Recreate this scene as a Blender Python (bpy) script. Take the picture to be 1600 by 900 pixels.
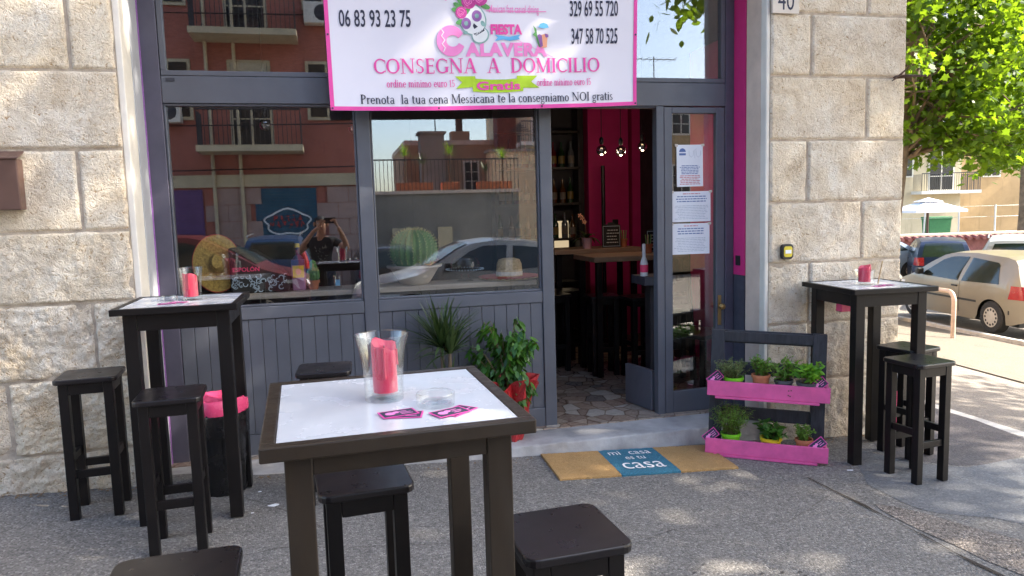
import bpy, bmesh, math, random
import numpy as np
from mathutils import Vector, Matrix, noise as mnoise

S = bpy.context.scene
for o in list(bpy.data.objects): bpy.data.objects.remove(o)
COL = S.collection
R = math.radians
rng = np.random.default_rng(7)
random.seed(7)

# ------------------------------------------------------------------ camera
def _n(v):
    v = np.array(v, float); return v / np.linalg.norm(v)
FPX = 1150.0
_d = _n([307, 10750, FPX])                       # straight down, in camera axes (right, down, forward)
_y = np.array([-285, -112, FPX], float); _y -= _d * (_y @ _d); _y = _n(_y)
_x = np.cross(_d, _y); _x = _x if _x[0] > 0 else -_x
ROT = np.stack([_x, _y, -_d])
cam_d = bpy.data.cameras.new('camera'); cam = bpy.data.objects.new('camera', cam_d); COL.objects.link(cam)
m = Matrix.Identity(4)
for i in range(3):
    m[i][0] = ROT[i][0]; m[i][1] = -ROT[i][1]; m[i][2] = -ROT[i][2]
m[2][3] = 1.55
cam.matrix_world = m
cam_d.sensor_width = 36; cam_d.lens = FPX / 1600 * 36
cam_d.clip_start = 0.012; cam_d.clip_end = 600
S.camera = cam

# ------------------------------------------------------------------ sky and sun
SUN = Vector((1.0, -0.32, 0.84)).normalized()    # towards the sun
EL = math.asin(SUN.z); AZ = math.atan2(SUN.x, SUN.y)
w = bpy.data.worlds.new('World'); S.world = w; w.use_nodes = True
nt = w.node_tree; bg = nt.nodes['Background']
sky = nt.nodes.new('ShaderNodeTexSky'); sky.sky_type = 'NISHITA'; sky.sun_disc = False
sky.sun_elevation = EL; sky.sun_rotation = AZ; sky.air_density = 1.0; sky.dust_density = 2.2; sky.ozone_density = 1.0
nt.links.new(sky.outputs[0], bg.inputs[0]); bg.inputs[1].default_value = 0.15
sd = bpy.data.lights.new('sun', 'SUN'); sd.energy = 4.4; sd.angle = R(0.55); sd.color = (1.0, 0.91, 0.78)
so = bpy.data.objects.new('sun', sd); COL.objects.link(so)
so.rotation_euler = (-SUN).to_track_quat('-Z', 'Y').to_euler(); so.location = (20, -6, 18)
S.view_settings.view_transform = 'Standard'; S.view_settings.look = 'None'
S.view_settings.exposure = 2.2; S.view_settings.gamma = 1.0; S.view_settings.use_curve_mapping = False
S.render.engine = 'CYCLES'
cy = S.cycles
cy.max_bounces = 8; cy.diffuse_bounces = 4; cy.glossy_bounces = 4; cy.transmission_bounces = 8; cy.transparent_max_bounces = 16
cy.sample_clamp_indirect = 6.0; cy.use_denoising = True; cy.caustics_reflective = False; cy.caustics_refractive = False
cy.use_adaptive_sampling = True; cy.adaptive_threshold = 0.015

# ------------------------------------------------------------------ materials
def _nodes(name):
    mt = bpy.data.materials.new(name); mt.use_nodes = True
    t = mt.node_tree; return mt, t, t.nodes, t.links, t.nodes['Principled BSDF']
def coord(t, kind='Object', scale=(1, 1, 1)):
    tc = t.nodes.new('ShaderNodeTexCoord'); mp = t.nodes.new('ShaderNodeMapping')
    mp.inputs['Scale'].default_value = scale
    t.links.new(tc.outputs[kind], mp.inputs[0]); return mp.outputs[0]
def noise(t, vec, scale, detail=4, rough=.55, dist=0):
    n = t.nodes.new('ShaderNodeTexNoise'); n.inputs['Scale'].default_value = scale; n.inputs['Detail'].default_value = detail
    n.inputs['Roughness'].default_value = rough; n.inputs['Distortion'].default_value = dist
    t.links.new(vec, n.inputs['Vector']); return n.outputs['Fac']
def ramp(t, fac, stops, interp='LINEAR'):
    r = t.nodes.new('ShaderNodeValToRGB'); cr = r.color_ramp; cr.interpolation = interp
    while len(cr.elements) > 1: cr.elements.remove(cr.elements[-1])
    cr.elements[0].position = stops[0][0]; cr.elements[0].color = tuple(stops[0][1]) + (1,)
    for p, c in stops[1:]:
        e = cr.elements.new(p); e.color = tuple(c) + (1,)
    t.links.new(fac, r.inputs[0]); return r.outputs[0]
def mixc(t, fac, a, b, mode='MIX'):
    mx = t.nodes.new('ShaderNodeMix'); mx.data_type = 'RGBA'; mx.blend_type = mode
    for v, s in ((fac, 0), (a, 6), (b, 7)):
        if hasattr(v, 'links') or isinstance(v, bpy.types.NodeSocket): t.links.new(v, mx.inputs[s])
        elif s == 0: mx.inputs[0].default_value = v
        else: mx.inputs[s].default_value = tuple(v) + (1,)
    return mx.outputs[2]
def bump(t, height, strength, dist, p):
    b = t.nodes.new('ShaderNodeBump'); b.inputs['Strength'].default_value = strength; b.inputs['Distance'].default_value = dist
    t.links.new(height, b.inputs['Height']); t.links.new(b.outputs[0], p.inputs['Normal'])
_cache = {}
def mat(name, col, rough=.55, var=.18, scale=9, bmp=0.0, bscale=60, metal=0.0, spec=.5, coat=0.0, stretch=(1, 1, 1), rvar=.12):
    if name in _cache: return _cache[name]
    mt, t, N, L, p = _nodes(name)
    v = coord(t, 'Object', stretch)
    f = noise(t, v, scale, 5, .6)
    lo = [max(0, c * (1 - var)) for c in col]; hi = [min(1, c * (1 + var)) for c in col]
    L.new(ramp(t, f, [(.3, lo), (.7, hi)]), p.inputs['Base Color'])
    rr = ramp(t, noise(t, v, scale * 2.3, 4), [(.3, [max(.02, rough - rvar)] * 3), (.7, [min(1, rough + rvar)] * 3)])
    L.new(rr, p.inputs['Roughness'])
    p.inputs['Metallic'].default_value = metal; p.inputs['Specular IOR Level'].default_value = spec
    p.inputs['Coat Weight'].default_value = coat
    if bmp: bump(t, noise(t, v, bscale, 5, .6), bmp, .01, p)
    _cache[name] = mt; return mt
def emit(name, col, strength):
    mt, t, N, L, p = _nodes(name)
    p.inputs['Emission Color'].default_value = tuple(col) + (1,); p.inputs['Emission Strength'].default_value = strength
    p.inputs['Base Color'].default_value = (.1, .1, .1, 1); return mt
def pane_mat(name, tint=(.86, .88, .87), boost=.10, rough=0.0, slope=1.0):
    """window glass seen as a thin sheet: clear body, mirror-like skin with Fresnel falloff"""
    mt, t, N, L, p = _nodes(name); N.remove(p)
    out = [n for n in N if n.type == 'OUTPUT_MATERIAL'][0]
    tr = N.new('ShaderNodeBsdfTransparent'); tr.inputs[0].default_value = tuple(tint) + (1,)
    gl = N.new('ShaderNodeBsdfGlossy'); gl.inputs['Roughness'].default_value = rough; gl.inputs[0].default_value = (.95, .97, 1, 1)
    lw = N.new('ShaderNodeLayerWeight'); lw.inputs[0].default_value = .5
    fr = N.new('ShaderNodeMath'); fr.operation = 'POWER'; L.new(lw.outputs['Facing'], fr.inputs[0]); fr.inputs[1].default_value = 4.5
    ma = N.new('ShaderNodeMath'); ma.operation = 'MULTIPLY_ADD'; ma.use_clamp = True
    ma.inputs[1].default_value = slope; ma.inputs[2].default_value = boost; L.new(fr.outputs[0], ma.inputs[0])
    mx = N.new('ShaderNodeMixShader'); L.new(ma.outputs[0], mx.inputs[0]); L.new(tr.outputs[0], mx.inputs[1]); L.new(gl.outputs[0], mx.inputs[2])
    L.new(mx.outputs[0], out.inputs[0]); return mt
def glassware():
    mt, t, N, L, p = _nodes('clear_glassware'); N.remove(p)
    out = [n for n in N if n.type == 'OUTPUT_MATERIAL'][0]
    tr = N.new('ShaderNodeBsdfTransparent'); tr.inputs[0].default_value = (.965, .972, .970, 1)
    gl = N.new('ShaderNodeBsdfGlossy'); gl.inputs['Roughness'].default_value = .02
    lw = N.new('ShaderNodeLayerWeight'); lw.inputs[0].default_value = .45
    ma = N.new('ShaderNodeMath'); ma.operation = 'MULTIPLY_ADD'; ma.inputs[1].default_value = .36; ma.inputs[2].default_value = .015; ma.use_clamp = True
    L.new(lw.outputs['Facing'], ma.inputs[0])
    mx = N.new('ShaderNodeMixShader'); L.new(ma.outputs[0], mx.inputs[0]); L.new(tr.outputs[0], mx.inputs[1]); L.new(gl.outputs[0], mx.inputs[2])
    L.new(mx.outputs[0], out.inputs[0]); return mt
def leaf_mat(name, dark, light, trans=.45, rough=.45):
    mt, t, N, L, p = _nodes(name)
    out = [n for n in N if n.type == 'OUTPUT_MATERIAL'][0]
    ge = N.new('ShaderNodeNewGeometry')
    c = ramp(t, ge.outputs['Random Per Island'], [(0, dark), (.6, [(a + b) / 2 for a, b in zip(dark, light)]), (1, light)])
    L.new(c, p.inputs['Base Color']); p.inputs['Roughness'].default_value = rough; p.inputs['Specular IOR Level'].default_value = .35
    tl = N.new('ShaderNodeBsdfTranslucent')
    c2 = mixc(t, .65, c, (light[0] * 2.3, light[1] * 2.1, light[2] * .7)); L.new(c2, tl.inputs[0])
    mx = N.new('ShaderNodeMixShader'); mx.inputs[0].default_value = trans
    L.new(p.outputs[0], mx.inputs[1]); L.new(tl.outputs[0], mx.inputs[2]); L.new(mx.outputs[0], out.inputs[0]); return mt
def stone_mat():
    mt, t, N, L, p = _nodes('travertine_blocks')
    v = coord(t, 'Object'); ge = N.new('ShaderNodeNewGeometry')
    base = ramp(t, noise(t, v, 5, 6, .62, .6), [(.22, (.57, .455, .325)), (.36, (.73, .64, .51)), (.52, (.825, .75, .63)), (.70, (.91, .87, .78))])
    grey = ramp(t, noise(t, v, 2.1, 4, .6, .3), [(.50, (1, 1, 1)), (.66, (.90, .90, .91))])
    base = mixc(t, 1, base, grey, 'MULTIPLY')
    tone = ramp(t, ge.outputs['Random Per Island'], [(0, (.92, .90, .88)), (1, (1.0, .99, .96))]); base = mixc(t, 1, base, tone, 'MULTIPLY')
    squig = noise(t, v, 30, 4, .6, 2.6)
    pits = ramp(t, squig, [(.30, (.50, .38, .26)), (.37, (.84, .77, .68)), (.42, (1, 1, 1)), (.62, (1, 1, 1)), (.72, (1.12, 1.11, 1.10))]); base = mixc(t, 1, base, pits, 'MULTIPLY')
    fine = ramp(t, noise(t, v, 120, 3, .6, .6), [(.33, (.62, .54, .45)), (.45, (1, 1, 1))]); base = mixc(t, .45, base, fine, 'MULTIPLY')
    warm = ramp(t, noise(t, v, 1.6, 3, .5), [(.42, (1, 1, 1)), (.66, (1.0, .955, .88))]); base = mixc(t, 1, base, warm, 'MULTIPLY')
    blot = ramp(t, noise(t, v, 3.6, 5, .7, .9), [(.50, (0, 0, 0)), (.66, (1, 1, 1))]); cl = ramp(t, noise(t, v, 70, 5, .75, 1.5), [(.42, (.36, .27, .19)), (.55, (1, 1, 1))]); base = mixc(t, blot, base, mixc(t, .6, base, cl, 'MULTIPLY'))
    rust = ramp(t, noise(t, v, 6.5, 5, .7, 1.2), [(.60, (0, 0, 0)), (.74, (1, 1, 1))])
    base = mixc(t, rust, base, mixc(t, .55, base, (.36, .22, .10)))
    bl = ramp(t, noise(t, v, 3.3, 7, .75, .8), [(.63, (0, 0, 0)), (.72, (.75, .75, .75))])
    base = mixc(t, bl, base, mixc(t, .6, base, (.16, .15, .14)))
    L.new(base, p.inputs['Base Color']); p.inputs['Roughness'].default_value = .9; p.inputs['Specular IOR Level'].default_value = .2
    h = N.new('ShaderNodeMath'); h.operation = 'ADD'; L.new(noise(t, v, 16, 6, .7, 1.0), h.inputs[0]); L.new(squig, h.inputs[1])
    bump(t, h.outputs[0], 1.0, .014, p); return mt
def asphalt_mat(name, base, fleck=1.0, stains=True, bmp=.7):
    mt, t, N, L, p = _nodes(name); v = coord(t, 'Object')
    big = noise(t, v, .9, 6, .65, .4); med = noise(t, v, 5, 5, .6)
    c = ramp(t, big, [(.3, [b * .78 for b in base]), (.5, base), (.7, [b * 1.25 for b in base])])
    c = mixc(t, .5, c, ramp(t, med, [(.3, [b * .75 for b in base]), (.7, [b * 1.28 for b in base])]))
    vo = N.new('ShaderNodeTexVoronoi'); vo.inputs['Scale'].default_value = 112; L.new(v, vo.inputs['Vector'])
    sep = N.new('ShaderNodeSeparateColor'); L.new(vo.outputs['Color'], sep.inputs[0])
    fl = ramp(t, sep.outputs[0], [(.0, [b * .45 for b in base]), (.25, base), (.72, base), (.86, [min(.6, b * 1.9) for b in base]), (1, [min(.7, b * 3.0 * f) for b, f in zip(base, (1.08, 1.0, .88))])], 'CONSTANT')
    c = mixc(t, min(1, .62 * fleck), c, fl)
    if stains:
        st = ramp(t, noise(t, v, 2.4, 7, .7, .5), [(.60, (1, 1, 1)), (.70, (.72, .72, .73))]); c = mixc(t, .8, c, st, 'MULTIPLY')
    L.new(c, p.inputs['Base Color']); p.inputs['Roughness'].default_value = .85; p.inputs['Specular IOR Level'].default_value = .3
    h = N.new('ShaderNodeMath'); h.operation = 'SUBTRACT'; L.new(noise(t, v, 60, 4, .6), h.inputs[0]); L.new(vo.outputs['Distance'], h.inputs[1])
    bump(t, h.outputs[0], bmp, .006, p); return mt
def terrazzo_mat():
    mt, t, N, L, p = _nodes('broken_marble_floor'); v = coord(t, 'Object', (1, 1, 1))
    vo = N.new('ShaderNodeTexVoronoi'); vo.inputs['Scale'].default_value = 7.5; L.new(v, vo.inputs['Vector'])
    sep = N.new('ShaderNodeSeparateColor'); L.new(vo.outputs['Color'], sep.inputs[0])
    c = ramp(t, sep.outputs[0], [(0, (.26, .17, .13)), (.2, (.38, .30, .23)), (.45, (.45, .34, .26)), (.62, (.33, .22, .155)), (.78, (.58, .54, .47)), (.93, (.08, .08, .09))], 'CONSTANT')
    c = mixc(t, .45, c, ramp(t, noise(t, v, 26, 5, .7, 1), [(.3, (.14, .10, .08)), (.7, (.5, .42, .34))]))
    ve = N.new('ShaderNodeTexVoronoi'); ve.feature = 'DISTANCE_TO_EDGE'; ve.inputs['Scale'].default_value = 7.5; L.new(v, ve.inputs['Vector'])
    ed = ramp(t, ve.outputs['Distance'], [(.02, (.55, .5, .46)), (.05, (1, 1, 1))]); c = mixc(t, 1, c, ed, 'MULTIPLY')
    L.new(c, p.inputs['Base Color']); p.inputs['Roughness'].default_value = .2; return mt
def wood_mat(name, a, b, rough=.5, axis=(1, 14, 14), spec=.4):
    mt, t, N, L, p = _nodes(name); v = coord(t, 'Object', axis)
    L.new(ramp(t, noise(t, v, 3.2, 6, .65, .8), [(.32, a), (.68, b)]), p.inputs['Base Color'])
    L.new(ramp(t, noise(t, v, 6, 4), [(.3, [rough - .12] * 3), (.7, [rough + .12] * 3)]), p.inputs['Roughness'])
    p.inputs['Specular IOR Level'].default_value = spec
    bump(t, noise(t, v, 9, 5, .6), .05, .003, p); return mt
def plaster(name, col, stain=.25, scale=.7):
    mt, t, N, L, p = _nodes(name); v = coord(t, 'Object')
    c = ramp(t, noise(t, v, scale, 7, .7, .5), [(.3, [x * (1 - stain) for x in col]), (.65, col)])
    st = ramp(t, noise(t, coord(t, 'Object', (2.2, 2.2, .25)), 2, 6, .65), [(.55, (1, 1, 1)), (.75, (1 - stain,) * 3)]); c = mixc(t, 1, c, st, 'MULTIPLY')
    L.new(c, p.inputs['Base Color']); p.inputs['Roughness'].default_value = .9; p.inputs['Specular IOR Level'].default_value = .2
    bump(t, noise(t, v, 45, 4), .25, .006, p); return mt
def coir_mat():
    mt, t, N, L, p = _nodes('coir_fibre'); v = coord(t, 'Object')
    n = noise(t, v, 230, 3, .6); b2 = noise(t, v, 7, 5, .6)
    c = ramp(t, n, [(.3, (.22, .115, .035)), (.55, (.46, .27, .10)), (.75, (.60, .39, .17))])
    c = mixc(t, .35, c, ramp(t, b2, [(.3, (.30, .17, .06)), (.7, (.52, .33, .14))]))
    L.new(c, p.inputs['Base Color']); p.inputs['Roughness'].default_value = .95; bump(t, n, 1, .006, p); return mt

M = {}
M['black_wood'] = mat('black_stained_wood', (.0068, .0055, .0056), .42, .2, 6, spec=.3, rvar=.05)
M['black_top'] = mat('black_stained_seat', (.0105, .0088, .0102), .30, .15, 7, spec=.42, rvar=.05)
M['dark_wood'] = wood_mat('dark_brown_stained_wood', (.0235, .0172, .0118), (.032, .0235, .0160), .42, (6, 6, 1.0), .35)
M['laminate'] = mat('white_laminate', (.60, .62, .64), .24, .05, 5, rvar=.10)
M['grey_paint'] = mat('slate_grey_paint', (.096, .103, .125), .42, .08, 5, bmp=.05, bscale=120)
M['groove'] = mat('panel_groove_shadow_gap', (.035, .037, .05), .7)
M['grey_dark'] = mat('dark_slate_paint', (.060, .062, .085), .5, .1)
M['purple_grey'] = mat('violet_grey_paint', (.075, .071, .102), .5, .1)
M['pink_paint'] = mat('magenta_wall_paint', (.62, .032, .20), .55, .08, 3)
M['pink_board'] = mat('pink_painted_board', (.72, .11, .31), .5, .16, 9, bmp=.2)
M['pallet'] = wood_mat('grey_black_painted_pallet', (.020, .021, .026), (.045, .046, .055), .6, (12, 12, 1.5))
M['stone'] = stone_mat()
M['mortar'] = mat('stone_joint_mortar', (.44, .37, .29), .95, .3, 14, bmp=.6)
M['jamb_stone'] = mat('pale_dressed_stone', (.74, .70, .62), .8, .12, 4, bmp=.25, bscale=30)
M['jamb_warm'] = mat('warm_dressed_stone', (.66, .53, .44), .85, .14, 4, bmp=.25, bscale=30)
M['jamb_grey'] = mat('grey_dressed_stone', (.40, .41, .44), .85, .12, 4, bmp=.2, bscale=30)
M['sidewalk'] = asphalt_mat('worn_pavement_asphalt', (.182, .170, .155), 1.0)
M['road'] = asphalt_mat('road_asphalt', (.20, .18, .155), .7)
M['patch_dark'] = asphalt_mat('newer_dark_asphalt', (.105, .094, .092), .6, False)
M['patch_blue'] = asphalt_mat('smooth_blue_grey_patch', (.140, .142, .146), .6, True, .4)
M['gravel'] = asphalt_mat('exposed_coarse_aggregate', (.20, .17, .145), 1.5, False, 1.0)
M['bright_paving'] = asphalt_mat('pale_paving', (.165, .142, .112), .7)
M['kerb'] = mat('pale_kerb_stone', (.46, .44, .40), .85, .22, 6, bmp=.5)
M['threshold'] = mat('worn_marble_step', (.36, .345, .335), .75, .3, 5, bmp=.5, bscale=22)
M['terrazzo'] = terrazzo_mat()
M['coir'] = coir_mat()
M['mat_blue'] = mat('teal_dyed_coir', (.035, .17, .255), .95, .35, 120, bmp=.9, bscale=230)
M['white_print'] = mat('white_print', (.78, .79, .80), .7, .06)
M['banner'] = mat('white_pvc_banner', (.73, .71, .79), .45, .02, 2)
M['pink_print'] = mat('pink_print', (.78, .10, .38), .5, .05)
M['light_pink_print'] = mat('light_pink_print', (.86, .27, .58), .5, .05)
M['dark_print'] = mat('charcoal_print', (.052, .055, .085), .5, .2, 3)
M['purple_print'] = mat('purple_print', (.30, .14, .38), .5, .2, 30)
M['rose_print'] = mat('rose_print', (.52, .07, .30), .5, .25, 30)
M['green_print'] = mat('green_print', (.13, .34, .12), .5, .2, 30)
M['lime_print'] = mat('lime_ribbon_print', (.42, .62, .05), .5, .1)
M['blue_print'] = mat('sky_blue_print', (.15, .45, .75), .5, .1)
M['orange_print'] = mat('orange_print', (.85, .40, .25), .5, .1)
M['teal_print'] = mat('grey_green_print', (.25, .42, .40), .5, .2, 30)
for k_ in list(M):
    if k_.endswith('_print'): M[k_].node_tree.nodes['Principled BSDF'].inputs['Specular IOR Level'].default_value = .05
M['paper'] = mat('white_paper', (.78, .80, .84), .7, .03)
M['text_blue'] = mat('blue_ink', (.10, .16, .36), .7, .1)
M['text_red'] = mat('red_ink', (.55, .16, .18), .7, .1)
M['text_grey'] = mat('grey_ink', (.42, .46, .52), .7, .1)
M['pane'] = pane_mat('window_pane', (.95, .955, .95), .135, .008)
M['door_pane'] = pane_mat('door_pane', (.95, .955, .94), .115)
M['glassware'] = glassware()
M['wax'] = mat('pink_candle_wax', (.70, .055, .115), .35, .08, 12)
M['wax'].node_tree.nodes['Principled BSDF'].inputs['Subsurface Weight'].default_value = .35
M['wax'].node_tree.nodes['Principled BSDF'].inputs['Subsurface Radius'].default_value = (.02, .008, .008)
M['terracotta'] = mat('terracotta', (.46, .16, .075), .8, .15, 14, bmp=.2)
M['lime_plastic'] = mat('lime_plastic_pot', (.19, .56, .02), .35, .05)
M['yellow_plastic'] = mat('yellow_plastic_pot', (.78, .56, .02), .35, .05)
M['grey_plastic'] = mat('dark_grey_plastic_pot', (.07, .075, .085), .45, .1)
M['soil'] = mat('potting_soil', (.035, .024, .016), .95, .4, 40, bmp=.8)
M['red_foil'] = mat('red_foil_wrap', (.36, .016, .02), .30, .2, 8, spec=.8)
M['bag_black'] = mat('black_bin_bag', (.008, .008, .009), .22, .3, 8, bmp=.35, bscale=14)
M['bag_pink'] = mat('pink_plastic_bag', (.80, .075, .20), .25, .08, 8, bmp=.3, bscale=14)
M['steel'] = mat('brushed_steel', (.55, .55, .56), .3, .1, 20, metal=1)
M['brass'] = mat('aged_brass', (.45, .30, .13), .35, .15, 12, metal=1)
M['rust'] = mat('rusty_iron', (.10, .055, .035), .8, .4, 25, bmp=.5)
M['brown_metal'] = mat('brown_enamel', (.105, .058, .045), .4, .1)
M['black_plastic'] = mat('black_plastic', (.015, .015, .017), .4, .1)
M['yellow_enamel'] = mat('yellow_enamel', (.62, .50, .03), .45, .1)
M['wire'] = mat('dark_cable', (.012, .012, .012), .6, .1)
M['bulb'] = pane_mat('smoked_mirror_bulb', (.55, .55, .55), .32, 0.02)
M['shelf_wood'] = wood_mat('pale_shelf_board', (.34, .29, .24), (.48, .43, .37), .5, (1.2, 12, 12))
M['bar_wood'] = wood_mat('light_oak_bar_top', (.26, .17, .11), (.38, .26, .175), .45, (1.2, 12, 12))
M['int_dark'] = mat('dark_interior_wall', (.030, .026, .030), .7, .2, 3)
M['int_pink'] = mat('deep_magenta_wall', (.70, .022, .20), .6, .1, 3)
M['int_ceiling'] = mat('dark_ceiling', (.03, .028, .03), .8)
M['cactus'] = mat('cactus_skin', (.10, .22, .05), .6, .3, 12)
M['spine'] = mat('cactus_spines', (.62, .55, .22), .6, .2, 30)
M['cream_ceramic'] = mat('cream_ceramic', (.58, .52, .45), .4, .08, 6)
M['pink_ceramic'] = mat('pink_ceramic', (.72, .42, .45), .4, .06)
M['straw'] = mat('woven_straw', (.44, .29, .07), .8, .35, 55, bmp=.8, bscale=90)
M['straw_pale'] = mat('pale_woven_straw', (.58, .42, .22), .8, .3, 60, bmp=.8, bscale=90)
M['red_trim'] = mat('red_braid', (.42, .05, .045), .7, .3, 60)
M['white_trim'] = mat('white_braid', (.66, .60, .5), .8, .2, 60)
M['board_black'] = mat('chalkboard_black', (.012, .012, .013), .7, .1)
M['chalk'] = mat('chalk_white', (.62, .62, .60), .9, .1)
M['print_pink_bright'] = mat('hot_pink_lettering', (.90, .06, .20), .5, .05)
M['navy_label'] = mat('navy_label', (.03, .05, .14), .35, .2)
M['yellow_label'] = mat('yellow_label', (.72, .52, .04), .4, .2)
M['violet_label'] = mat('violet_label', (.32, .16, .26), .4, .2)
M['skin'] = mat('skin', (.50, .27, .18), .5, .08, 10); M['hair'] = mat('dark_hair', (.014, .010, .008), .55, .3, 60)
M['shirt'] = mat('black_tee_shirt', (.020, .020, .023), .85, .3, 10); M['shirt_print'] = mat('pale_chest_print', (.26, .25, .24), .85, .3, 30)
M['denim'] = mat('dark_denim', (.03, .04, .07), .85, .25, 40); M['shoe'] = mat('dark_shoe', (.03, .03, .03), .6)
M['phone'] = mat('dark_phone', (.03, .018, .016), .25, .1)
M['car_glass'] = pane_mat('car_glass', (.40, .45, .42), .05)
M['tyre'] = mat('tyre_rubber', (.022, .021, .020), .8, .2, 20); M['rim'] = mat('silver_wheel_cover', (.46, .43, .38), .4, .1)
M['tail'] = mat('red_tail_lens', (.30, .012, .014), .2, .1, spec=.7); M['head'] = mat('clear_head_lens', (.6, .62, .64), .12, .05, spec=.8)
M['plate'] = mat('white_number_plate', (.70, .71, .70), .5, .04)
M['car_black'] = mat('black_car_trim', (.018, .018, .018), .5); M['seat_cloth'] = mat('car_seat_cloth', (.07, .065, .06), .9)
def paint(name, c, metal=.12): mm = mat(name, c, .32, .04, 3, metal=metal, coat=.35, rvar=.03); mm.node_tree.nodes['Principled BSDF'].inputs['Coat Roughness'].default_value = .12; return mm
M['bark'] = mat('plane_tree_bark', (.16, .115, .075), .9, .45, 5, bmp=.6, bscale=14)
M['twig'] = mat('green_brown_stem', (.17, .12, .055), .8, .3, 30)
M['plane_leaf'] = leaf_mat('plane_tree_leaf', (.028, .085, .008), (.13, .22, .018), .55)
M['ficus_leaf'] = leaf_mat('ficus_leaf', (.022, .085, .014), (.085, .21, .028), .25, .28)
M['drac_leaf'] = leaf_mat('dracaena_leaf', (.020, .048, .018), (.075, .12, .042), .18, .35)
M['herb_leaf'] = leaf_mat('herb_leaf', (.075, .17, .03), (.19, .34, .06), .35)
M['grey_herb_leaf'] = leaf_mat('grey_green_herb_leaf', (.08, .14, .05), (.20, .27, .11), .3)
M['basil_leaf'] = leaf_mat('basil_leaf', (.08, .24, .025), (.20, .42, .05), .35, .35)
M['ochre'] = plaster('ochre_plaster', (.48, .345, .19)); M['peach'] = plaster('peach_plaster', (.50, .33, .22)); M['salmon'] = plaster('salmon_plaster', (.46, .175, .135))
M['cream_pl'] = plaster('cream_plaster', (.62, .54, .38)); M['grey_pl'] = plaster('grey_plaster', (.30, .28, .25)); M['pale_ashlar'] = plaster('pink_grey_ashlar', (.47, .335, .30))
M['upper_wall'] = plaster('warm_upper_plaster', (.50, .36, .24))
M['shutter_blue'] = mat('blue_roller_shutter', (.02, .10, .17), .5, .15); M['shutter_purple'] = mat('purple_roller_shutter', (.13, .06, .20), .5, .15)
M['shutter_grey'] = mat('grey_roller_shutter', (.20, .20, .19), .5, .15); M['shutter_beige'] = mat('beige_roller_shutter', (.52, .46, .34), .5, .12)
M['white_pl'] = mat('white_painted_trim', (.68, .66, .60), .7, .1); M['rail'] = mat('dark_iron_railing', (.04, .04, .045), .6, .2)
M['brick_red'] = mat('red_painted_masonry', (.22, .085, .075), .85, .25, 9, bmp=.4); M['coping'] = mat('pale_coping', (.62, .52, .38), .85, .12)
M['green_box'] = mat('green_container', (.03, .17, .06), .5, .15); M['canvas'] = mat('white_canvas', (.70, .71, .74), .85, .04)
M['window_dark'] = mat('dark_window_glass', (.02, .022, .025), .12, .2)
M['tube_yellow'] = mat('yellow_painted_tube', (.62, .40, .02), .35, .12); M['tube_pink'] = mat('faded_tube_paint', (.48, .36, .28), .35, .2, 6)
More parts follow.
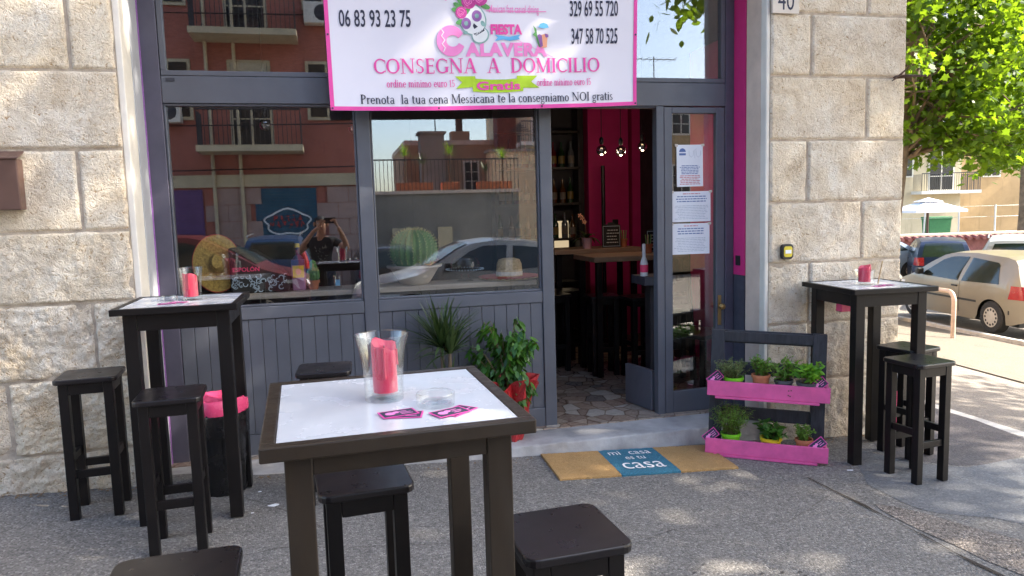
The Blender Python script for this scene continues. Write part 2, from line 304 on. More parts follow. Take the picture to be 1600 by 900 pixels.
# ------------------------------------------------------------------ mesh helpers
class MB:
    def __init__(self): self.v = []; self.f = []
    def add(self, verts, faces, mtx=None):
        b = len(self.v)
        for p in verts:
            p = Vector(p)
            if mtx is not None: p = mtx @ p
            self.v.append((p.x, p.y, p.z))
        for f in faces: self.f.append(tuple(i + b for i in f))
        return self
    def box(self, x0, x1, y0, y1, z0, z1, mtx=None):
        return self.add([(x0, y0, z0), (x1, y0, z0), (x1, y1, z0), (x0, y1, z0), (x0, y0, z1), (x1, y0, z1), (x1, y1, z1), (x0, y1, z1)],
                        [(0, 3, 2, 1), (4, 5, 6, 7), (0, 1, 5, 4), (1, 2, 6, 5), (2, 3, 7, 6), (3, 0, 4, 7)], mtx)
    def bar(self, a, b, wx, wy, up=(0, 0, 1)):
        a = Vector(a); b = Vector(b); d = (b - a).normalized(); u = Vector(up)
        if abs(d.dot(u)) > .95: u = Vector((1, 0, 0))
        s = d.cross(u).normalized() * wx / 2; t = s.cross(d).normalized() * wy / 2
        return self.add([a - s - t, a + s - t, a + s + t, a - s + t, b - s - t, b + s - t, b + s + t, b - s + t],
                        [(0, 3, 2, 1), (4, 5, 6, 7), (0, 1, 5, 4), (1, 2, 6, 5), (2, 3, 7, 6), (3, 0, 4, 7)])
    def tube(self, pts, r, n=8, caps=True):
        pts = [Vector(p) for p in pts]; rs = r if isinstance(r, (list, tuple)) else [r] * len(pts)
        b = len(self.v); prev = None
        for i, p in enumerate(pts):
            d = (pts[min(i + 1, len(pts) - 1)] - pts[max(i - 1, 0)]).normalized()
            if prev is None:
                u = d.cross(Vector((0, 0, 1)))
                if u.length < .1: u = d.cross(Vector((1, 0, 0)))
            else: u = prev - d * prev.dot(d)
            u.normalize(); prev = u; q = d.cross(u)
            for k in range(n):
                a = 2 * math.pi * k / n; c = p + (u * math.cos(a) + q * math.sin(a)) * rs[i]; self.v.append(tuple(c))
        for i in range(len(pts) - 1):
            for k in range(n):
                k2 = (k + 1) % n; self.f.append((b + i * n + k, b + i * n + k2, b + (i + 1) * n + k2, b + (i + 1) * n + k))
        if caps: self.f.append(tuple(b + k for k in range(n))[::-1]); self.f.append(tuple(b + (len(pts) - 1) * n + k for k in range(n)))
        return self
    def lathe(self, prof, n=24, c=(0, 0, 0), wob=None, mtx=None):
        vs = []; fs = []
        for r, z in prof:
            for k in range(n):
                a = 2 * math.pi * k / n; rr = r * (wob(a, z) if wob else 1); vs.append((c[0] + rr * math.cos(a), c[1] + rr * math.sin(a), c[2] + z))
        for i in range(len(prof) - 1):
            for k in range(n):
                k2 = (k + 1) % n; fs.append((i * n + k, i * n + k2, (i + 1) * n + k2, (i + 1) * n + k))
        if prof[0][0] > 1e-4: fs.append(tuple(range(n))[::-1])
        if prof[-1][0] > 1e-4: fs.append(tuple((len(prof) - 1) * n + k for k in range(n)))
        return self.add(vs, fs, mtx)
    def prism(self, poly, z0, z1, mtx=None):
        n = len(poly)
        return self.add([(x, y, z0) for x, y in poly] + [(x, y, z1) for x, y in poly],
                        [tuple(range(n))[::-1], tuple(range(n, 2 * n))] + [(i, (i + 1) % n, n + (i + 1) % n, n + i) for i in range(n)], mtx)
    def poly(self, pts): return self.add(pts, [tuple(range(len(pts)))])
    def disc(self, c, r, n=20, ry=None, axis='z'):
        ry = ry or r; q = [(r * math.cos(2 * math.pi * k / n), ry * math.sin(2 * math.pi * k / n)) for k in range(n)]
        if axis == 'z': return self.poly([(c[0] + a, c[1] + b, c[2]) for a, b in q])
        if axis == 'y': return self.poly([(c[0] + a, c[1], c[2] + b) for a, b in q])
    def build(self, name, material, parent=None, smooth=False, bevel=0, loc=None, rot=None, sharp=35, segs=2):
        me = bpy.data.meshes.new(name); me.from_pydata(self.v, [], self.f); me.update()
        if smooth:
            me.shade_smooth(); me.set_sharp_from_angle(angle=R(sharp))
        me.materials.append(material)
        o = bpy.data.objects.new(name, me); COL.objects.link(o)
        if parent is not None: o.parent = parent
        if loc is not None: o.location = loc
        if rot is not None: o.rotation_euler = rot
        if bevel:
            b = o.modifiers.new('bevel', 'BEVEL'); b.width = bevel; b.segments = segs; b.limit_method = 'ANGLE'; b.angle_limit = R(40); b.harden_normals = False
        return o
def tag(o, label, cat, group=None):
    o['label'] = label; o['category'] = cat
    if group: o['group'] = group
    return o
def thing(name, label, cat, loc=(0, 0, 0), rz=0, group=None):
    o = bpy.data.objects.new(name, None); COL.objects.link(o); o.location = loc; o.rotation_euler = (0, 0, rz); o.empty_display_size = .1
    return tag(o, label, cat, group)
def struct(o, kind='structure'): o['kind'] = kind; return o
def kids(o): return [c for c in bpy.data.objects if c.parent == o]
def copy_tree(o, loc=None, rz=None, label=None, group=None, parent=None):
    c = o.copy(); COL.objects.link(c)
    if parent is not None: c.parent = parent
    if loc is not None: c.location = loc
    if rz is not None: c.rotation_euler = (0, 0, rz)
    if label: c['label'] = label
    if group: c['group'] = group
    for k in kids(o): copy_tree(k, parent=c)
    return c
def gz(x):
    """street level: the pavement falls gently to the right, the side street faster"""
    return float(np.interp(x, [-30, -9, 4.9, 12, 20, 70], [.36, .36, -.196, -.97, -1.2, -1.32]))
def gz2(x, y): return gz(x) - .045 * min(12, max(0, -1.3 - y))
def Tm(x=0, y=0, z=0, rx=0, ry=0, rz=0):
    from mathutils import Euler
    return Matrix.Translation((x, y, z)) @ Euler((rx, ry, rz)).to_matrix().to_4x4()

# lettering -------------------------------------------------------------
def text_polys(s, size=1.0, sx=1.0, bold=0.0, spacing=1.0, shear=0.0):
    cu = bpy.data.curves.new('lettering', 'FONT'); cu.body = s; cu.size = size; cu.offset = bold; cu.space_character = spacing; cu.shear = shear
    cu.resolution_u = 3
    ob = bpy.data.objects.new('lettering', cu); COL.objects.link(ob)
    dg = bpy.context.evaluated_depsgraph_get(); me = bpy.data.meshes.new_from_object(ob.evaluated_get(dg))
    vs = [(v.co.x * sx, v.co.y) for v in me.vertices]; fs = [tuple(p.vertices) for p in me.polygons]
    bpy.data.objects.remove(ob); bpy.data.curves.remove(cu); bpy.data.meshes.remove(me)
    return vs, fs
def text_on(mb, s, x0, y0, width=None, height=None, fn=None, align='l', **kw):
    """lay text with its lower-left at (x0,y0), fitted to width and cap height, through the surface function fn(u,v)"""
    vs, fs = text_polys(s, **kw)
    xs = [v[0] for v in vs]; ys = [v[1] for v in vs]
    sx = width / (max(xs) - min(xs)) if width else None; sy = height / max(ys) if height else None
    sx = sx or sy; sy = sy or sx; mx = min(xs)
    off = -(max(xs) - mx) * sx / 2 if align == 'c' else 0
    mb.add([fn(x0 + off + (a - mx) * sx, y0 + b * sy) for a, b in vs], fs); return mb
# roman capitals and lower case drawn as stems, hairlines, bowls and serifs
WS, TH = .15, .07
def _glyphs():
    V = lambda x, y0, y1, w=WS: ('p', [(x - w / 2, y0), (x + w / 2, y0), (x + w / 2, y1), (x - w / 2, y1)])
    H = lambda x0, x1, y, t=TH: ('p', [(x0, y - t / 2), (x1, y - t / 2), (x1, y + t / 2), (x0, y + t / 2)])
    D = lambda x0, y0, x1, y1, w: ('p', [(x0 - w / 2, y0), (x0 + w / 2, y0), (x1 + w / 2, y1), (x1 - w / 2, y1)])
    Sf = lambda x, y, h=.15: ('p', [(x - h, y - .02), (x + h, y - .02), (x + h, y + .02), (x - h, y + .02)])
    A = lambda cx, cy, rx, ry, a0, a1, w=WS: ('a', cx, cy, rx, ry, a0, a1, w)
    st = lambda x, y1=.98: [V(x, 0.02, y1), Sf(x, .02), Sf(x, y1)]
    g = {
     'I': (.36, st(.18)), 'L': (.62, st(.18) + [H(.18, .58, .03), V(.56, .03, .22, .05)]),
     'E': (.66, st(.18) + [H(.18, .58, .03), H(.18, .5, .52), H(.18, .57, .97), V(.57, .03, .22, .05), V(.56, .8, .97, .05), V(.5, .44, .6, .04)]),
     'D': (.82, st(.18) + [A(.28, .5, .5, .5, -90, 90), H(.18, .3, .025), H(.18, .3, .975)]),
     'P': (.64, st(.18) + [A(.26, .73, .34, .27, -90, 90), H(.18, .28, .485), H(.18, .28, .975)]),
     'N': (.92, [V(.16, .02, .98, .06), V(.76, .02, .98, .06), D(.16, .98, .74, .02, .15), Sf(.16, .02), Sf(.12, .98, .12), Sf(.76, .98)]),
     'M': (1.04, [V(.14, .02, .98, .06), V(.88, .02, .98, WS), D(.16, .98, .5, .04, .14), D(.5, .04, .86, .98, .06), Sf(.14, .02, .12), Sf(.88, .02), Sf(.12, .98, .1), Sf(.9, .98, .12)]),
     'A': (.82, [D(.12, .02, .4, 1, .055), D(.7, .02, .42, 1, .15), H(.24, .58, .34), Sf(.12, .02, .13), Sf(.7, .02, .15)]),
     'C': (.76, [A(.44, .5, .4, .5, 45, 315), V(.72, .68, .9, .045), V(.73, .1, .22, .04)]),
     'G': (.84, [A(.44, .5, .4, .5, 45, 305), V(.72, .68, .9, .045), V(.70, .08, .4), Sf(.70, .42, .14)]),
     'O': (.88, [A(.44, .5, .41, .5, 0, 360)]),
     'S': (.58, [A(.29, .74, .21, .25, 40, 270, .1), A(.28, .26, .24, .25, -140, 90, .12), V(.49, .74, .92, .04), V(.06, .1, .3, .04)]),
     'o': (.56, [A(.28, .32, .25, .34, 0, 360, .13)]), 'c': (.48, [A(.27, .32, .24, .34, 40, 320, .13)]),
     'e': (.52, [A(.27, .32, .24, .34, 0, 320, .13), H(.08, .5, .34)]),
     'a': (.52, [A(.24, .2, .2, .21, 0, 360, .1), V(.40, .02, .5, .1), A(.24, .48, .2, .19, 0, 160, .08), Sf(.44, .02, .08)]),
     'd': (.58, [A(.25, .32, .22, .34, 0, 360, .13), V(.45, .02, .98, .13), Sf(.41, .98, .09), Sf(.49, .02, .09)]),
     'g': (.54, [A(.25, .40, .2, .25, 0, 360, .1), A(.26, -.12, .22, .17, 0, 360, .08), H(.36, .54, .62), V(.12, 0, .16, .06)]),
     'i': (.30, [V(.15, .02, .64, .13), Sf(.15, .02, .12), Sf(.12, .64, .08), ('a', .15, .86, .06, .06, 0, 360, .06)]),
     'l': (.30, [V(.15, .02, .98, .13), Sf(.15, .02, .12), Sf(.12, .98, .08)]),
     'm': (.92, [V(.15, .02, .64, .13), V(.46, .02, .5, .13), V(.77, .02, .5, .13), A(.3, .46, .16, .2, 0, 180, .09), A(.61, .46, .16, .2, 0, 180, .09), Sf(.15, .02, .12), Sf(.46, .02, .13), Sf(.77, .02, .13), Sf(.11, .64, .07)]),
     'n': (.62, [V(.15, .02, .64, .13), V(.47, .02, .46, .13), A(.31, .44, .17, .22, 0, 180, .09), Sf(.15, .02, .12), Sf(.47, .02, .12), Sf(.11, .64, .07)]),
     'p': (.58, [V(.14, -.3, .64, .13), A(.33, .32, .22, .34, 0, 360, .13), Sf(.14, -.3, .12), Sf(.10, .64, .08)]),
     'r': (.42, [V(.15, .02, .64, .13), A(.32, .45, .16, .2, 30, 180, .09), Sf(.15, .02, .12), Sf(.11, .64, .07)]),
     's': (.42, [A(.21, .49, .14, .17, 30, 270, .08), A(.20, .17, .17, .17, -150, 90, .09)]),
     't': (.38, [V(.16, .06, .86, .13), H(.04, .34, .64), A(.25, .12, .12, .12, 180, 320, .08)]),
     'u': (.62, [V(.14, .18, .64, .13), V(.46, .02, .64, .13), A(.29, .2, .17, .2, 180, 360, .09), Sf(.11, .64, .08), Sf(.43, .64, .08), Sf(.50, .02, .07)]),
     '1': (.40, [V(.2, .02, .9, .12), Sf(.2, .02, .14), D(.06, .74, .2, .9, .08)]), '5': (.52, [A(.24, .28, .22, .28, -150, 120, .1), V(.12, .45, .88, .06), H(.1, .44, .88, .08)]),
     ' ': (.34, [])}
    return g
GL = _glyphs()
def serif_text(mb, s, x0, y0, width, height, fn, lift=.0001):
    tot = sum(GL[c][0] for c in s); sx = width / tot; pen = x0; k = 0
    for c in s:
        for pr in GL[c][1]:
            k += 1; e = (k % 9) * lift
            if pr[0] == 'p':
                q = pr[1]; mb.add([fn(pen + a * sx, y0 + b * height, e) for a, b in q], [(0, 1, 2, 3)])
            else:
                _, cx, cy_, rx, ry, a0, a1, wd = pr; n = max(6, int(abs(a1 - a0) / 18)); vs = []
                for i in range(n + 1):
                    a = R(a0 + (a1 - a0) * i / n); ca, sa = math.cos(a), math.sin(a); th = TH + (wd - TH) * ca * ca
                    for q in (0, 1):
                        rx2 = rx - q * th; ry2 = ry - q * (TH + (wd - TH) * .25)
                        vs.append(fn(pen + (cx + max(rx2, .0) * ca) * sx, y0 + (cy_ + max(ry2, 0) * sa) * height, e))
                mb.add(vs, [(2 * i, 2 * i + 2, 2 * i + 3, 2 * i + 1) for i in range(n)])
        pen += GL[c][0] * sx
    return mb
def fast_mesh(name, verts, nper, material, parent=None, smooth=False):
    """many separate n-gons (leaves) as one mesh; verts is (count*nper, 3)"""
    me = bpy.data.meshes.new(name); nv = len(verts); nf = nv // nper
    me.vertices.add(nv); me.vertices.foreach_set('co', np.asarray(verts, np.float32).ravel())
    me.loops.add(nv); me.loops.foreach_set('vertex_index', np.arange(nv, dtype=np.int32))
    me.polygons.add(nf); me.polygons.foreach_set('loop_start', np.arange(0, nv, nper, dtype=np.int32))
    me.update(calc_edges=True); me.validate()
    me.materials.append(material)
    o = bpy.data.objects.new(name, me); COL.objects.link(o)
    if parent is not None: o.parent = parent
    return o
def rand_dirs(n, r):
    v = r.normal(size=(n, 3)); return v / np.linalg.norm(v, axis=1, keepdims=True)
def leaves(pos, nrm, tip, size, shape, fold=0.0):
    """pos,nrm,tip: (n,3); shape: list of (across, along) in unit leaf; returns (n*k,3)"""
    tip = tip - nrm * np.sum(tip * nrm, axis=1, keepdims=True); tip /= np.linalg.norm(tip, axis=1, keepdims=True) + 1e-9
    side = np.cross(tip, nrm); out = []
    for a, b in shape:
        out.append(pos + (side * a + tip * b - nrm * (abs(a) * fold + b * b * fold * .6)) * size[:, None])
    return np.stack(out, axis=1).reshape(-1, 3)
OVAL = [(0, 0), (.16, .18), (.24, .42), (.19, .70), (0, 1.0), (-.19, .70), (-.24, .42), (-.16, .18)]
MAPLE = [(0, 0), (.30, -.06), (.24, .16), (.58, .30), (.34, .46), (.30, .62), (.16, .62), (0, 1.0), (-.16, .62), (-.30, .62), (-.34, .46), (-.58, .30), (-.24, .16), (-.30, -.06)]
# ================================================================== GROUND
def ground_mesh(name, material, xs, ys, zoff, kind='structure', jitter=0.0):
    mb = MB(); nx, ny = len(xs), len(ys)
    mb.v = [(x, y, gz2(x, y) + zoff + (mnoise.noise(Vector((x * 1.7, y * 1.7, 0))) * jitter)) for y in ys for x in xs]
    mb.f = [(j * nx + i, j * nx + i + 1, (j + 1) * nx + i + 1, (j + 1) * nx + i) for j in range(ny - 1) for i in range(nx - 1)]
    return struct(mb.build(name, material, smooth=True))
ground_mesh('road', M['road'], [-300, -60, -30, -9, 4.9, 6, 8, 10, 12, 14, 16, 20, 40, 70, 300], [-300, -80, -40, -20, -10, 0, 5, 10, 20, 40, 80, 300], -.085)
# pavement slab in front of the shop and round the corner
sx = [-9, -6, -4, 4.78]; mb = MB()
ys = [-1.25, 1, 3, 4.47]
ground_mesh('pavement', M['sidewalk'], [-9, -6, -3, 0, 2, 4, 4.78], [-1.25, 0, 1, 2, 3, 4, 4.6], 0)
ground_mesh('pavement', M['sidewalk'], [3.90, 4.3, 4.78], [4.6, 8, 12, 18], 0)
mb = MB()
def kerb_run(mb, x0, y0, x1, y1, wd):
    d = Vector((x1 - x0, y1 - y0, 0)).normalized(); nrm = Vector((-d.y, d.x, 0)); L = math.hypot(x1 - x0, y1 - y0); n = int(L / .9); r = random.Random(3)
    for i in range(n):
        a = Vector((x0, y0, 0)) + d * (L * i / n + .004); b = Vector((x0, y0, 0)) + d * (L * (i + 1) / n - .004); dz = .004 + r.uniform(-.003, .003)
        q = [a, b, b + nrm * wd, a + nrm * wd]
        mb.add([(p.x, p.y, gz(p.x) - .2) for p in q] + [(p.x, p.y, gz(p.x) + dz) for p in q], [(0, 3, 2, 1), (4, 5, 6, 7), (0, 1, 5, 4), (1, 2, 6, 5), (2, 3, 7, 6), (3, 0, 4, 7)])
kerb_run(mb, 4.92, -1.25, 4.92, 16, .14); kerb_run(mb, -9, -1.39, 4.92, -1.39, .14)
struct(mb.build('kerb', M['kerb'], bevel=.012))
def sheet(name, pts, material, z=.004, smooth_it=2):
    """flat irregular patch lying on the sloping pavement"""
    P = [Vector((a, b, 0)) for a, b in pts]; r = random.Random(len(pts))
    for _ in range(smooth_it):
        Q = []
        for i, p in enumerate(P):
            q = P[(i + 1) % len(P)]; mdl = (p + q) / 2; L = (q - p).length
            Q += [p * .9 + (P[i - 1] + q) * .05, mdl + Vector((r.uniform(-1, 1), r.uniform(-1, 1), 0)) * L * .05]
        P = Q
    mb = MB(); mb.poly([(p.x, p.y, gz(p.x) + z) for p in P]); return struct(mb.build(name, material))
sheet('asphalt_patch', [(3.98, 4.55), (3.6, 4.3), (3.45, 3.95), (3.82, 3.70), (4.1, 3.74), (4.40, 3.80), (4.75, 3.9), (4.76, 5.4), (4.3, 6.2), (4.05, 5.6)], M['patch_dark'], .0010)
sheet('asphalt_patch', [(3.40, 4.2), (2.95, 3.55), (3.0, 3.15), (3.3, 3.02), (3.5, 2.75), (3.75, 2.62), (4.2, 2.7), (4.7, 3.0), (4.74, 3.86), (4.4, 3.77), (3.8, 3.67), (3.5, 3.9)], M['patch_blue'], .0018)
sheet('gravel_patch', [(3.66, 3.02), (3.95, 2.92), (4.25, 2.98), (4.3, 3.22), (4.0, 3.34), (3.75, 3.2)], M['gravel'], .0026)
sheet('gravel_patch', [(2.80, 3.35), (3.0, 3.12), (3.15, 2.8), (3.5, 2.5), (3.6, 2.2), (3.2, 1.9), (2.9, 2.3), (2.80, 2.9)], M['gravel'], .0030)
sheet('pavement_seam', [(2.70, 3.75), (2.735, 3.2), (2.755, 2.8), (2.78, 2.4), (2.82, 1.7), (2.85, 1.2), (2.862, 1.2), (2.80, 2.1), (2.785, 2.5), (2.765, 2.9), (2.75, 3.3), (2.712, 3.75)], M['soil'], .006, 1)
# white gum and paint spots, dark drips
r = random.Random(5)
def blob(cx, cy, rad, ex=1.0):
    n = 9; return [(cx + rad * ex * math.cos(k * 6.283 / n) * r.uniform(.7, 1.2), cy + rad * math.sin(k * 6.283 / n) * r.uniform(.6, 1.1)) for k in range(n)]
for cx, cy, rad, ex in ((-.37, 3.98, .022, 1.3), (-.47, 3.9, .010, 1), (-.46, 4.2, .012, 1), (3.05, 3.80, .012, 2.4)):
    sheet('white_splash', blob(cx, cy, rad, ex), M['white_print'], .004, 1)
mb = MB()
for i in range(90):
    a = r.gauss(1.50, .17); b = r.gauss(2.62, .07) + (a - 1.52) * .25; q = blob(a, b, r.uniform(.003, .010), 1.2); mb.poly([(p[0], p[1], gz(p[0]) + .0045 + i * .00002) for p in q])
M['wet'] = mat('wet_drips', (.05, .048, .046), .35, .2); struct(mb.build('wet_drips', M['wet']), 'stuff')
def crack(pts, wd):
    mb = MB(); P = []
    for (a, b), (c, d) in zip(pts[:-1], pts[1:]):
        for q in range(8): u = q / 8; P.append((a + (c - a) * u + r.uniform(-.012, .012), b + (d - b) * u + r.uniform(-.012, .012)))
    for i in range(len(P) - 1):
        (a, b), (c, d) = P[i], P[i + 1]; L = math.hypot(c - a, d - b) + 1e-6; nx_, ny_ = -(d - b) / L * wd * (.5 + r.random()), (c - a) / L * wd * (.5 + r.random())
        mb.add([(a - nx_, b - ny_, gz(a) + .0036), (c - nx_, d - ny_, gz(c) + .0036), (c + nx_, d + ny_, gz(c) + .0036), (a + nx_, b + ny_, gz(a) + .0036)], [(0, 1, 2, 3)])
    struct(mb.build('pavement_crack', M['soil']))
crack([(-2.2, 3.3), (-1.2, 3.2), (-.3, 3.45), (.6, 3.3)], .0014); crack([(1.0, 3.0), (1.6, 3.25), (2.2, 3.2), (2.72, 3.5)], .0009); crack([(-.6, 4.2), (-.2, 3.8), (.0, 3.4)], .0015)
# brown grit and leaf litter along the foot of the wall
mb = MB()
for i in range(420):
    if r.random() < .5: a = r.uniform(-2.6, -1.06); b = 4.43 - abs(r.gauss(0, .03))
    elif r.random() < .5: a = r.uniform(-.5, 2.6); b = 4.44 - abs(r.gauss(0, .05))
    else: a = r.uniform(3.1, 3.95); b = 4.42 - abs(r.gauss(0, .04))
    s = r.uniform(.004, .013); an = r.uniform(0, 6.28); z = gz(a)
    mb.add([(a + s * math.cos(an), b + s * math.sin(an), z + .004), (a + s * math.cos(an + 2), b + .7 * s * math.sin(an + 2), z + .008), (a + s * math.cos(an + 4.2), b + s * math.sin(an + 4.2), z + .005)], [(0, 1, 2)])
M['litter'] = mat('dry_litter', (.22, .13, .06), .9, .4, 90); struct(mb.build('litter', M['litter']), 'stuff')
# sunlit pavement of the side street, beyond the carriageway
sh = MB(); xs = np.linspace(7.3, 10.6, 6); ys2 = np.linspace(5.2, 22, 6)
sh.v = [(x + (y - 5.2) * .13, y, gz(x + (y - 5.2) * .13) - .070) for y in ys2 for x in xs]; sh.f = [(j * 6 + i, j * 6 + i + 1, (j + 1) * 6 + i + 1, (j + 1) * 6 + i) for j in range(5) for i in range(5)]
struct(sh.build('pavement', M['bright_paving'], smooth=True))
mb = MB()
kerb_run(mb, 10.62, 5.2, 12.75, 22, .16); struct(mb.build('kerb', M['kerb'], bevel=.012))

# ================================================================== THE CORNER BUILDING WITH THE SHOP
FY = 4.85; PY = 4.45
bld = thing('corner_building', 'stone corner building whose ground floor holds the grey framed Mexican bar', 'building', (0, PY, 0))
BO = Vector((0, PY, 0))
def bpart(name, mb, material, **kw):
    o = mb.build(name, material, kw.pop('parent', bld), **kw); return o
def pier(x0, x1, hz, vz_list, rough_fn, name='stone_pier', z_low=-.5, z_top=3.3, seed=1, depth_back=.30, corner_r=False):
    """courses of rough stone blocks; hz = joint heights, each course has its own vertical joints"""
    mb = MB(); back = MB(); joint = .010
    zs = [z_low] + sorted(hz) + [z_top]; rr = random.Random(seed)
    for ci in range(len(zs) - 1):
        za, zb = zs[ci] + joint * .5, zs[ci + 1] - joint * .5
        vx = sorted(v for v, c in vz_list if c == ci); xe = [x0] + vx + [x1]
        for bi in range(len(xe) - 1):
            xa, xb = xe[bi] + (joint * .6 if bi else 0), xe[bi + 1] - (joint * .6 if bi < len(xe) - 2 else 0)
            step = .0105 if xa > -2.7 else .05
            nx = max(4, int((xb - xa) / step)); nz = max(4, int((zb - za) / step)); amp = rough_fn((za + zb) / 2); off = rr.uniform(0, .006); sd = rr.uniform(0, 50)
            b = len(mb.v); X = np.linspace(xa, xb, nx); Z = np.linspace(za, zb, nz)
            for j, z in enumerate(Z):
                for i, x in enumerate(X):
                    e = min(x - xa, xb - x, z - za, zb - z)
                    if i in (0, nx - 1) or j in (0, nz - 1):
                        wob = mnoise.noise(Vector((x * 14, z * 14, sd))) * .0045 * (1 + amp * 70)
                        y = .009; xx = x + (wob if i in (0, nx - 1) and 0 < bi < len(xe) - 1 else 0); zz = z + (wob if j in (0, nz - 1) else 0)
                    else:
                        p = Vector((x * 5.5, z * 5.5, sd)); n1 = mnoise.noise(p); n2 = mnoise.noise(p * 2.7); n3 = mnoise.noise(p * 7.1)
                        rid = 1 - abs(mnoise.noise(Vector((x * 9 + 4, z * 12, sd))) * 2)
                        n4 = mnoise.noise(p * 15.0); chip = max(0, mnoise.noise(Vector((x * 7 + sd, z * 7, 3.3))) - .28) * max(0, .05 - e) / .05
                        y = -(n1 * .55 + n2 * .6 + n3 * .55 + n4 * .4) * amp - max(0, rid - .55) * amp * .8 - off - .002 + chip * .05 * (amp / .012 + .3)
                        y += max(0, .004 - e) * .8; xx, zz = x, z
                        y = max(y, -.045)
                    mb.v.append((xx, y, zz))
            for j in range(nz - 1):
                for i in range(nx - 1): mb.f.append((b + j * nx + i, b + j * nx + i + 1, b + (j + 1) * nx + i + 1, b + (j + 1) * nx + i))
    o = bpart(name, mb, M['stone'], smooth=True, sharp=75)
    back.box(x0, x1 - (.006 if corner_r else 0), .006, depth_back, z_low, z_top); bpart('joint_mortar', back, M['mortar'], parent=o)
    return o
Lh = [.276, .69, 1.106, 1.497, 1.936, 2.352, 2.79]
# course index counted from the ground
pier(-9, -1.075, Lh, [(-1.74, 1), (-3.1, 1), (-4.6, 1), (-1.29, 2), (-2.5, 2), (-3.9, 2), (-2.3, 0), (-4, 0), (-2.0, 3), (-3.4, 3), (-1.302, 4), (-2.6, 4), (-3.7, 4), (-2.1, 5), (-3.3, 5), (-1.294, 6), (-2.4, 6), (-3.6, 6), (-1.9, 7), (-3.0, 7)],
     lambda z: .0035 if z > 1.5 else (.009 if z > 1.1 else .016), seed=3)
Rh = [.296, .703, 1.126, 1.542, 1.961, 2.383, 2.795]
pier(2.895, 3.956, Rh, [(3.644, 0), (3.21, 1), (3.62, 1), (3.21, 2), (3.623, 3), (3.183, 4), (3.644, 5), (3.201, 6), (3.635, 7)],
     lambda z: .003 if z > 1.5 else (.006 if z > .75 else .010), seed=9, corner_r=True)
mb = MB(); mb.box(-1.0745, -1.039, .012, .20, -.1, 3.3); bpart('pale_jamb', mb, M['jamb_stone'], bevel=.006)
mb = MB(); mb.box(-1.0745, -1.036, .2015, .40, -.1, 3.3); bpart('grey_jamb', mb, M['jamb_grey'], bevel=.003)
mb = MB(); mb.box(2.866, 2.8945, .006, .075, -.2, 3.3); bpart('pale_jamb', mb, M['jamb_stone'], bevel=.008)
mb = MB(); mb.box(2.868, 2.8945, .0765, .252, -.2, 3.3); bpart('warm_jamb', mb, M['jamb_warm'], bevel=.003)
mb = MB(); mb.box(2.863, 2.8945, .258, .41, 1.03, 3.3); bpart('pink_jamb_strip', mb, M['pink_paint'])
mb = MB(); mb.box(2.864, 2.8945, .258, .41, -.2, 1.028); bpart('dark_jamb_strip', mb, M['grey_dark'])
# side wall along the side street, upper storeys, roof
mb = MB(); mb.box(3.70, 3.955, .305, 12, -.6, 3.3); bpart('side_wall', mb, M['jamb_warm'])
mb = MB(); mb.box(-9, 3.95, .01, 12, 3.302, 13); bpart('upper_wall', mb, M['upper_wall'])
mb = MB(); mb.box(-9.3, 4.3, -.4, 12.3, 13.002, 13.3); bpart('roof', mb, M['jamb_stone'])
mb = MB(); mb.box(-9, -8.7, .31, 12, -.5, 3.3); mb.box(-8.69, 3.69, 11.7, 12, -.5, 3.3); bpart('rear_wall', mb, M['int_dark'])
for z0 in (4.4, 7.6, 10.6):
    for x0 in (-7.6, -5, -2.4, .2, 2.4):
        f = MB(); f.box(x0, x0 + 1.1, -.04, .009, z0, z0 + 1.7); fo = bpart('window', f, M['white_pl'])
        f = MB(); f.box(x0 + .08, x0 + 1.02, -.05, -.041, z0 + .08, z0 + 1.62); bpart('pane', f, M['window_dark'], parent=fo)
# step
def rough_slab(x0, x1, y0, y1, z1, z0, nx, seed, amp=.006):
    mb = MB(); prof = [(y0 + .004, z0), (y0, (z0 + z1) / 2), (y0 + .002, z1 - .012), (y0 + .006, z1 - .003), (y0 + .016, z1), ((y0 + y1) / 2, z1), (y1, z1)]
    for i in range(nx + 1):
        x = x0 + (x1 - x0) * i / nx
        for k, (y, z) in enumerate(prof):
            n = mnoise.noise(Vector((x * 9, k * 2.3, seed))) + .5 * mnoise.noise(Vector((x * 31, k * 2.3, seed)))
            mb.v.append((x, y + (n * amp if k < 5 else 0), z - (abs(n) * amp * .8 if k in (2, 3, 4) else 0)))
    q = len(prof)
    mb.f = [(i * q + k, (i + 1) * q + k, (i + 1) * q + k + 1, i * q + k + 1) for i in range(nx) for k in range(q - 1)]
    return mb
mb = rough_slab(-1.035, 2.865, .035, .335, .022, -.35, 300, 2)
bpart('step', mb, M['threshold'], smooth=True, sharp=60)
# shopfront woodwork
G = M['grey_paint']
yf = FY - PY
def fbox(mb, x0, x1, z0, z1, y0=0, y1=.07): mb.box(x0, x1, yf + y0, yf + y1, z0, z1)
mb = MB(); fbox(mb, -1.035, -.934, .02, 3.3); bpart('frame_post', mb, M['purple_grey'], bevel=.004)
mb = MB(); fbox(mb, -1.0358, -1.030, .02, 3.3, -.012, .0); bpart('edge_strip', mb, M['purple_print'])
mb = MB(); fbox(mb, .191, .279, .02, 2.238, 0); bpart('frame_post', mb, G, bevel=.004)
mb = MB(); fbox(mb, 1.400, 1.484, .02, 2.238, 0); bpart('frame_post', mb, G, bevel=.004)
mb = MB(); fbox(mb, 2.256, 2.313, .024, 2.238, 0); bpart('frame_post', mb, G, bevel=.004)
mb = MB(); fbox(mb, 2.792, 2.862, .02, 3.3, .001); bpart('frame_post', mb, M['purple_grey'], bevel=.004)
mb = MB(); fbox(mb, -.932, 2.790, 2.240, 2.400, .002); tr_ = bpart('transom', mb, G, bevel=.004)
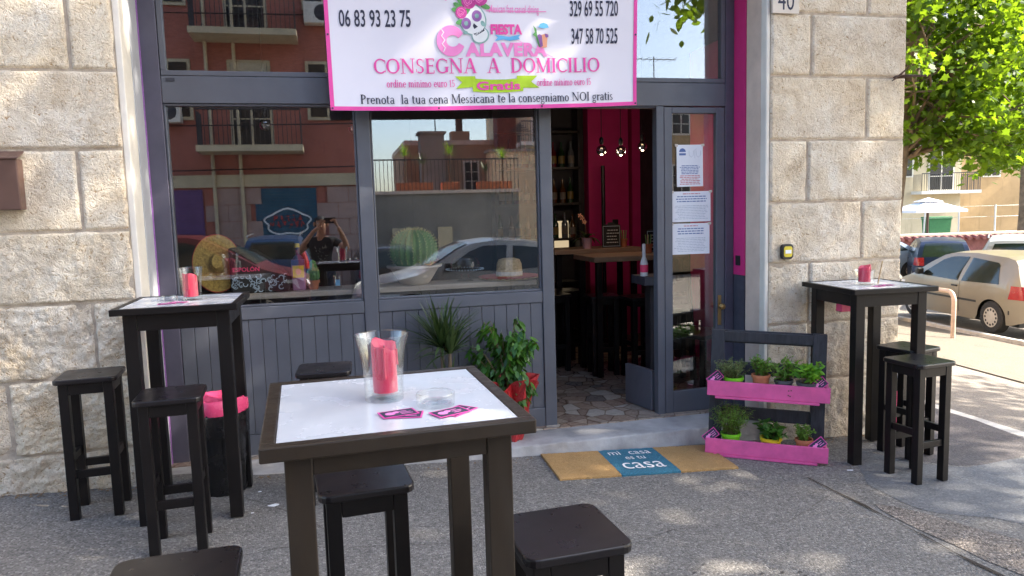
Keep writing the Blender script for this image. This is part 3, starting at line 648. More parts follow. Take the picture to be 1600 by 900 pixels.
mb = MB(); fbox(mb, 1.486, 2.254, 2.226, 2.239, .01, .06); bpart('door_head', mb, M['groove'])
def glazed(name, x0, x1, z0, z1, bead=.035, y=0.0, tilt=.42, pm=None, fm=None):
    mb = MB()
    mb.box(x0, x1, yf + y, yf + y + .05, z0, z0 + bead); mb.box(x0, x1, yf + y, yf + y + .05, z1 - bead, z1)
    mb.box(x0, x0 + bead, yf + y, yf + y + .05, z0 + bead + .0005, z1 - bead - .0005); mb.box(x1 - bead, x1, yf + y, yf + y + .05, z0 + bead + .0005, z1 - bead - .0005)
    o = bpart(name, mb, fm or G, bevel=.003)
    zc = (z0 + z1) / 2; hh = (z1 - z0) / 2 - bead + .006; p = MB(); p.box(x0 + bead - .006, x1 - bead + .006, -.003, .003, -hh, hh)
    p.build('pane', pm or M['pane'], o, loc=(0, yf + y + .028, zc), rot=(-R(tilt), 0, 0)); return o
glazed('transom_window', -.930, .86, 2.402, 3.28, .03); glazed('transom_window', .872, 2.788, 2.402, 3.28, .03)
glazed('shop_window', -.932, .189, .985, 2.238, .012, .015); glazed('shop_window', .281, 1.398, .985, 2.238, .012, .015)
for x0, x1 in ((-.932, .189), (.281, 1.398)):
    mb = MB(); fbox(mb, x0, x1, .905, .983, .003); bpart('window_rail', mb, G, bevel=.004)
    mb = MB(); fbox(mb, x0, x1, .024, .160, .003); bpart('bottom_rail', mb, G, bevel=.004)
    mb = MB(); n = int(round((x1 - x0) / .083)); wd = (x1 - x0) / n
    for i in range(n): fbox(mb, x0 + i * wd + .0016, x0 + (i + 1) * wd - .0016, .163, .902, .011, .03)
    pn = bpart('boarded_panel', mb, G, bevel=.0016)
    mb = MB(); fbox(mb, x0, x1, .161, .904, .031, .05); bpart('panel_backing', mb, M['groove'], parent=pn)
# glazed door leaf on the right
mb = MB()
for a in ((2.317, 2.378, .03, 2.232), (2.722, 2.788, .03, 2.232)): fbox(mb, *a, .004, .05)
fbox(mb, 2.3785, 2.7215, 2.190, 2.232, .004, .05); fbox(mb, 2.3785, 2.7215, .03, .190, .004, .05)
door = bpart('door', mb, G, bevel=.004)
p = MB(); p.box(2.372, 2.728, -.003, .003, -1.004, 1.004); p.build('pane', M['door_pane'], door, loc=(0, yf + .027, 1.19), rot=(-R(.42), 0, 0))
hn = MB(); hn.lathe([(.004, 0), (.012, .0), (.012, .02), (.02, .03), (.024, .045), (.018, .058), (.0, .062)], 16, mtx=Tm(2.748, yf + .004, .80, rx=R(90))); hn.build('handle', M['brass'], door, smooth=True)
hn = MB(); hn.box(2.735, 2.761, yf - .002, yf + .0035, .66, .88); hn.build('lock_plate', M['brass'], door, bevel=.001)
# low grey panel of the open leaf, just inside
mb = MB(); mb.box(-.02, .02, 0, .34, .0, .30); bpart('open_leaf_panel', mb, M['grey_paint'], bevel=.004, loc=(2.262, yf + .09, .035), rot=(0, 0, R(12)))
# sensor slot on transom
mb = MB(); mb.box(-.905, -.855, yf - .004, yf + .0015, 2.368, 2.386); bpart('vent_slot', mb, M['groove'], parent=tr_)

# ================================================================== INTERIOR
mb = MB(); mb.box(-8.69, 3.69, 4.785, 16.1, -.3, .030); o = struct(mb.build('floor', M['terrazzo']))
mb = MB(); mb.box(-8.69, 3.69, 4.93, 16.1, 3.02, 3.1); struct(mb.build('ceiling', M['int_ceiling']))
mb = MB(); mb.box(-2.2, -2.1, 4.93, 10.2, .031, 3.019); struct(mb.build('wall', M['int_pink']))
mb = MB(); mb.box(3.55, 3.69, 4.93, 6.15, .031, 3.019); struct(mb.build('wall', M['int_dark']))
mb = MB(); mb.box(3.50, 3.69, 6.152, 6.75, .031, 3.019); struct(mb.build('wall', M['int_pink']))
mb = MB(); mb.box(3.56, 3.69, 6.752, 9.0, .031, 3.019); struct(mb.build('wall', M['int_dark']))
# back wall with its magenta panel
mb = MB(); mb.box(.9, 2.898, 8.2, 8.35, .031, 3.019); struct(mb.build('wall', M['int_dark']))
mb = MB(); mb.box(-2.1, .898, 8.2, 8.35, .031, 3.019); struct(mb.build('wall', M['int_dark']))
mb = MB(); mb.box(2.90, 3.39, 8.05, 8.35, .031, 3.019); struct(mb.build('wall', M['int_pink']))
mb = MB(); mb.box(3.392, 3.455, 8.2, 8.35, .031, 3.019); struct(mb.build('wall', M['int_dark']))
mb = MB(); mb.box(3.457, 3.558, 8.1, 8.35, .031, 3.019); struct(mb.build('wall', M['int_pink']))
# ================================================================== FURNITURE
def make_stool(name, label, loc, rz, group):
    t = thing(name, label, 'bar stool', loc, rz, group); W2 = .122; L = .044; h = .700
    mb = MB(); q = [];
    for cx, cy, a0 in ((.110, .110, 0), (-.110, .110, 90), (-.110, -.110, 180), (.110, -.110, 270)):
        for k in range(5): a = R(a0 + 22.5 * k); q.append((cx + .034 * math.cos(a), cy + .034 * math.sin(a)))
    mb.prism(q, h + .001, h + .026); mb.build('seat', M['black_top'], t, bevel=.006, segs=3)
    mb = MB()
    for s in (-1, 1):
        mb.box(-W2 + L + .001, W2 - L - .001, s * (W2 - .012) - .010, s * (W2 - .012) + .010, h - .055, h - .0005)
        mb.box(s * (W2 - .012) - .010, s * (W2 - .012) + .010, -W2 + L + .001, W2 - L - .001, h - .055, h - .0005)
    mb.build('apron', M['black_wood'], t, bevel=.002)
    for sx in (-1, 1):
        for sy in (-1, 1):
            mb = MB(); x0 = sx * W2 - (L if sx > 0 else 0); y0 = sy * W2 - (L if sy > 0 else 0); mb.box(x0, x0 + L, y0, y0 + L, 0, h); mb.build('leg', M['black_wood'], t, bevel=.003)
    for s in (-1, 1):
        mb = MB(); mb.box(-W2 + L - .004, W2 - L + .004, s * (W2 - .022) - .011, s * (W2 - .022) + .011, .215, .255); mb.build('stretcher', M['black_wood'], t, bevel=.002)
        mb = MB(); mb.box(s * (W2 - .022) - .011, s * (W2 - .022) + .011, -W2 + L - .004, W2 - L + .004, .29, .33); mb.build('stretcher', M['black_wood'], t, bevel=.002)
    return t
GS = 'black wooden bar stools outside the bar'
st0 = make_stool('bar_stool', 'black square stool by the rough stone wall, standing left of the left high table', (-1.235, 4.125, gz(-1.235)), R(4), GS)
for x, y, a, l in ((-.752, 3.60, 3, 'black square stool drawn up in front of the left high table'),
                   (-.07, 4.05, -3, 'black square stool against the grey boarded panel, half hidden behind the front table'),
                   (.058, 2.315, 4, 'black square stool tucked under the front table with the big candle vase'),
                   (.555, 1.79, 3, 'black square stool in the foreground just right of the front table, seat seen from above'),
                   (-.39, 1.725, 2, 'black stool cut off by the bottom left corner, only its seat showing'),
                   (3.372, 3.625, 5, 'black square stool nearest the camera beside the right high table'),
                   (3.66, 4.03, 14, 'black square stool behind the other one at the right high table, by the pink bin')):
    copy_tree(st0, (x, y, gz(x)), R(a), l)
def make_table(label, loc, rz, wx=.58, wy=.58, wood='black_wood', H=1.10, LW=.062):
    t = thing('high_table', label, 'high table', loc, rz, 'black high tables with white tops outside the bar'); AP = H - (.115 if LW > .06 else .082); L = LW; F = .032
    mb = MB(); a, b = wx / 2, wy / 2
    mb.box(-a, a, -b, -b + F, H - .032, H); mb.box(-a, a, b - F, b, H - .032, H)
    mb.box(-a, -a + F, -b + F + .0006, b - F - .0006, H - .032, H); mb.box(a - F, a, -b + F + .0006, b - F - .0006, H - .032, H)
    mb.build('top_frame', M[wood], t, bevel=.0035)
    mb = MB(); mb.box(-a + F + .0006, a - F - .0006, -b + F + .0006, b - F - .0006, H - .028, H - .0022); mb.build('white_top', M['laminate'], t)
    i, j = a - .045, b - .045; mb = MB()
    for s in (-1, 1):
        mb.box(-i + L + .001, i - L - .001, s * (j - .014) - .011, s * (j - .014) + .011, AP, H - .033)
        mb.box(s * (i - .014) - .011, s * (i - .014) + .011, -j + L + .001, j - L - .001, AP, H - .033)
    mb.build('apron', M[wood], t, bevel=.002)
    for sx_ in (-1, 1):
        for sy_ in (-1, 1):
            mb = MB(); x0 = sx_ * i - (L if sx_ > 0 else 0); y0 = sy_ * j - (L if sy_ > 0 else 0); mb.box(x0, x0 + L, y0, y0 + L, 0, H - .033); mb.build('leg', M[wood], t, bevel=.003)
    return t
T1 = (-.75, 4.09, gz(-.75)); T2 = (.115, 1.795, gz(.115)); T3 = (3.395, 4.105, gz(3.4) + .0)
make_table('black high table with a white top at the left end of the shop window', T1, R(0), .575, .58)
make_table('high table in the foreground with a large white top carrying vase, ashtray and flyers', T2, R(2.2), .575, .60, 'dark_wood', LW=.056)
make_table('black high table with a grey white top against the right stone pier', T3, R(-4), .58, .58, H=1.135)
H1, H2, H3 = T1[2] + 1.0985, T2[2] + 1.0985, T3[2] + 1.1335
# vases and candles
def vase(label, x, y, z, ht, rt, rb, cat='vase'):
    t = MB(); n = 10
    prof = [(rb * .2, 0), (rb, 0), (rb * 1.02, .006)] + [(rb + (rt - rb) * (k / n) ** 2.2, .006 + (ht - .006) * k / n) for k in range(1, n + 1)]
    inn = [(r_ - .004, z_) for r_, z_ in prof[:2:-1]] + [(rb - .004, .018), (.001, .018)]
    t.lathe(prof + [(rt + .001, ht + .002)] + inn, 40); o = t.build('glass_vase', M['glassware'], smooth=True, loc=(x, y, z)); return tag(o, label, cat, 'clear glass vases holding pink candles')
def candle(label, x, y, z, ht, r0, seed):
    rr = random.Random(seed); t = thing('candle', label, 'candle', (x, y, z), 0, 'pink pillar candles')
    mb = MB(); n = 28; ph = rr.uniform(0, 6)
    rim = lambda a: ht * (1 + .09 * math.sin(a + ph) + .035 * math.sin(3 * a + 1 + ph))
    rows = [(1.0, 0), (1.0, .25), (.99, .5), (1.0, .75), (.99, .95), (.93, 1.0), (.8, .985), (.6, .90), (.25, .86), (.02, .86)]
    for f_, hz_ in rows:
        for k in range(n):
            a = 2 * math.pi * k / n; drip = 1 + .05 * math.sin(5 * a + ph) * hz_ + .03 * math.sin(11 * a); mb.v.append((r0 * f_ * drip * math.cos(a), r0 * f_ * drip * math.sin(a), hz_ * rim(a)))
    mb.f = [(i * n + k, i * n + (k + 1) % n, (i + 1) * n + (k + 1) % n, (i + 1) * n + k) for i in range(len(rows) - 1) for k in range(n)]
    for k in range(7):
        a = rr.uniform(0, 6.28); L = rr.uniform(.3, .8) * ht; top = rim(a) * .98; b = r0 * 1.0
        mb.tube([(b * math.cos(a), b * math.sin(a), top), (b * 1.02 * math.cos(a), b * 1.02 * math.sin(a), top - L * .6), (b * 1.01 * math.cos(a), b * 1.01 * math.sin(a), top - L)], [.004, .0035, .005], 6)
    mb.build('wax', M['wax'], t, smooth=True, sharp=60)
    mb = MB(); mb.tube([(0, 0, ht * .86), (.001, 0, ht * .86 + .012)], .0012, 5); mb.build('wick', M['wire'], t)
    return t
vase('large flared glass vase on the front table around a tall pink candle', .108, 1.805, H2, .160, .066, .047)
candle('tall dripping pink candle in the large vase on the front table', .112, 1.807, H2 + .019, .118, .030, 2)
vase('glass vase on the left table in front of the woven sombrero', -.717, 4.10, H1, .168, .060, .048)
candle('pink candle in the vase on the left high table', -.722, 4.10, H1 + .019, .112, .036, 5)
vase('low clear glass with a pink candle on the right high table', 3.362, 4.09, H3, .095, .064, .056)
candle('crumpled short pink candle in the low glass on the right table', 3.362, 4.09, H3 + .019, .100, .036, 8)
mb = MB(); mb.tube([(3.44, 4.06, H3 + .002), (3.475, 4.065, H3 + .15)], .004, 8); tag(mb.build('stick', M['straw_pale']), 'pale thin stick leaning up from the low glass on the right table', 'stick')
# ashtrays
def ashtray(label, x, y, z, r0):
    mb = MB(); mb.lathe([(.001, 0), (r0 * .92, 0), (r0 * .97, .003), (r0, .028), (r0 * .98, .031), (r0 * .86, .030), (r0 * .82, .010), (.001, .008)], 40, wob=lambda a, z_: 1 + (.02 * math.cos(8 * a) if z_ > .02 else 0))
    tag(mb.build('glass_ashtray', M['glassware'], smooth=True, loc=(x, y, z)), label, 'ashtray', 'round clear glass ashtrays')
ashtray('round glass ashtray beside the flyers on the front table', .221, 1.703, H2, .046)
ashtray('round glass ashtray at the left edge of the left high table', -.826, 4.05, H1, .05)
# printed flyers: dark cards with a magenta border, a figure and a line of marks
def card(label, x, y, z, rz, w2=.042, h2=.027, cat='card', grp='dark flyers with a magenta border', tilt=None, name='flyer'):
    t = thing(name, label, cat, (x, y, z), rz, grp)
    if tilt is not None: t.rotation_euler = tilt
    mb = MB(); mb.box(-w2, w2, -h2, h2, 0, .0007); mb.build('sheet', M['pink_print'], t)
    mb = MB(); mb.box(-w2 + .004, w2 - .004, -h2 + .004, h2 - .004, .0008, .0010); mb.build('dark_field', M['dark_print'], t)
    mb = MB(); rr = random.Random(int(abs(x) * 999 + abs(y) * 77))
    mb.disc((-w2 * .45, 0, .0012), h2 * .45, 10); mb.disc((-w2 * .1, h2 * .2, .0013), h2 * .3, 10)
    for k in range(3): mb.box(w2 * .1, w2 * (.5 + .3 * rr.random()), h2 * (.35 - .38 * k) - .0018, h2 * (.35 - .38 * k) + .0018, .0011, .00125)
    mb.build('printed_figure', M['light_pink_print'], t); return t
cards = [(.140, 1.640, -12, 'magenta bordered flyer left of the ashtray on the front table, lower one'), (.128, 1.652, 12, 'magenta bordered flyer fanned out under the other left of the ashtray'),
         (.262, 1.632, 44, 'magenta bordered flyer under the right side of the ashtray on the front table'), (.242, 1.622, 24, 'magenta bordered flyer tilted lowest at the right of the ashtray on the front table')]
for k, (x, y, a, l) in enumerate(cards): card(l, x, y, H2 + .0008 + .0016 * (k % 2), R(a))
card('flyer lying beside the ashtray on the left high table', -.815, 3.97, H1 + .0008, R(10)); card('flyer lying before the vase on the left high table', -.765, 3.99, H1 + .0026, R(-18))
card('flyer lying before the candle glass on the right high table', 3.36, 3.965, H3 + .0008, R(20)); card('flyer lying to the right of the candle glass on the right high table', 3.44, 3.985, H3 + .0026, R(-12))
# pink tags showing under two table tops
for (x, y, z, a, l) in ((T1[0] + .08, T1[1] + .17, T1[2] + .955, 0, 'pink card box fixed under the left high table'), (T3[0] - .10, T3[1] + .05, T3[2] + .955, -4, 'pink card box fixed under the right high table')):
    mb = MB(); mb.box(-.07, .07, -.03, .03, 0, .112); tag(mb.build('card_box', M['bag_pink'], bevel=.004, loc=(x, y, z), rot=(0, 0, R(a))), l, 'box', 'pink boxes under the table tops')

# ================================================================== BANNER
BW0, BW1, BZ0, BZ1 = .040, 2.037, 2.175, 3.02
BY = 4.66
def bsurf(u, v, e=0.0):
    """u: metres from the left edge, v: metres up from the bottom edge"""
    a = u / (BW1 - BW0); x = BW0 + u - .012 * v; z = BZ0 + v + .046 * a - .012 * math.sin(a * math.pi) * (1 - min(1, v / .8))
    y = BY + .012 * math.sin(u * 4.2 + v * 2.0) + .0014 * math.sin(u * 11 - v * 5) + .02 * math.sin(v * 3 + a * 2) - e
    return (x, y, z)
banner = thing('banner', 'white pink bordered delivery banner with phone numbers hanging over the shop window', 'banner', (0, 0, 0))
WB, HB = BW1 - BW0, .84
def bgrid(u0, u1, v0, v1, e, nx, ny):
    mb = MB(); mb.v = [bsurf(u0 + (u1 - u0) * i / nx, v0 + (v1 - v0) * j / ny, e) for j in range(ny + 1) for i in range(nx + 1)]
    mb.f = [(j * (nx + 1) + i, j * (nx + 1) + i + 1, (j + 1) * (nx + 1) + i + 1, (j + 1) * (nx + 1) + i) for j in range(ny) for i in range(nx)]; return mb
sheet_o = bgrid(0, WB, 0, HB, 0, 80, 36).build('cloth', M['banner'], banner, smooth=True)
sm = sheet_o.modifiers.new('thickness', 'SOLIDIFY'); sm.thickness = .002; sm.offset = -1
bd = .024; mb = MB()
for a in ((0, bd, 0, HB, 6, 36), (WB - bd, WB, 0, HB, 6, 36), (bd, WB - bd, 0, bd, 80, 3)):
    g_ = bgrid(a[0], a[1], a[2], a[3], .003, a[4], a[5]); mb.add(g_.v, g_.f)
mb.build('pink_border', M['pink_print'], banner, smooth=True)
E1 = .0035
def serif_words(name, s, x0, y0, width, height, material):
    tot = sum(GL[c][0] for c in s); k = width / tot; pen = x0
    for wd in s.split(' '):
        if wd:
            L = sum(GL[c][0] for c in wd) * k; mb = MB(); serif_text(mb, wd, pen, y0, L, height, bf); mb.build(name, material, banner); pen += L
        pen += GL[' '][0] * k
bf = lambda u, v, e=0: bsurf(u, v, E1 + e * 3.2)
def px(pxx, pyy):          # photograph scale of the banner: 1 px = about 4.13 mm
    return ((pxx - 517) * .00415 - (0 if pyy > 90 else 0), (172 - pyy) * .00412)
for s_, a_, b_, w_, h_ in (('06 83 93 23 75', .083, .500, .430, .098), ('329 69 55 720', 1.540, .570, .325, .095), ('347 58 70 525', 1.548, .400, .315, .095)):
    mb = MB(); text_on(mb, s_, a_, b_, w_, h_, bf, bold=.012); mb.build('phone_number', M['dark_print'], banner)
serif_words('headline_word', 'CONSEGNA  A  DOMICILIO', .270, .222, 1.47, .090, M['pink_print'])
for a_, w_ in ((.345, .425), (1.305, .372)): mb = MB(); serif_text(mb, 'ordine minimo euro 15', a_, .140, w_, .046, bf); mb.build('minimum_order_line', M['pink_print'], banner)
serif_words('bottom_line_word', 'Prenota  la tua cena Messicana te la consegniamo NOI gratis', .180, .040, 1.65, .056, M['dark_print'])
mb = MB()
def bpoly(pts, e=0): mb.poly([bf(a, b, e) for a, b in pts])
bpoly([(.77, .204), (.90, .204), (.90, .139), (.775, .129), (.815, .167)], .0002); bpoly([(1.17, .204), (1.31, .204), (1.265, .167), (1.32, .129), (1.17, .129)], .0002)
bpoly([(.88, .189), (1.0, .181), (1.10, .181), (1.21, .189), (1.21, .110), (1.10, .102), (1.0, .102), (.88, .110)], .0006); mb.build('green_ribbon', M['lime_print'], banner)
mb = MB(); text_on(mb, 'Gratis', .905, .120, .285, .050, lambda u, v: bf(u, v, .0012), bold=.03); mb.build('ribbon_lettering', M['pink_print'], banner)
# bar logo: big notched initial and heavy capitals
mb = MB(); cxc, cyc = .755, .415
out = [(cxc + .088 * math.cos(R(a)), cyc + .092 * math.sin(R(a))) for a in range(28, 341, 12)]; inn = [(cxc + .012 + .040 * math.cos(R(a)), cyc + .034 * math.sin(R(a))) for a in range(340, 27, -12)]
k = len(out); vs = [bf(a, b, .0003) for a, b in out] + [bf(a, b, .0003) for a, b in inn[::-1]]; mb.add(vs, [(i, i + 1, k + i + 1, k + i) for i in range(k - 1)])
text_on(mb, 'ALAVERA', .845, .328, .535, .078, bf, bold=.055, spacing=1.12)
mb.build('logo_lettering', M['light_pink_print'], banner)
mb = MB(); zz = [(.695, .490), (.712, .465), (.698, .445), (.718, .420), (.700, .398), (.718, .375), (.706, .350)]
for i in range(len(zz) - 1): (a, b), (c, d) = zz[i], zz[i + 1]; bpoly([(a - .003, b), (a + .003, b), (c + .003, d), (c - .003, d)], .0008)
mb.build('logo_crack', M['white_print'], banner)
mb = MB(); text_on(mb, 'Mexican fast casual dining', 1.005, .585, .325, .046, bf, bold=.004); bpoly([(.985, .592), (1.38, .592), (1.38, .597), (.985, .597)], .0004)
bpoly([(.66, .690), (.665, .695), (.74, .655), (.735, .650)]); bpoly([(1.0, .50), (1.0, .503), (1.42, .318), (1.42, .315)], .0002); mb.build('struck_out_line', M['light_pink_print'], banner)
mb = MB(); text_on(mb, 'FIESTA', 1.01, .458, .205, .058, lambda u, v: bf(u, v, .0005), bold=.05); mb.build('fiesta_lettering', M['pink_print'], banner)
mb = MB(); bpoly([(1.035, .452), (1.055, .436), (1.035, .415), (1.09, .424), (1.13, .416), (1.20, .425), (1.19, .438), (1.205, .455), (1.13, .440), (1.08, .446)], .0007); mb.build('blue_brush_ribbon', M['blue_print'], banner)
LOGO = lambda u, v: (.912 + (u - .912) * .93, .555 + (v - .53) * .93)
# sugar skull with a crown of roses
def bell(cx, cy, rx, ry, rot=0, n=18, e=0):
    cx, cy = LOGO(cx, cy)
    c, s = math.cos(rot), math.sin(rot); mb.poly([bf(cx + rx * math.cos(t) * c - ry * math.sin(t) * s, cy + rx * math.cos(t) * s + ry * math.sin(t) * c, e) for t in [6.28319 * q / n for q in range(n)]])
mb = MB(); bell(.895, .515, .088, .098, R(25), e=.0002); bell(.945, .415, .058, .050, R(20), e=.0003); mb.build('skull_outline', M['teal_print'], banner)
mb = MB(); bell(.895, .515, .080, .090, R(25), e=.0006); bell(.944, .417, .050, .043, R(20), e=.0007); mb.build('skull', M['white_print'], banner)
mb = MB(); bell(.851, .490, .031, .034, e=.0010); bell(.925, .538, .032, .034, e=.0010); mb.build('skull_eyes', M['purple_print'], banner)
mb = MB(); bell(.851, .490, .013, .014, e=.0014); bell(.925, .538, .013, .014, e=.0014)
mb.build('eye_centres', M['teal_print'], banner)
mb = MB(); bell(.965, .49, .013, .018, R(30), e=.0011); mb.build('cheek_flower', M['teal_print'], banner)
mb = MB(); bell(.845, .432, .014, .010, e=.0011); mb.build('cheek_flower', M['teal_print'], banner)
mb = MB()
for t in range(5): bell(.915 + .012 * t, .420 + .009 * t, .003, .011, R(-20), 6, e=.0014)
mb.build('teeth', M['white_print'], banner)
mb = MB(); bpoly([LOGO(*q) for q in ((.903, .492), (.930, .470), (.905, .455), (.896, .475))], .001); bpoly([LOGO(*q) for q in ((.898, .425), (.915, .412), (.975, .445), (.972, .462), (.945, .440))], .0009); mb.build('skull_nose_and_mouth', M['dark_print'], banner)
mb = MB()
for cx, cy, a in ((.80, .600, 2.6), (.81, .640, 1.9), (.985, .600, -.3), (.965, .655, .7), (.815, .500, 3.4), (.90, .700, 1.4), (.972, .690, .9), (.855, .565, .8), (.79, .575, 3.0)): bell(cx, cy, .034, .015, a, 8, e=.0008)
mb.build('leaves', M['green_print'], banner)
mb = MB()
for cx, cy, rr_ in ((.873, .632, .047), (.952, .652, .047), (.820, .558, .036), (.905, .690, .04)): bell(cx, cy, rr_, rr_, e=.0012)
mb.build('roses', M['rose_print'], banner)
mb = MB()
for cx, cy, rr_ in ((.873, .632, .047), (.952, .652, .047), (.820, .558, .036), (.905, .690, .04)):
    for q, (f0, a0) in enumerate(((.75, 0), (.5, 2), (.26, 4))):
        n = 12; vs = []
        for i in range(n + 1):
            a = a0 + 4.6 * i / n
            for f_ in (f0, f0 - .10): vs.append(bf(*LOGO(cx + rr_ * f_ * math.cos(a), cy + rr_ * f_ * math.sin(a)), .0017))
        mb.add(vs, [(2 * i, 2 * i + 2, 2 * i + 3, 2 * i + 1) for i in range(n)])
mb.build('rose_petal_lines', M['light_pink_print'], banner)
# cocktail glass with parasol and palm
mb = MB(); bpoly([(1.325, .450), (1.385, .462), (1.378, .378), (1.345, .375)], .001); mb.build('cocktail_drink', M['orange_print'], banner)
mb = MB(); bpoly([(1.330, .458), (1.345, .450), (1.352, .385), (1.335, .378), (1.315, .450)], .0014); bpoly([(1.365, .462), (1.39, .455), (1.39, .440), (1.372, .436)], .0015); mb.build('cocktail_glass', M['purple_print'], banner)
mb = MB(); bpoly([(1.325, .500), (1.335, .520), (1.36, .528), (1.385, .518), (1.395, .498), (1.36, .492)], .001); mb.build('cocktail_parasol', M['blue_print'], banner)
mb = MB(); bpoly([(1.29, .510), (1.30, .470), (1.285, .455), (1.305, .440), (1.325, .380), (1.335, .378), (1.315, .450), (1.31, .490)], .0008); mb.build('palm_leaf', M['green_print'], banner)
mb = MB()
LOGO = lambda u, v: (u, v)
for u, v in ((.012, .012), (.66, .012), (1.33, .012), (WB - .012, .012), (.012, .45), (WB - .012, .45)): bell(u, v, .0065, .0065, n=10, e=.002)
mb.build('eyelets', M['dark_print'], banner)
mb = MB()
for u in (.012, WB - .012):
    p = Vector(bsurf(u, HB - .02)); mb.tube([p, p + Vector((0, .1, .15)), (p.x, FY - .005, p.z + .26)], .004, 6)
mb.build('tie_cord', M['wire'], banner)

# ================================================================== SMALL THINGS FIXED TO THE FACADE
t = thing('mailbox', 'brown metal letter box cut off by the left edge, on the stone wall', 'letter box', (-1.735, 4.45, 1.62))
mb = MB(); mb.box(-.175, .175, -.085, -.006, 0, .265); mb.build('body', M['brown_metal'], t, bevel=.006)
mb = MB(); mb.add([(-.185, -.095, .262), (.185, -.095, .262), (.185, -.002, .300), (-.185, -.002, .300), (-.185, -.095, .270), (.185, -.095, .270), (.185, -.002, .310), (-.185, -.002, .310)], [(0, 3, 2, 1), (4, 5, 6, 7), (0, 1, 5, 4), (1, 2, 6, 5), (2, 3, 7, 6), (3, 0, 4, 7)]); mb.build('lid', M['brown_metal'], t, bevel=.003)
mb = MB(); mb.box(-.05, .09, -.0875, -.0855, .16, .178); mb.build('name_plate', M['cream_ceramic'], t)
t = thing('doorbell', 'round edged black doorbell with a yellow centre on the right pier', 'doorbell', (3.012, 4.437, 1.21))
def rrect(w_, h_, r_, n=5):
    q = []
    for cx, cy, a0 in ((w_ - r_, h_ - r_, 0), (-w_ + r_, h_ - r_, 90), (-w_ + r_, -h_ + r_, 180), (w_ - r_, -h_ + r_, 270)):
        for k in range(n): a = R(a0 + 90 / (n - 1) * k); q.append((cx + r_ * math.cos(a), cy + r_ * math.sin(a)))
    return q
mb = MB(); mb.prism(rrect(.044, .052, .024), 0, .028, Tm(rx=R(90))); mb.build('housing', M['black_plastic'], t, bevel=.004)
mb = MB(); mb.prism(rrect(.032, .036, .016), .0285, .032, Tm(rx=R(90))); mb.build('button_plate', M['yellow_enamel'], t, bevel=.001)
mb = MB(); mb.box(-.022, .022, -.034, -.0325, -.012, .012); mb.build('name_slip', M['paper'], t)
t = thing('house_number_tile', 'pale tile with the number 40 high on the right stone pier', 'house number', (2.985, 4.435, 2.865))
mb = MB(); mb.box(-.10, .10, -.014, .004, -.085, .085); mb.build('tile', M['cream_ceramic'], t, bevel=.003)
mb = MB(); text_on(mb, '40', 0, -.062, .12, .12, lambda a, b: (a, -.0146, b), align='c'); mb.build('digits', M['dark_print'], t)
t = thing('iron_hook', 'rusty iron spike and hook sticking out of the right pier', 'hook', (3.86, 4.445, 2.39))
mb = MB(); mb.tube([(.0, .03, 0), (.05, -.06, -.005), (.12, -.16, -.02)], [.012, .011, .006], 8); mb.build('spike', M['rust'], t, smooth=True)
mb = MB(); mb.tube([(-.045, -.03, -.035), (.005, -.05, .005), (.05, -.075, .055)], [.004, .008, .003], 6); mb.build('cross_pin', M['rust'], t, smooth=True)
mb = MB(); mb.box(-.004, .003, -.030, .030, -.036, .036); tag(mb.build('switch', M['black_plastic'], bevel=.004, loc=(2.860, 4.79, 1.135)), 'black light switch on the magenta strip beside the door', 'switch')
# paper notices taped inside the door pane
def notice(label, x0, z0, x1, z1, seed, kind):
    t = thing('paper_notice', label, 'notice', ((x0 + x1) / 2, FY + .022, (z0 + z1) / 2), 0, 'white notices taped to the glass door'); t.rotation_euler = (-R(.42), R((seed - 2) * .35), 0)
    w2, h2 = (x1 - x0) / 2, (z1 - z0) / 2; rr = random.Random(seed)
    mb = MB(); mb.box(-w2, w2, -.0006, 0, -h2, h2); mb.build('sheet', M['paper'], t)
    def lines(mb, zt, zb, n, frac, th=.0028):
        for i in range(n):
            z = zt - (zt - zb) * i / max(1, n - 1); L = w2 * frac * rr.uniform(.75, 1); a = -L
            while a < L:
                b = min(L, a + rr.uniform(.008, .03)); mb.box(a, b, -.0012, -.0008, z - th, z + th); a = b + .005
        return mb
    if kind == 0:
        lines(MB(), -.0, -h2 * .38, 6, .8).build('blue_text', M['text_blue'], t); lines(MB(), -h2 * .48, -h2 * .88, 6, .8).build('red_text', M['text_red'], t)
        mb = MB(); mb.poly([(-w2 * .55 + .026 * math.cos(a), -.0012, h2 * .66 + .026 * math.sin(a)) for a in np.linspace(0, math.pi, 10)]); mb.box(-w2 * .55 - .026, -w2 * .55 + .026, -.0013, -.0009, h2 * .50, h2 * .60); mb.build('badge', M['text_blue'], t)
        mb = MB()
        for cx in (.012, .068):
            mb.tube([(cx - .018, -.001, h2 * .72), (cx - .016, -.001, h2 * .5), (cx, -.001, h2 * .40), (cx + .016, -.001, h2 * .5), (cx + .018, -.001, h2 * .72)], .0012, 4)
        mb.tube([(.04, -.001, h2 * .36), (.04, -.001, h2 * .76), (.055, -.001, h2 * .80)], .0012, 4); mb.build('line_drawing', M['text_grey'], t)
    else:
        lines(MB(), h2 * .84, h2 * .84, 1, .45).build('red_text', M['text_red'], t); lines(MB(), h2 * .66, h2 * .34, 3, .9, .0035).build('blue_text', M['text_blue'], t)
        lines(MB(), h2 * .05, -h2 * .8, 9, .9, .0018).build('grey_text', M['text_grey'], t)
    mb = MB()
    for sx_, sz_ in ((-1, 1), (1, 1)): mb.box(sx_ * w2 - .012, sx_ * w2 + .012, -.0016, -.0012, sz_ * h2 - .012, sz_ * h2 + .006)
    mb.build('tape', M['cream_ceramic'], t)
notice('upright notice with a blue badge and line drawing, topmost on the glass door', 2.420, 1.676, 2.626, 1.972, 1, 0)
notice('wide notice with blue heading, middle one on the glass door', 2.384, 1.424, 2.686, 1.642, 2, 1)
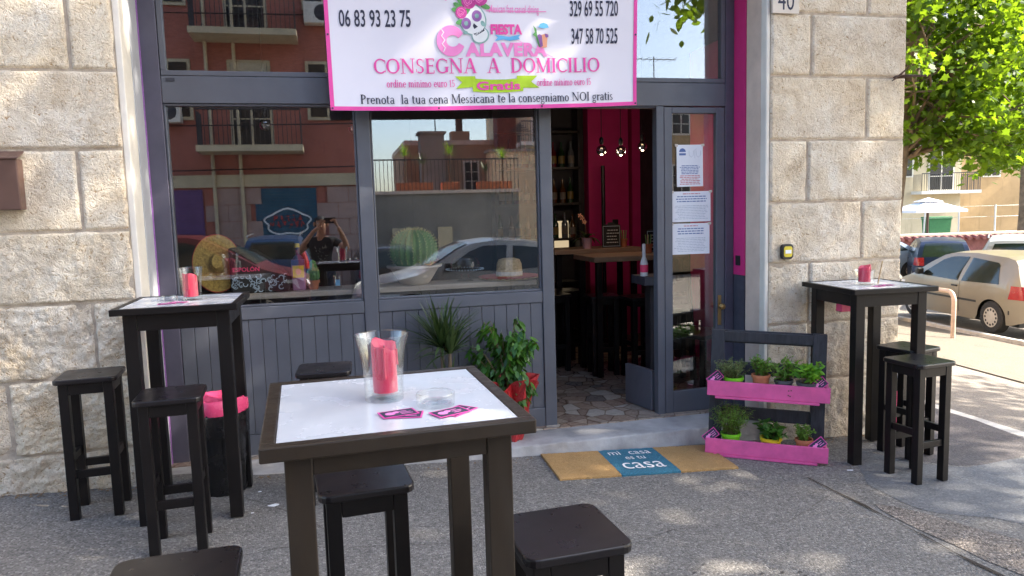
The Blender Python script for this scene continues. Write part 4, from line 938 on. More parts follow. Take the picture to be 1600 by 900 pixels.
notice('wide notice with pale lower half, lowest one on the glass door', 2.380, 1.190, 2.678, 1.412, 3, 1)

# ================================================================== DOORMAT
dm = thing('doormat', 'brown coir doormat with a teal middle panel reading mi casa es tu casa', 'doormat', (1.817, 4.225, gz(1.817)))
dm.rotation_euler = (0, math.atan(.04), R(-2.0))
mw, mh = .575, .232
def mat_piece(name, x0, x1, material, seed):
    mb = MB(); nx = max(6, int((x1 - x0) / .018)); ny = 24; rr = random.Random(seed)
    for j in range(ny + 1):
        for i in range(nx + 1):
            x = x0 + (x1 - x0) * i / nx; y = -mh + 2 * mh * j / ny; edge = j in (0, ny)
            mb.v.append((x, y + (rr.uniform(-.003, .003) if edge else 0), .016 + rr.uniform(-.0016, .0016) - (.004 if edge else 0)))
    mb.f = [(j * (nx + 1) + i, j * (nx + 1) + i + 1, (j + 1) * (nx + 1) + i + 1, (j + 1) * (nx + 1) + i) for j in range(ny) for i in range(nx)]
    b = len(mb.v); ring = [i for i in range(nx + 1)] + [j * (nx + 1) + nx for j in range(1, ny + 1)] + [ny * (nx + 1) + i for i in range(nx - 1, -1, -1)] + [j * (nx + 1) for j in range(ny - 1, 0, -1)]
    mb.v += [(mb.v[q][0], mb.v[q][1], .001) for q in ring]; n = len(ring); mb.f += [(ring[q], b + q, b + (q + 1) % n, ring[(q + 1) % n]) for q in range(n)]
    return mb.build(name, material, dm)
mat_piece('coir_panel', -mw, -.192, M['coir'], 1); mat_piece('teal_panel', -.1915, .1915, M['mat_blue'], 2); mat_piece('coir_panel', .192, mw, M['coir'], 3)
mb = MB(); ft = lambda a, b: (a, b, .0200)
def script(mb, s, x, y, width, h): text_on(mb, s, x, y, width, h, ft, align='c', bold=-.002)
for s_, a_, b_, w_, h_ in (('mi  casa', -.005, .105, .285, .075), ('es tu', .0, .012, .13, .055), ('casa', .0, -.155, .27, .105)):
    mb = MB(); script(mb, s_, a_, b_, w_, h_); mb.build('lettering_line', M['white_print'], dm)
# ================================================================== PALLET PLANTER
PAX, PAY = 2.40, 4.39; PRZ = math.atan2(4.01 - 4.40, 3.03 - 2.385)
pz = gz(2.7)
pal = thing('pallet_planter', 'upcycled dark pallet with two pink shelf boards of herb pots, leaning by the door', 'planter', (PAX, PAY, gz(PAX)), PRZ)
pal.rotation_euler = (0, math.atan(.04) * .75, PRZ)
PWD = .725; LEAN = .13
def ply(z): return LEAN * z            # the pallet leans back
for x0 in (0, PWD - .085):
    mb = MB(); mb.add([(x0, 0, 0), (x0 + .085, 0, 0), (x0 + .085, .04, 0), (x0, .04, 0), (x0, ply(.80), .80), (x0 + .085, ply(.80), .80), (x0 + .085, ply(.80) + .04, .80), (x0, ply(.80) + .04, .80)],
        [(0, 3, 2, 1), (4, 5, 6, 7), (0, 1, 5, 4), (1, 2, 6, 5), (2, 3, 7, 6), (3, 0, 4, 7)]); mb.build('upright', M['pallet'], pal, bevel=.003)
for z0 in (.71, .50, .20):
    mb = MB(); y = ply(z0) + .042; mb.add([(.02, y, z0), (PWD - .02, y, z0), (PWD - .02, y + .018, z0), (.02, y + .018, z0), (.02, y + .009, z0 + .085), (PWD - .02, y + .009, z0 + .085), (PWD - .02, y + .027, z0 + .085), (.02, y + .027, z0 + .085)],
        [(0, 3, 2, 1), (4, 5, 6, 7), (0, 1, 5, 4), (1, 2, 6, 5), (2, 3, 7, 6), (3, 0, 4, 7)])
    mb.build('cross_slat', M['pallet'], pal, bevel=.003)
mb = MB(); y = ply(.755); mb.box(.0855, PWD - .0855, y - .0, y + .018, .725, .79); mb.build('cross_slat', M['pallet'], pal, bevel=.003)
SHZ = (.020, .395)
for z0 in SHZ:
    y = ply(z0); s = thing
    mb = MB(); mb.box(-.012, PWD + .012, y - .150, y - .132, z0, z0 + .098); sb_ = mb.build('shelf_front', M['pink_board'], pal, bevel=.003)
    mb = MB(); mb.box(.04, PWD - .05, y - .158, y - .02, z0 - .016, z0 - .001); mb.build('shelf_floor', M['pink_board'], pal, bevel=.002)
    mb = MB(); mb.box(-.01, .008, y - .131, y - .002, z0 + .001, z0 + .09); mb.box(PWD - .008, PWD + .01, y - .131, y - .002, z0 + .001, z0 + .09); mb.build('shelf_side', M['pink_board'], pal, bevel=.002)
mb = MB(); y0 = ply(.395) - .1515
for a, b in ((.43, .065), (.445, .068), (.44, .03), (.43, .035)): mb.lathe([(.0045, 0), (.0035, .002), (.001, .0025)], 8, mtx=Tm(a + .06, y0 + .0013, .395 + b, rx=R(90)))
mb.build('screw_heads', M['rust'], pal)
bpy.context.view_layer.update(); PM = pal.matrix_world.copy()
def on_shelf(lx, ly, lz): return PM @ Vector((lx, ly, lz))
def pot(mb, rt, rb, h, rim=.012, rimo=.004):
    mb.lathe([(.001, 0), (rb, 0), (rt - .003, h - rim * 1.6), (rt + rimo, h - rim * 1.55), (rt + rimo, h), (rt - .004, h), (rt - .007, h - .02), (.001, h - .021)], 28); return mb
def herb(label, pos, potm, rt, h, kind, ht, spread, seed, group='potted herbs on the pallet shelves'):
    rr = np.random.default_rng(seed); t = thing('potted_herb', label, 'potted herb', pos, 0, group)
    pot(MB(), rt, rt * .75, h).build('pot', potm, t, smooth=True)
    mb = MB(); mb.disc((0, 0, h - .016), rt - .008, 16); mb.build('soil', M['soil'], t)
    st = MB(); P = []; N = []; TT = []; SZ = []
    if kind == 'thyme': ns, npl, ls, shp, lm = 64, 34, .019, [(0, 0), (.13, .5), (0, 1), (-.13, .5)], 'grey_herb_leaf'
    elif kind == 'lavender': ns, npl, ls, shp, lm = 62, 40, .030, [(0, 0), (.07, .5), (0, 1), (-.07, .5)], 'herb_leaf'
    elif kind == 'basil': ns, npl, ls, shp, lm = 16, 14, .050, OVAL, 'basil_leaf'
    elif kind == 'mint': ns, npl, ls, shp, lm = 22, 18, .031, OVAL, 'herb_leaf'
    elif kind == 'sage': ns, npl, ls, shp, lm = 18, 13, .048, OVAL, 'ficus_leaf'
    else: ns, npl, ls, shp, lm = 30, 26, .020, OVAL, 'herb_leaf'
    for i in range(ns):
        a = rr.uniform(0, 6.283); b = rr.uniform(0, 1) ** .6; d = np.array([math.cos(a) * spread * b, math.sin(a) * spread * b, ht * rr.uniform(.65, 1.05) * (1 - .25 * b)])
        p0 = np.array([d[0] * .35, d[1] * .35, h - .017]); p0[:2] *= min(1, rt * .7 / (np.linalg.norm(p0[:2]) + 1e-6)); mid = p0 + np.array([d[0] * .3, d[1] * .3, d[2] * .6]); p2 = p0 + d
        st.tube([p0, mid, p2], [.0018, .0014, .0007], 4, caps=False)
        for k in range(npl):
            u = rr.uniform(.15 if kind != 'basil' else .45, 1.0); c = p0 * (1 - u) ** 2 + 2 * mid * u * (1 - u) + p2 * u * u
            out = np.array([math.cos(a), math.sin(a), 0]) * .2 + rr.normal(size=3) * .6 + np.array([0, 0, .7 if kind in ('thyme', 'lavender') else .15])
            P.append(c); TT.append(out); N.append(rr.normal(size=3) * .5 + np.array([0, 0, 1.0])); SZ.append(ls * rr.uniform(.6, 1.2))
    st.build('stems', M['twig'], t)
    N = np.array(N); N /= np.linalg.norm(N, axis=1, keepdims=True)
    fast_mesh('foliage', leaves(np.array(P), N, np.array(TT), np.array(SZ), shp, .25), len(shp), M[lm], t); return t
ys_ = ply(.395) - .075; ym = ply(.02) - .075; z1 = .396; z0 = .021
herb('lime green pot of fine grey thyme at the left of the upper pink shelf', on_shelf(.155, ys_, z1), M['lime_plastic'], .062, .118, 'thyme', .145, .105, 1)
herb('terracotta pot with sparse upright herb, second from the left on the upper shelf', on_shelf(.325, ys_, z1), M['terracotta'], .056, .145, 'small', .155, .065, 2)
herb('dark grey pot of trailing soft herb, third on the upper pink shelf', on_shelf(.465, ys_, z1), M['grey_plastic'], .056, .12, 'mint', .185, .105, 3)
herb('dark grey pot of broad leaved basil at the right of the upper shelf', on_shelf(.610, ys_, z1), M['grey_plastic'], .066, .115, 'basil', .165, .085, 4)
herb('lime green pot of tall bushy rosemary like herb on the lower pink shelf', on_shelf(.150, ym, z0), M['lime_plastic'], .062, .128, 'lavender', .235, .105, 5)
herb('yellow pot of dark leaved herb in the middle of the lower pink shelf', on_shelf(.40, ym, z0), M['yellow_plastic'], .066, .122, 'sage', .12, .085, 6)
herb('small terracotta pot with a young plant at the right of the lower shelf', on_shelf(.600, ym, z0), M['terracotta'], .052, .128, 'small', .125, .055, 7)
for lx, lz, l in ((.035, .395, 'tilted card tucked in at the left end of the upper pink shelf'), (PWD - .055, .395, 'tilted card tucked in at the right end of the upper pink shelf'),
                  (.020, .020, 'tilted card tucked in at the left end of the lower pink shelf'), (PWD - .050, .020, 'tilted card tucked in at the right end of the lower pink shelf')):
    p = on_shelf(lx, ply(lz) - .125, lz + .112); c = card(l, p.x, p.y, p.z, 0, .050, .030, grp='cards tucked into the pallet shelves', name='card')
    c.rotation_euler = (PM.to_3x3() @ (Matrix.Rotation(R(78), 3, 'X') @ Matrix.Rotation(R(42), 3, 'Z'))).to_euler()

# ================================================================== PLANTS BY THE PANEL
fx, fy = 1.085, 4.655; fz = .022
t = thing('ficus', 'leafy young ficus in a red foil wrapped pot by the boarded panel', 'potted plant', (fx, fy, fz)); t.scale = (1.12, .95, 1.2)
pot(MB(), .085, .065, .16).build('pot', M['grey_plastic'], t, smooth=True)
mb = MB(); n = 44; rows = [(.075, 0), (.090, .05), (.105, .12), (.100, .18), (.125, .25), (.165, .31)]; rr = random.Random(4)
for r_, z_ in rows:
    for k in range(n):
        a = 6.28319 * k / n; w_ = (.35 + 1.3 * z_ / .25) * .022; mb.v.append(((r_ + w_ * math.sin(9 * a + z_ * 20) + rr.uniform(-.006, .006)) * math.cos(a), (r_ + w_ * math.sin(9 * a + z_ * 20)) * math.sin(a) * .9, z_ + (.05 * abs(math.sin(2 * a + .6)) if z_ > .26 else 0) + rr.uniform(-.004, .004)))
mb.f = [(i * n + k, i * n + (k + 1) % n, (i + 1) * n + (k + 1) % n, (i + 1) * n + k) for i in range(len(rows) - 1) for k in range(n)]
w_ = mb.build('foil_wrap', M['red_foil'], t); w_.modifiers.new('s', 'SOLIDIFY').thickness = .001
mb = MB(); mb.disc((0, 0, .14), .083, 18); mb.build('soil', M['soil'], t)
mb = MB(); P = []; N = []; TT = []; SZ = []; g2 = np.random.default_rng(11); tips = []
for i in range(38):
    a = g2.uniform(0, 6.283); rad = g2.uniform(.06, .235); h_ = g2.uniform(.12, .60); p0 = np.array([g2.normal() * .012, g2.normal() * .012, .14])
    p3 = np.array([math.cos(a) * rad * (1.1 if math.cos(a) < 0 else .95), math.sin(a) * rad * .75, .14 + h_ * (1 - rad * .9)]); p1 = p0 + np.array([p3[0] * .15, p3[1] * .15, h_ * .45]); p2 = p0 + np.array([p3[0] * .6, p3[1] * .6, h_ * .85])
    pts = [p0 * (1 - u) ** 3 + 3 * p1 * u * (1 - u) ** 2 + 3 * p2 * u * u * (1 - u) + p3 * u ** 3 for u in np.linspace(0, 1, 7)]
    mb.tube(pts, [.005, .0042, .0035, .003, .0025, .002, .001], 5, caps=False)
    for k in range(25):
        u = g2.uniform(.35, 1.02); c = p0 * (1 - u) ** 3 + 3 * p1 * u * (1 - u) ** 2 + 3 * p2 * u * u * (1 - u) + p3 * u ** 3
        b = a + g2.normal() * 1.1; out = np.array([math.cos(b), math.sin(b), -.9 + g2.normal() * .45]); P.append(c + g2.normal(size=3) * .012); TT.append(out)
        N.append(np.array([math.cos(b) * .75, math.sin(b) * .75, .8]) + g2.normal(size=3) * .28); SZ.append(g2.uniform(.042, .074))
mb.build('stems', M['twig'], t); N = np.array(N); N /= np.linalg.norm(N, axis=1, keepdims=True)
fast_mesh('foliage', leaves(np.array(P), N, np.array(TT), np.array(SZ), [(0, 0), (.13, .14), (.23, .38), (.19, .66), (.07, .88), (0, 1.0), (-.07, .88), (-.19, .66), (-.23, .38), (-.13, .14)], .30), 10, M['ficus_leaf'], t)
dx, dy = .675, 4.68; dz_ = .022
t = thing('dracaena', 'spiky dracaena with two short cane stems standing left of the ficus', 'potted plant', (dx, dy, dz_)); t.scale = (1, 1, 1.09)
pot(MB(), .10, .075, .19).build('pot', M['terracotta'], t, smooth=True); mb = MB(); mb.disc((0, 0, .168), .09, 18); mb.build('soil', M['soil'], t)
g2 = np.random.default_rng(21); bl_v = []; bl_f = []
def blades(top, n, Lm, up):
    for i in range(n):
        a = g2.uniform(0, 6.283); el = g2.uniform(up, 1.45) if g2.random() < .75 else g2.uniform(.1, up); L = Lm * g2.uniform(.65, 1.1); wd = .0105 * g2.uniform(.8, 1.2)
        d = np.array([math.cos(a), math.sin(a), 0]); sd_ = np.array([-math.sin(a), math.cos(a), 0]); p = np.array(top) + d * .008; e = el; b = len(bl_v); nseg = 7
        for k in range(nseg + 1):
            u = k / nseg; ww = wd * (1 - u ** 2.2) * (.65 + .35 * min(1, u * 5)) + .0004
            bl_v.extend([tuple(p - sd_ * ww), tuple(p + np.array([0, 0, -.0025 * (1 - u)])), tuple(p + sd_ * ww)])
            e -= .035 + .07 * u * (1.5 - el); p = p + (d * math.cos(e) + np.array([0, 0, math.sin(e)])) * L / nseg; p[1] = min(p[1], .13)
        for k in range(nseg): bl_f.extend([(b + 3 * k, b + 3 * k + 1, b + 3 * k + 4, b + 3 * k + 3), (b + 3 * k + 1, b + 3 * k + 2, b + 3 * k + 5, b + 3 * k + 4)])
blades((-.015, .01, .60), 62, .36, .75); blades((.035, -.01, .56), 46, .34, .65); blades((.02, -.02, .30), 40, .30, .5)
mb = MB(); mb.add(bl_v, bl_f); mb.build('foliage', M['drac_leaf'], t)
mb = MB(); mb.tube([(0, 0, .16), (-.008, .004, .38), (-.015, .01, .61)], [.016, .014, .010], 10); mb.tube([(.03, -.01, .16), (.03, -.01, .36), (.035, -.01, .57)], [.018, .017, .010], 10); mb.build('cane', M['bark'], t, smooth=True)

# ================================================================== BINS
bx, by = -.66, 4.30; bz = gz(bx)
t = thing('waste_bin', 'black cylindrical bin with a pink bag folded over its rim, under the left table', 'bin', (bx, by, bz))
wv = lambda a, z: 1 + .012 * math.sin(14 * a + 20 * z) + .01 * math.sin(23 * a)
mb = MB(); mb.lathe([(.001, 0), (.128, 0), (.135, .02), (.150, .45), (.150, .50), (.140, .50), (.13, .1), (.001, .09)], 48, wob=wv); mb.build('body', M['bag_black'], t, smooth=True)
mb = MB(); mb.lathe([(.153, .450), (.158, .475), (.157, .515), (.140, .535), (.120, .52), (.06, .49), (.001, .485)], 48, wob=lambda a, z: 1 + .02 * math.sin(8 * a + 30 * z) + .016 * math.sin(19 * a + 9)); bo_ = mb.build('pink_bag', M['bag_pink'], t, smooth=True, sharp=60)
mb = MB(); mb.lathe([(.157, .33), (.160, .445), (.1575, .455)], 48, wob=lambda a, z: 1 + .02 * math.sin(13 * a + 40 * z) + .014 * math.sin(29 * a)); mb.build('bag_fold', M['bag_black'], t, smooth=True)
bx, by = 4.10, 4.72; bz = gz(bx)
t = thing('waste_bin', 'pink bucket bin with a black bag, at the corner behind the right stools', 'bin', (bx, by, bz))
mb = MB(); mb.lathe([(.001, 0), (.10, 0), (.105, .02), (.125, .36), (.118, .36), (.1, .05), (.001, .04)], 36); mb.build('body', M['bag_pink'], t, smooth=True)
mb = MB(); mb.lathe([(.129, .27), (.133, .33), (.133, .375), (.118, .40), (.09, .385), (.05, .34), (.001, .33)], 40, wob=lambda a, z: 1 + .025 * math.sin(9 * a + 30 * z) + .02 * math.sin(21 * a)); mb.build('black_bag', M['bag_black'], t, smooth=True, sharp=60)

# ================================================================== WINDOW DISPLAY
sh_ = MB(); sh_.box(-1.0, 1.392, 4.975, 5.30, 1.018, 1.052); shelf = tag(sh_.build('display_shelf', M['shelf_wood'], bevel=.003), 'long pale wooden shelf running behind both shop windows', 'shelf')
for x in (-.9, .22, 1.33):
    mb = MB(); mb.box(x - .02, x + .02, 5.0, 5.28, .70, 1.0165); mb.build('bracket', M['int_dark'], shelf)
SZ_ = 1.0525
# big sombrero standing on its brim edge
t = thing('sombrero', 'large woven straw sombrero with red trim standing upright on the display shelf', 'sombrero', (-.735, 5.16, SZ_ + .192)); t.rotation_euler = (R(78), 0, R(8))
mb = MB(); prof = [(.001, .115), (.04, .112), (.058, .09), (.066, .04), (.074, .005), (.09, 0), (.14, .008), (.175, .026), (.188, .048)]; mb.lathe(prof, 48, wob=lambda a, z: 1 + .006 * math.sin(40 * a)); o = mb.build('straw_body', M['straw'], t, smooth=True); o.scale = (.78, 1, 1)
mb = MB(); mb.lathe([(.174, .0275), (.189, .050), (.193, .048), (.178, .024)], 48); o = mb.build('red_braid', M['red_trim'], t, smooth=True); o.scale = (.78, 1, 1)
mb = MB()
for k in range(34):
    a = 6.283 * k / 34; mb.bar((.152 * math.cos(a) * .78, .152 * math.sin(a), .0155), (.172 * math.cos(a + .09) * .78, .172 * math.sin(a + .09), .0275), .006, .003)
mb.build('white_stitching', M['white_trim'], t)
# black display object with pink lettering and a silvery skull print
t = thing('display_box', 'black rounded counter display with hot pink lettering and silvery skull artwork', 'display', (-.462, 5.13, SZ_))
mb = MB(); pr = [(-.185, 0), (.185, 0), (.185, .06), (.165, .115), (.07, .215), (-.02, .275), (-.12, .30), (-.185, .30)]; mb.prism(pr, -.09, .09, Tm(rx=R(90))); mb.build('body', M['board_black'], t, bevel=.012)
mb = MB(); text_on(mb, 'ESPOLÓN', -.165, .145, .165, .034, lambda a, b: (a, -.0915, b), bold=.02); mb.build('lettering', M['print_pink_bright'], t)
mb = MB(); rr = random.Random(12)
for k in range(46):
    cx = rr.uniform(-.165, .165); cz = rr.uniform(.02, .115); a0 = rr.uniform(0, 6.28); r1 = rr.uniform(.008, .02); n = 7; vs = []
    for i in range(n + 1):
        a = a0 + 4.0 * i / n
        for f_ in (1, .62): vs.append((cx + r1 * f_ * math.cos(a), -.0912 - k * .00003, cz + r1 * f_ * math.sin(a)))
    mb.add(vs, [(2 * i, 2 * i + 2, 2 * i + 3, 2 * i + 1) for i in range(n)])
M['silver_print'] = mat('silver_blue_print', (.30, .38, .46), .4, .35, 40); mb.build('skull_artwork', M['silver_print'], t)
# bottle
t = thing('liquor_bottle', 'square liquor bottle with a yellow label on the display shelf', 'bottle', (-.221, 5.12, SZ_))
mb = MB(); mb.prism(rrect(.044, .034, .010), 0, .205); mb.build('body', M['violet_label'], t, bevel=.006)
mb = MB(); mb.lathe([(.036, .2055), (.03, .22), (.015, .235), (.0135, .27), (.0145, .272), (.0145, .285)], 20); mb.build('neck', M['navy_label'], t, smooth=True)
mb = MB(); mb.lathe([(.0155, .2855), (.0155, .312), (.001, .313)], 16); mb.build('cap', M['yellow_label'], t, smooth=True)
mb = MB(); mb.box(-.036, .036, -.0352, -.0345, .085, .165); mb.build('label', M['yellow_label'], t)
mb = MB(); mb.box(-.043, .043, -.0352, -.0346, .168, .204); mb.build('shoulder_label', M['navy_label'], t)
mb = MB(); mb.disc((0, -.0358, .125), .018, 16, .022, 'y'); mb.build('label_emblem', M['orange_print'], t)
# little cactus
t = thing('potted_cactus', 'small branching green cactus in a terracotta pot on the display shelf', 'cactus', (-.128, 5.11, SZ_))
pot(MB(), .038, .028, .062, .012).build('pot', M['terracotta'], t, smooth=True)
mb = MB(); rib = lambda a, z: 1 + .14 * math.cos(9 * a)
mb.lathe([(.02, .05), (.026, .09), (.026, .15), (.018, .185), (.001, .20)], 36, wob=rib)
for q, (ox, oy, h_, r1) in enumerate(((-.026, -.006, .13, .015), (.024, -.010, .14, .016), (.004, -.024, .115, .014), (-.012, .02, .15, .014))): mb.lathe([(.006, .055), (r1, .08), (r1, h_ - .015), (r1 * .6, h_ - .004), (.001, h_)], 27, (ox, oy, 0), rib)
mb.build('stems', M['cactus'], t, smooth=True, sharp=80)
# barrel cactus in a bowl
t = thing('barrel_cactus', 'big round spiny barrel cactus in a wide cream bowl in the window', 'cactus', (.555, 5.125, SZ_))
mb = MB(); mb.lathe([(.001, 0), (.085, 0), (.10, .008), (.135, .06), (.168, .112), (.190, .118), (.192, .134), (.178, .136), (.165, .125), (.001, .12)], 48); mb.build('bowl', M['cream_ceramic'], t, smooth=True, sharp=50)
mb = MB(); nr = 22; prof = [(.155 * math.cos(e) ** .85 if math.cos(e) > 0 else .001, .235 + .145 * math.sin(e)) for e in np.linspace(-.9, 1.55, 18)]
mb.lathe(prof, nr * 6, wob=lambda a, z: 1 + .075 * math.cos(nr * a)); mb.build('body', M['cactus'], t, smooth=True, sharp=80)
mb = MB(); rr = random.Random(2)
for k in range(nr):
    a = 6.28319 * k / nr
    for e in np.linspace(-.55, 1.4, 15):
        rad = .155 * math.cos(e) ** .85 * 1.075; c = Vector((rad * math.cos(a), rad * math.sin(a), .235 + .145 * math.sin(e))); nn = Vector((math.cos(e) * math.cos(a), math.cos(e) * math.sin(a), math.sin(e)))
        for q in range(5):
            d = (nn + Vector((rr.uniform(-.8, .8), rr.uniform(-.8, .8), rr.uniform(-.7, .7)))).normalized() * .024; s2 = d.cross(Vector((.3, .2, 1))).normalized() * .0011; mb.add([c - s2, c + s2, c + d], [(0, 1, 2)])
mb.build('spines', M['spine'], t)
mb = MB(); mb.lathe([(.045, .374), (.03, .384), (.001, .386)], 16); mb.build('woolly_crown', M['straw_pale'], t, smooth=True)
# glass dish with a lid, then the pale straw hat
t = thing('glass_dish', 'covered glass dish with a beaded rim between the cactus and straw hat', 'dish', (.915, 5.16, SZ_))
mb = MB(); mb.lathe([(.001, 0), (.06, 0), (.03, .02), (.03, .05), (.11, .075), (.13, .085), (.11, .082), (.001, .06)], 40); mb.build('stand', M['glassware'], t, smooth=True)
mb = MB(); mb.lathe([(.108, .0865), (.112, .12), (.09, .165), (.03, .185), (.001, .187)], 36); mb.build('cover', M['glassware'], t, smooth=True)
mb = MB()
for k in range(40): a = 6.283 * k / 40; mb.lathe([(.001, -.006), (.005, -.003), (.006, 0), (.005, .003), (.001, .006)], 6, (.132 * math.cos(a), .132 * math.sin(a), .084))
mb.build('beaded_rim', M['silver_print'], t)
t = thing('straw_hat', 'pale straw hat with a red edged brim at the right end of the shelf', 'hat', (1.235, 5.14, SZ_))
mb = MB(); mb.lathe([(.222, .018), (.205, .006), (.15, .004), (.105, .012), (.095, .03), (.09, .11), (.075, .14), (.04, .15), (.001, .148)], 48); mb.build('straw_body', M['straw_pale'], t, smooth=True)
mb = MB(); mb.lathe([(.224, .020), (.215, .0135), (.20, .0085), (.185, .0085), (.2, .012), (.221, .0235)], 60, wob=lambda a, z: 1 + .012 * math.sin(26 * a)); mb.build('red_braid', M['red_trim'], t, smooth=True)
mb = MB(); mb.lathe([(.0965, .03), (.0955, .055), (.094, .055)], 40); mb.build('hat_band', M['white_trim'], t, smooth=True)
t = thing('water_glass', 'small glass with a blue sticker on the display shelf left of the post', 'glass', (.03, 5.10, SZ_))
mb = MB(); mb.lathe([(.001, 0), (.026, 0), (.032, .085), (.029, .085), (.024, .008), (.001, .007)], 28); mb.build('tumbler', M['glassware'], t, smooth=True)
mb = MB(); mb.poly([(.031 * math.sin(a) , -.031 * math.cos(a) - .001, z) for a, z in ((-.5, .02), (.5, .02), (.5, .06), (-.5, .06))]); mb.build('sticker', M['blue_print'], t)

# ================================================================== INSIDE THE BAR
M['filament'] = emit('glowing_filament', (1, .72, .38), 1.2)
def pendant(label, x, y, z, rb=.045, watts=0):
    t = thing('pendant_bulb', label, 'pendant lamp', (x, y, 3.02), 0, 'smoked globe bulbs hanging from the ceiling')
    L = 3.02 - z
    mb = MB(); mb.tube([(0, 0, 0), (0, 0, -L + rb + .07)], .0035, 6); mb.build('cable', M['wire'], t)
    mb = MB(); mb.lathe([(.014, -L + rb + .005), (.02, -L + rb + .02), (.02, -L + rb + .055), (.008, -L + rb + .075)], 16); mb.build('socket', M['black_plastic'], t, smooth=True)
    mb = MB(); mb.lathe([(max(.001, rb * math.cos(e)), -L + rb * math.sin(e)) for e in np.linspace(-1.56, 1.25, 16)], 28); mb.build('bulb', M['bulb'], t, smooth=True)
    if watts:
        mb = MB(); mb.tube([(-.008, 0, -L + .012), (-.004, 0, -L + .022), (.004, 0, -L + .022), (.008, 0, -L + .012)], .0022, 6); mb.build('filament', M['filament'], t)
        ld = bpy.data.lights.new('bulb_light', 'POINT'); ld.energy = watts; ld.color = (1, .74, .48); ld.shadow_soft_size = .03; lo = bpy.data.objects.new('bulb_light', ld); COL.objects.link(lo); lo.parent = t; lo.location = (0, 0, -L - rb - .04)
    mb = MB(); mb.lathe([(max(.001, rb * .98 * math.cos(e)), -L + rb * .98 * math.sin(e)) for e in np.linspace(-1.56, -.2, 8)], 24); mb.build('mirror_cap', M['steel'], t, smooth=True)
pendant('globe bulb hanging behind the left shop window', -.386, 5.30, 2.163, .042)
pendant('globe bulb half hidden behind the post between the two windows', .205, 5.60, 2.17, .042)
pendant('globe bulb in the doorway hanging before the magenta panel, leftmost of three', 2.473, 6.5, 2.068, .048, .6)
pendant('globe bulb in the doorway with a boxy socket, middle one of three', 2.663, 6.5, 2.06, .048, .6)
pendant('globe bulb in the doorway hanging over the dark wall, rightmost of three', 2.88, 6.5, 2.10, .045, .45)
def bar_table(label, x0, x1, y0, y1, H, group='wooden bar tables inside'):
    t = thing('bar_table', label, 'bar table', ((x0 + x1) / 2, (y0 + y1) / 2, .031), 0, group); a, b = (x1 - x0) / 2, (y1 - y0) / 2; h = H - .031
    mb = MB(); mb.box(-a, a, -b, b, h - .045, h); mb.build('top', M['bar_wood'], t, bevel=.004)
    for sx_ in (-1, 1):
        for sy_ in (-1, 1): mb = MB(); mb.box(sx_ * (a - .06) - .025, sx_ * (a - .06) + .025, sy_ * (b - .06) - .025, sy_ * (b - .06) + .025, 0, h - .046); mb.build('leg', M['black_wood'], t)
bar_table('near wooden high table just inside the doorway', 2.22, 3.12, 6.05, 6.62, 1.11)
bar_table('far wooden bar table behind the near one, carrying the orchid and chalkboard', 2.15, 3.08, 7.0, 7.5, 1.13)
GI = 'black bar stools inside the doorway'
for x, y, a, l in ((1.98, 6.55, 8, 'black stool inside the doorway left of the near wooden table'), (2.36, 6.25, -6, 'black stool inside in front of the near wooden table'), (2.62, 6.02, 5, 'black stool inside the doorway nearest the open leaf'),
                   (1.78, 6.9, 12, 'black stool just inside the doorway beside the left post'), (2.86, 5.95, -4, 'black stool inside behind the door post at the near table'), (2.20, 6.80, 5, 'black stool inside between the near and far tables'),
                   (1.98, 7.25, 0, 'black stool inside at the left of the far bar table'), (2.45, 7.68, 3, 'black stool deep inside behind the far bar table')):
    copy_tree(st0, (x, y, .031), R(a), l, GI)
t = thing('potted_orchid', 'strappy leaved orchid in a pink pot on the far bar table', 'potted plant', (2.53, 7.10, 1.131))
pot(MB(), .055, .042, .11, .004, .002).build('pot', M['pink_ceramic'], t, smooth=True)
bl_v.clear(); bl_f.clear(); g2 = np.random.default_rng(5)
def strap(n, L):
    for i in range(n):
        a = 6.283 * i / n + g2.normal() * .3; e = g2.uniform(.6, 1.3); d = np.array([math.cos(a), math.sin(a), 0]); s2 = np.array([-math.sin(a), math.cos(a), 0]); p = np.array([0, 0, .10]); b = len(bl_v); l = L * g2.uniform(.7, 1.1)
        for k in range(7):
            u = k / 6; ww = .020 * math.sin(math.pi * min(.98, .15 + u * .85)) + .001; bl_v.extend([tuple(p - s2 * ww), tuple(p + s2 * ww)]); e -= .28; p = p + (d * math.cos(e) + np.array([0, 0, math.sin(e)])) * l / 6
        for k in range(6): bl_f.append((b + 2 * k, b + 2 * k + 1, b + 2 * k + 3, b + 2 * k + 2))
strap(11, .22); mb = MB(); mb.add(bl_v, bl_f); mb.build('leaves', M['drac_leaf'], t)
mb = MB(); mb.tube([(0, 0, .1), (-.02, 0, .25), (-.07, -.01, .33)], .003, 5); mb.build('flower_stem', M['twig'], t)
mb = MB()
for cx, cz in ((-.03, .27), (-.055, .31), (-.075, .335)):
    for k in range(5): a = 1.2566 * k; mb.poly([(cx + .004 * math.cos(a + b) * f_ * 6, -.015, cz + .004 * math.sin(a + b) * f_ * 6) for b, f_ in ((-.5, .3), (0, .15), (.5, .3), (.35, .9), (0, 1.1), (-.35, .9))])
mb.build('blooms', M['orange_print'], t)
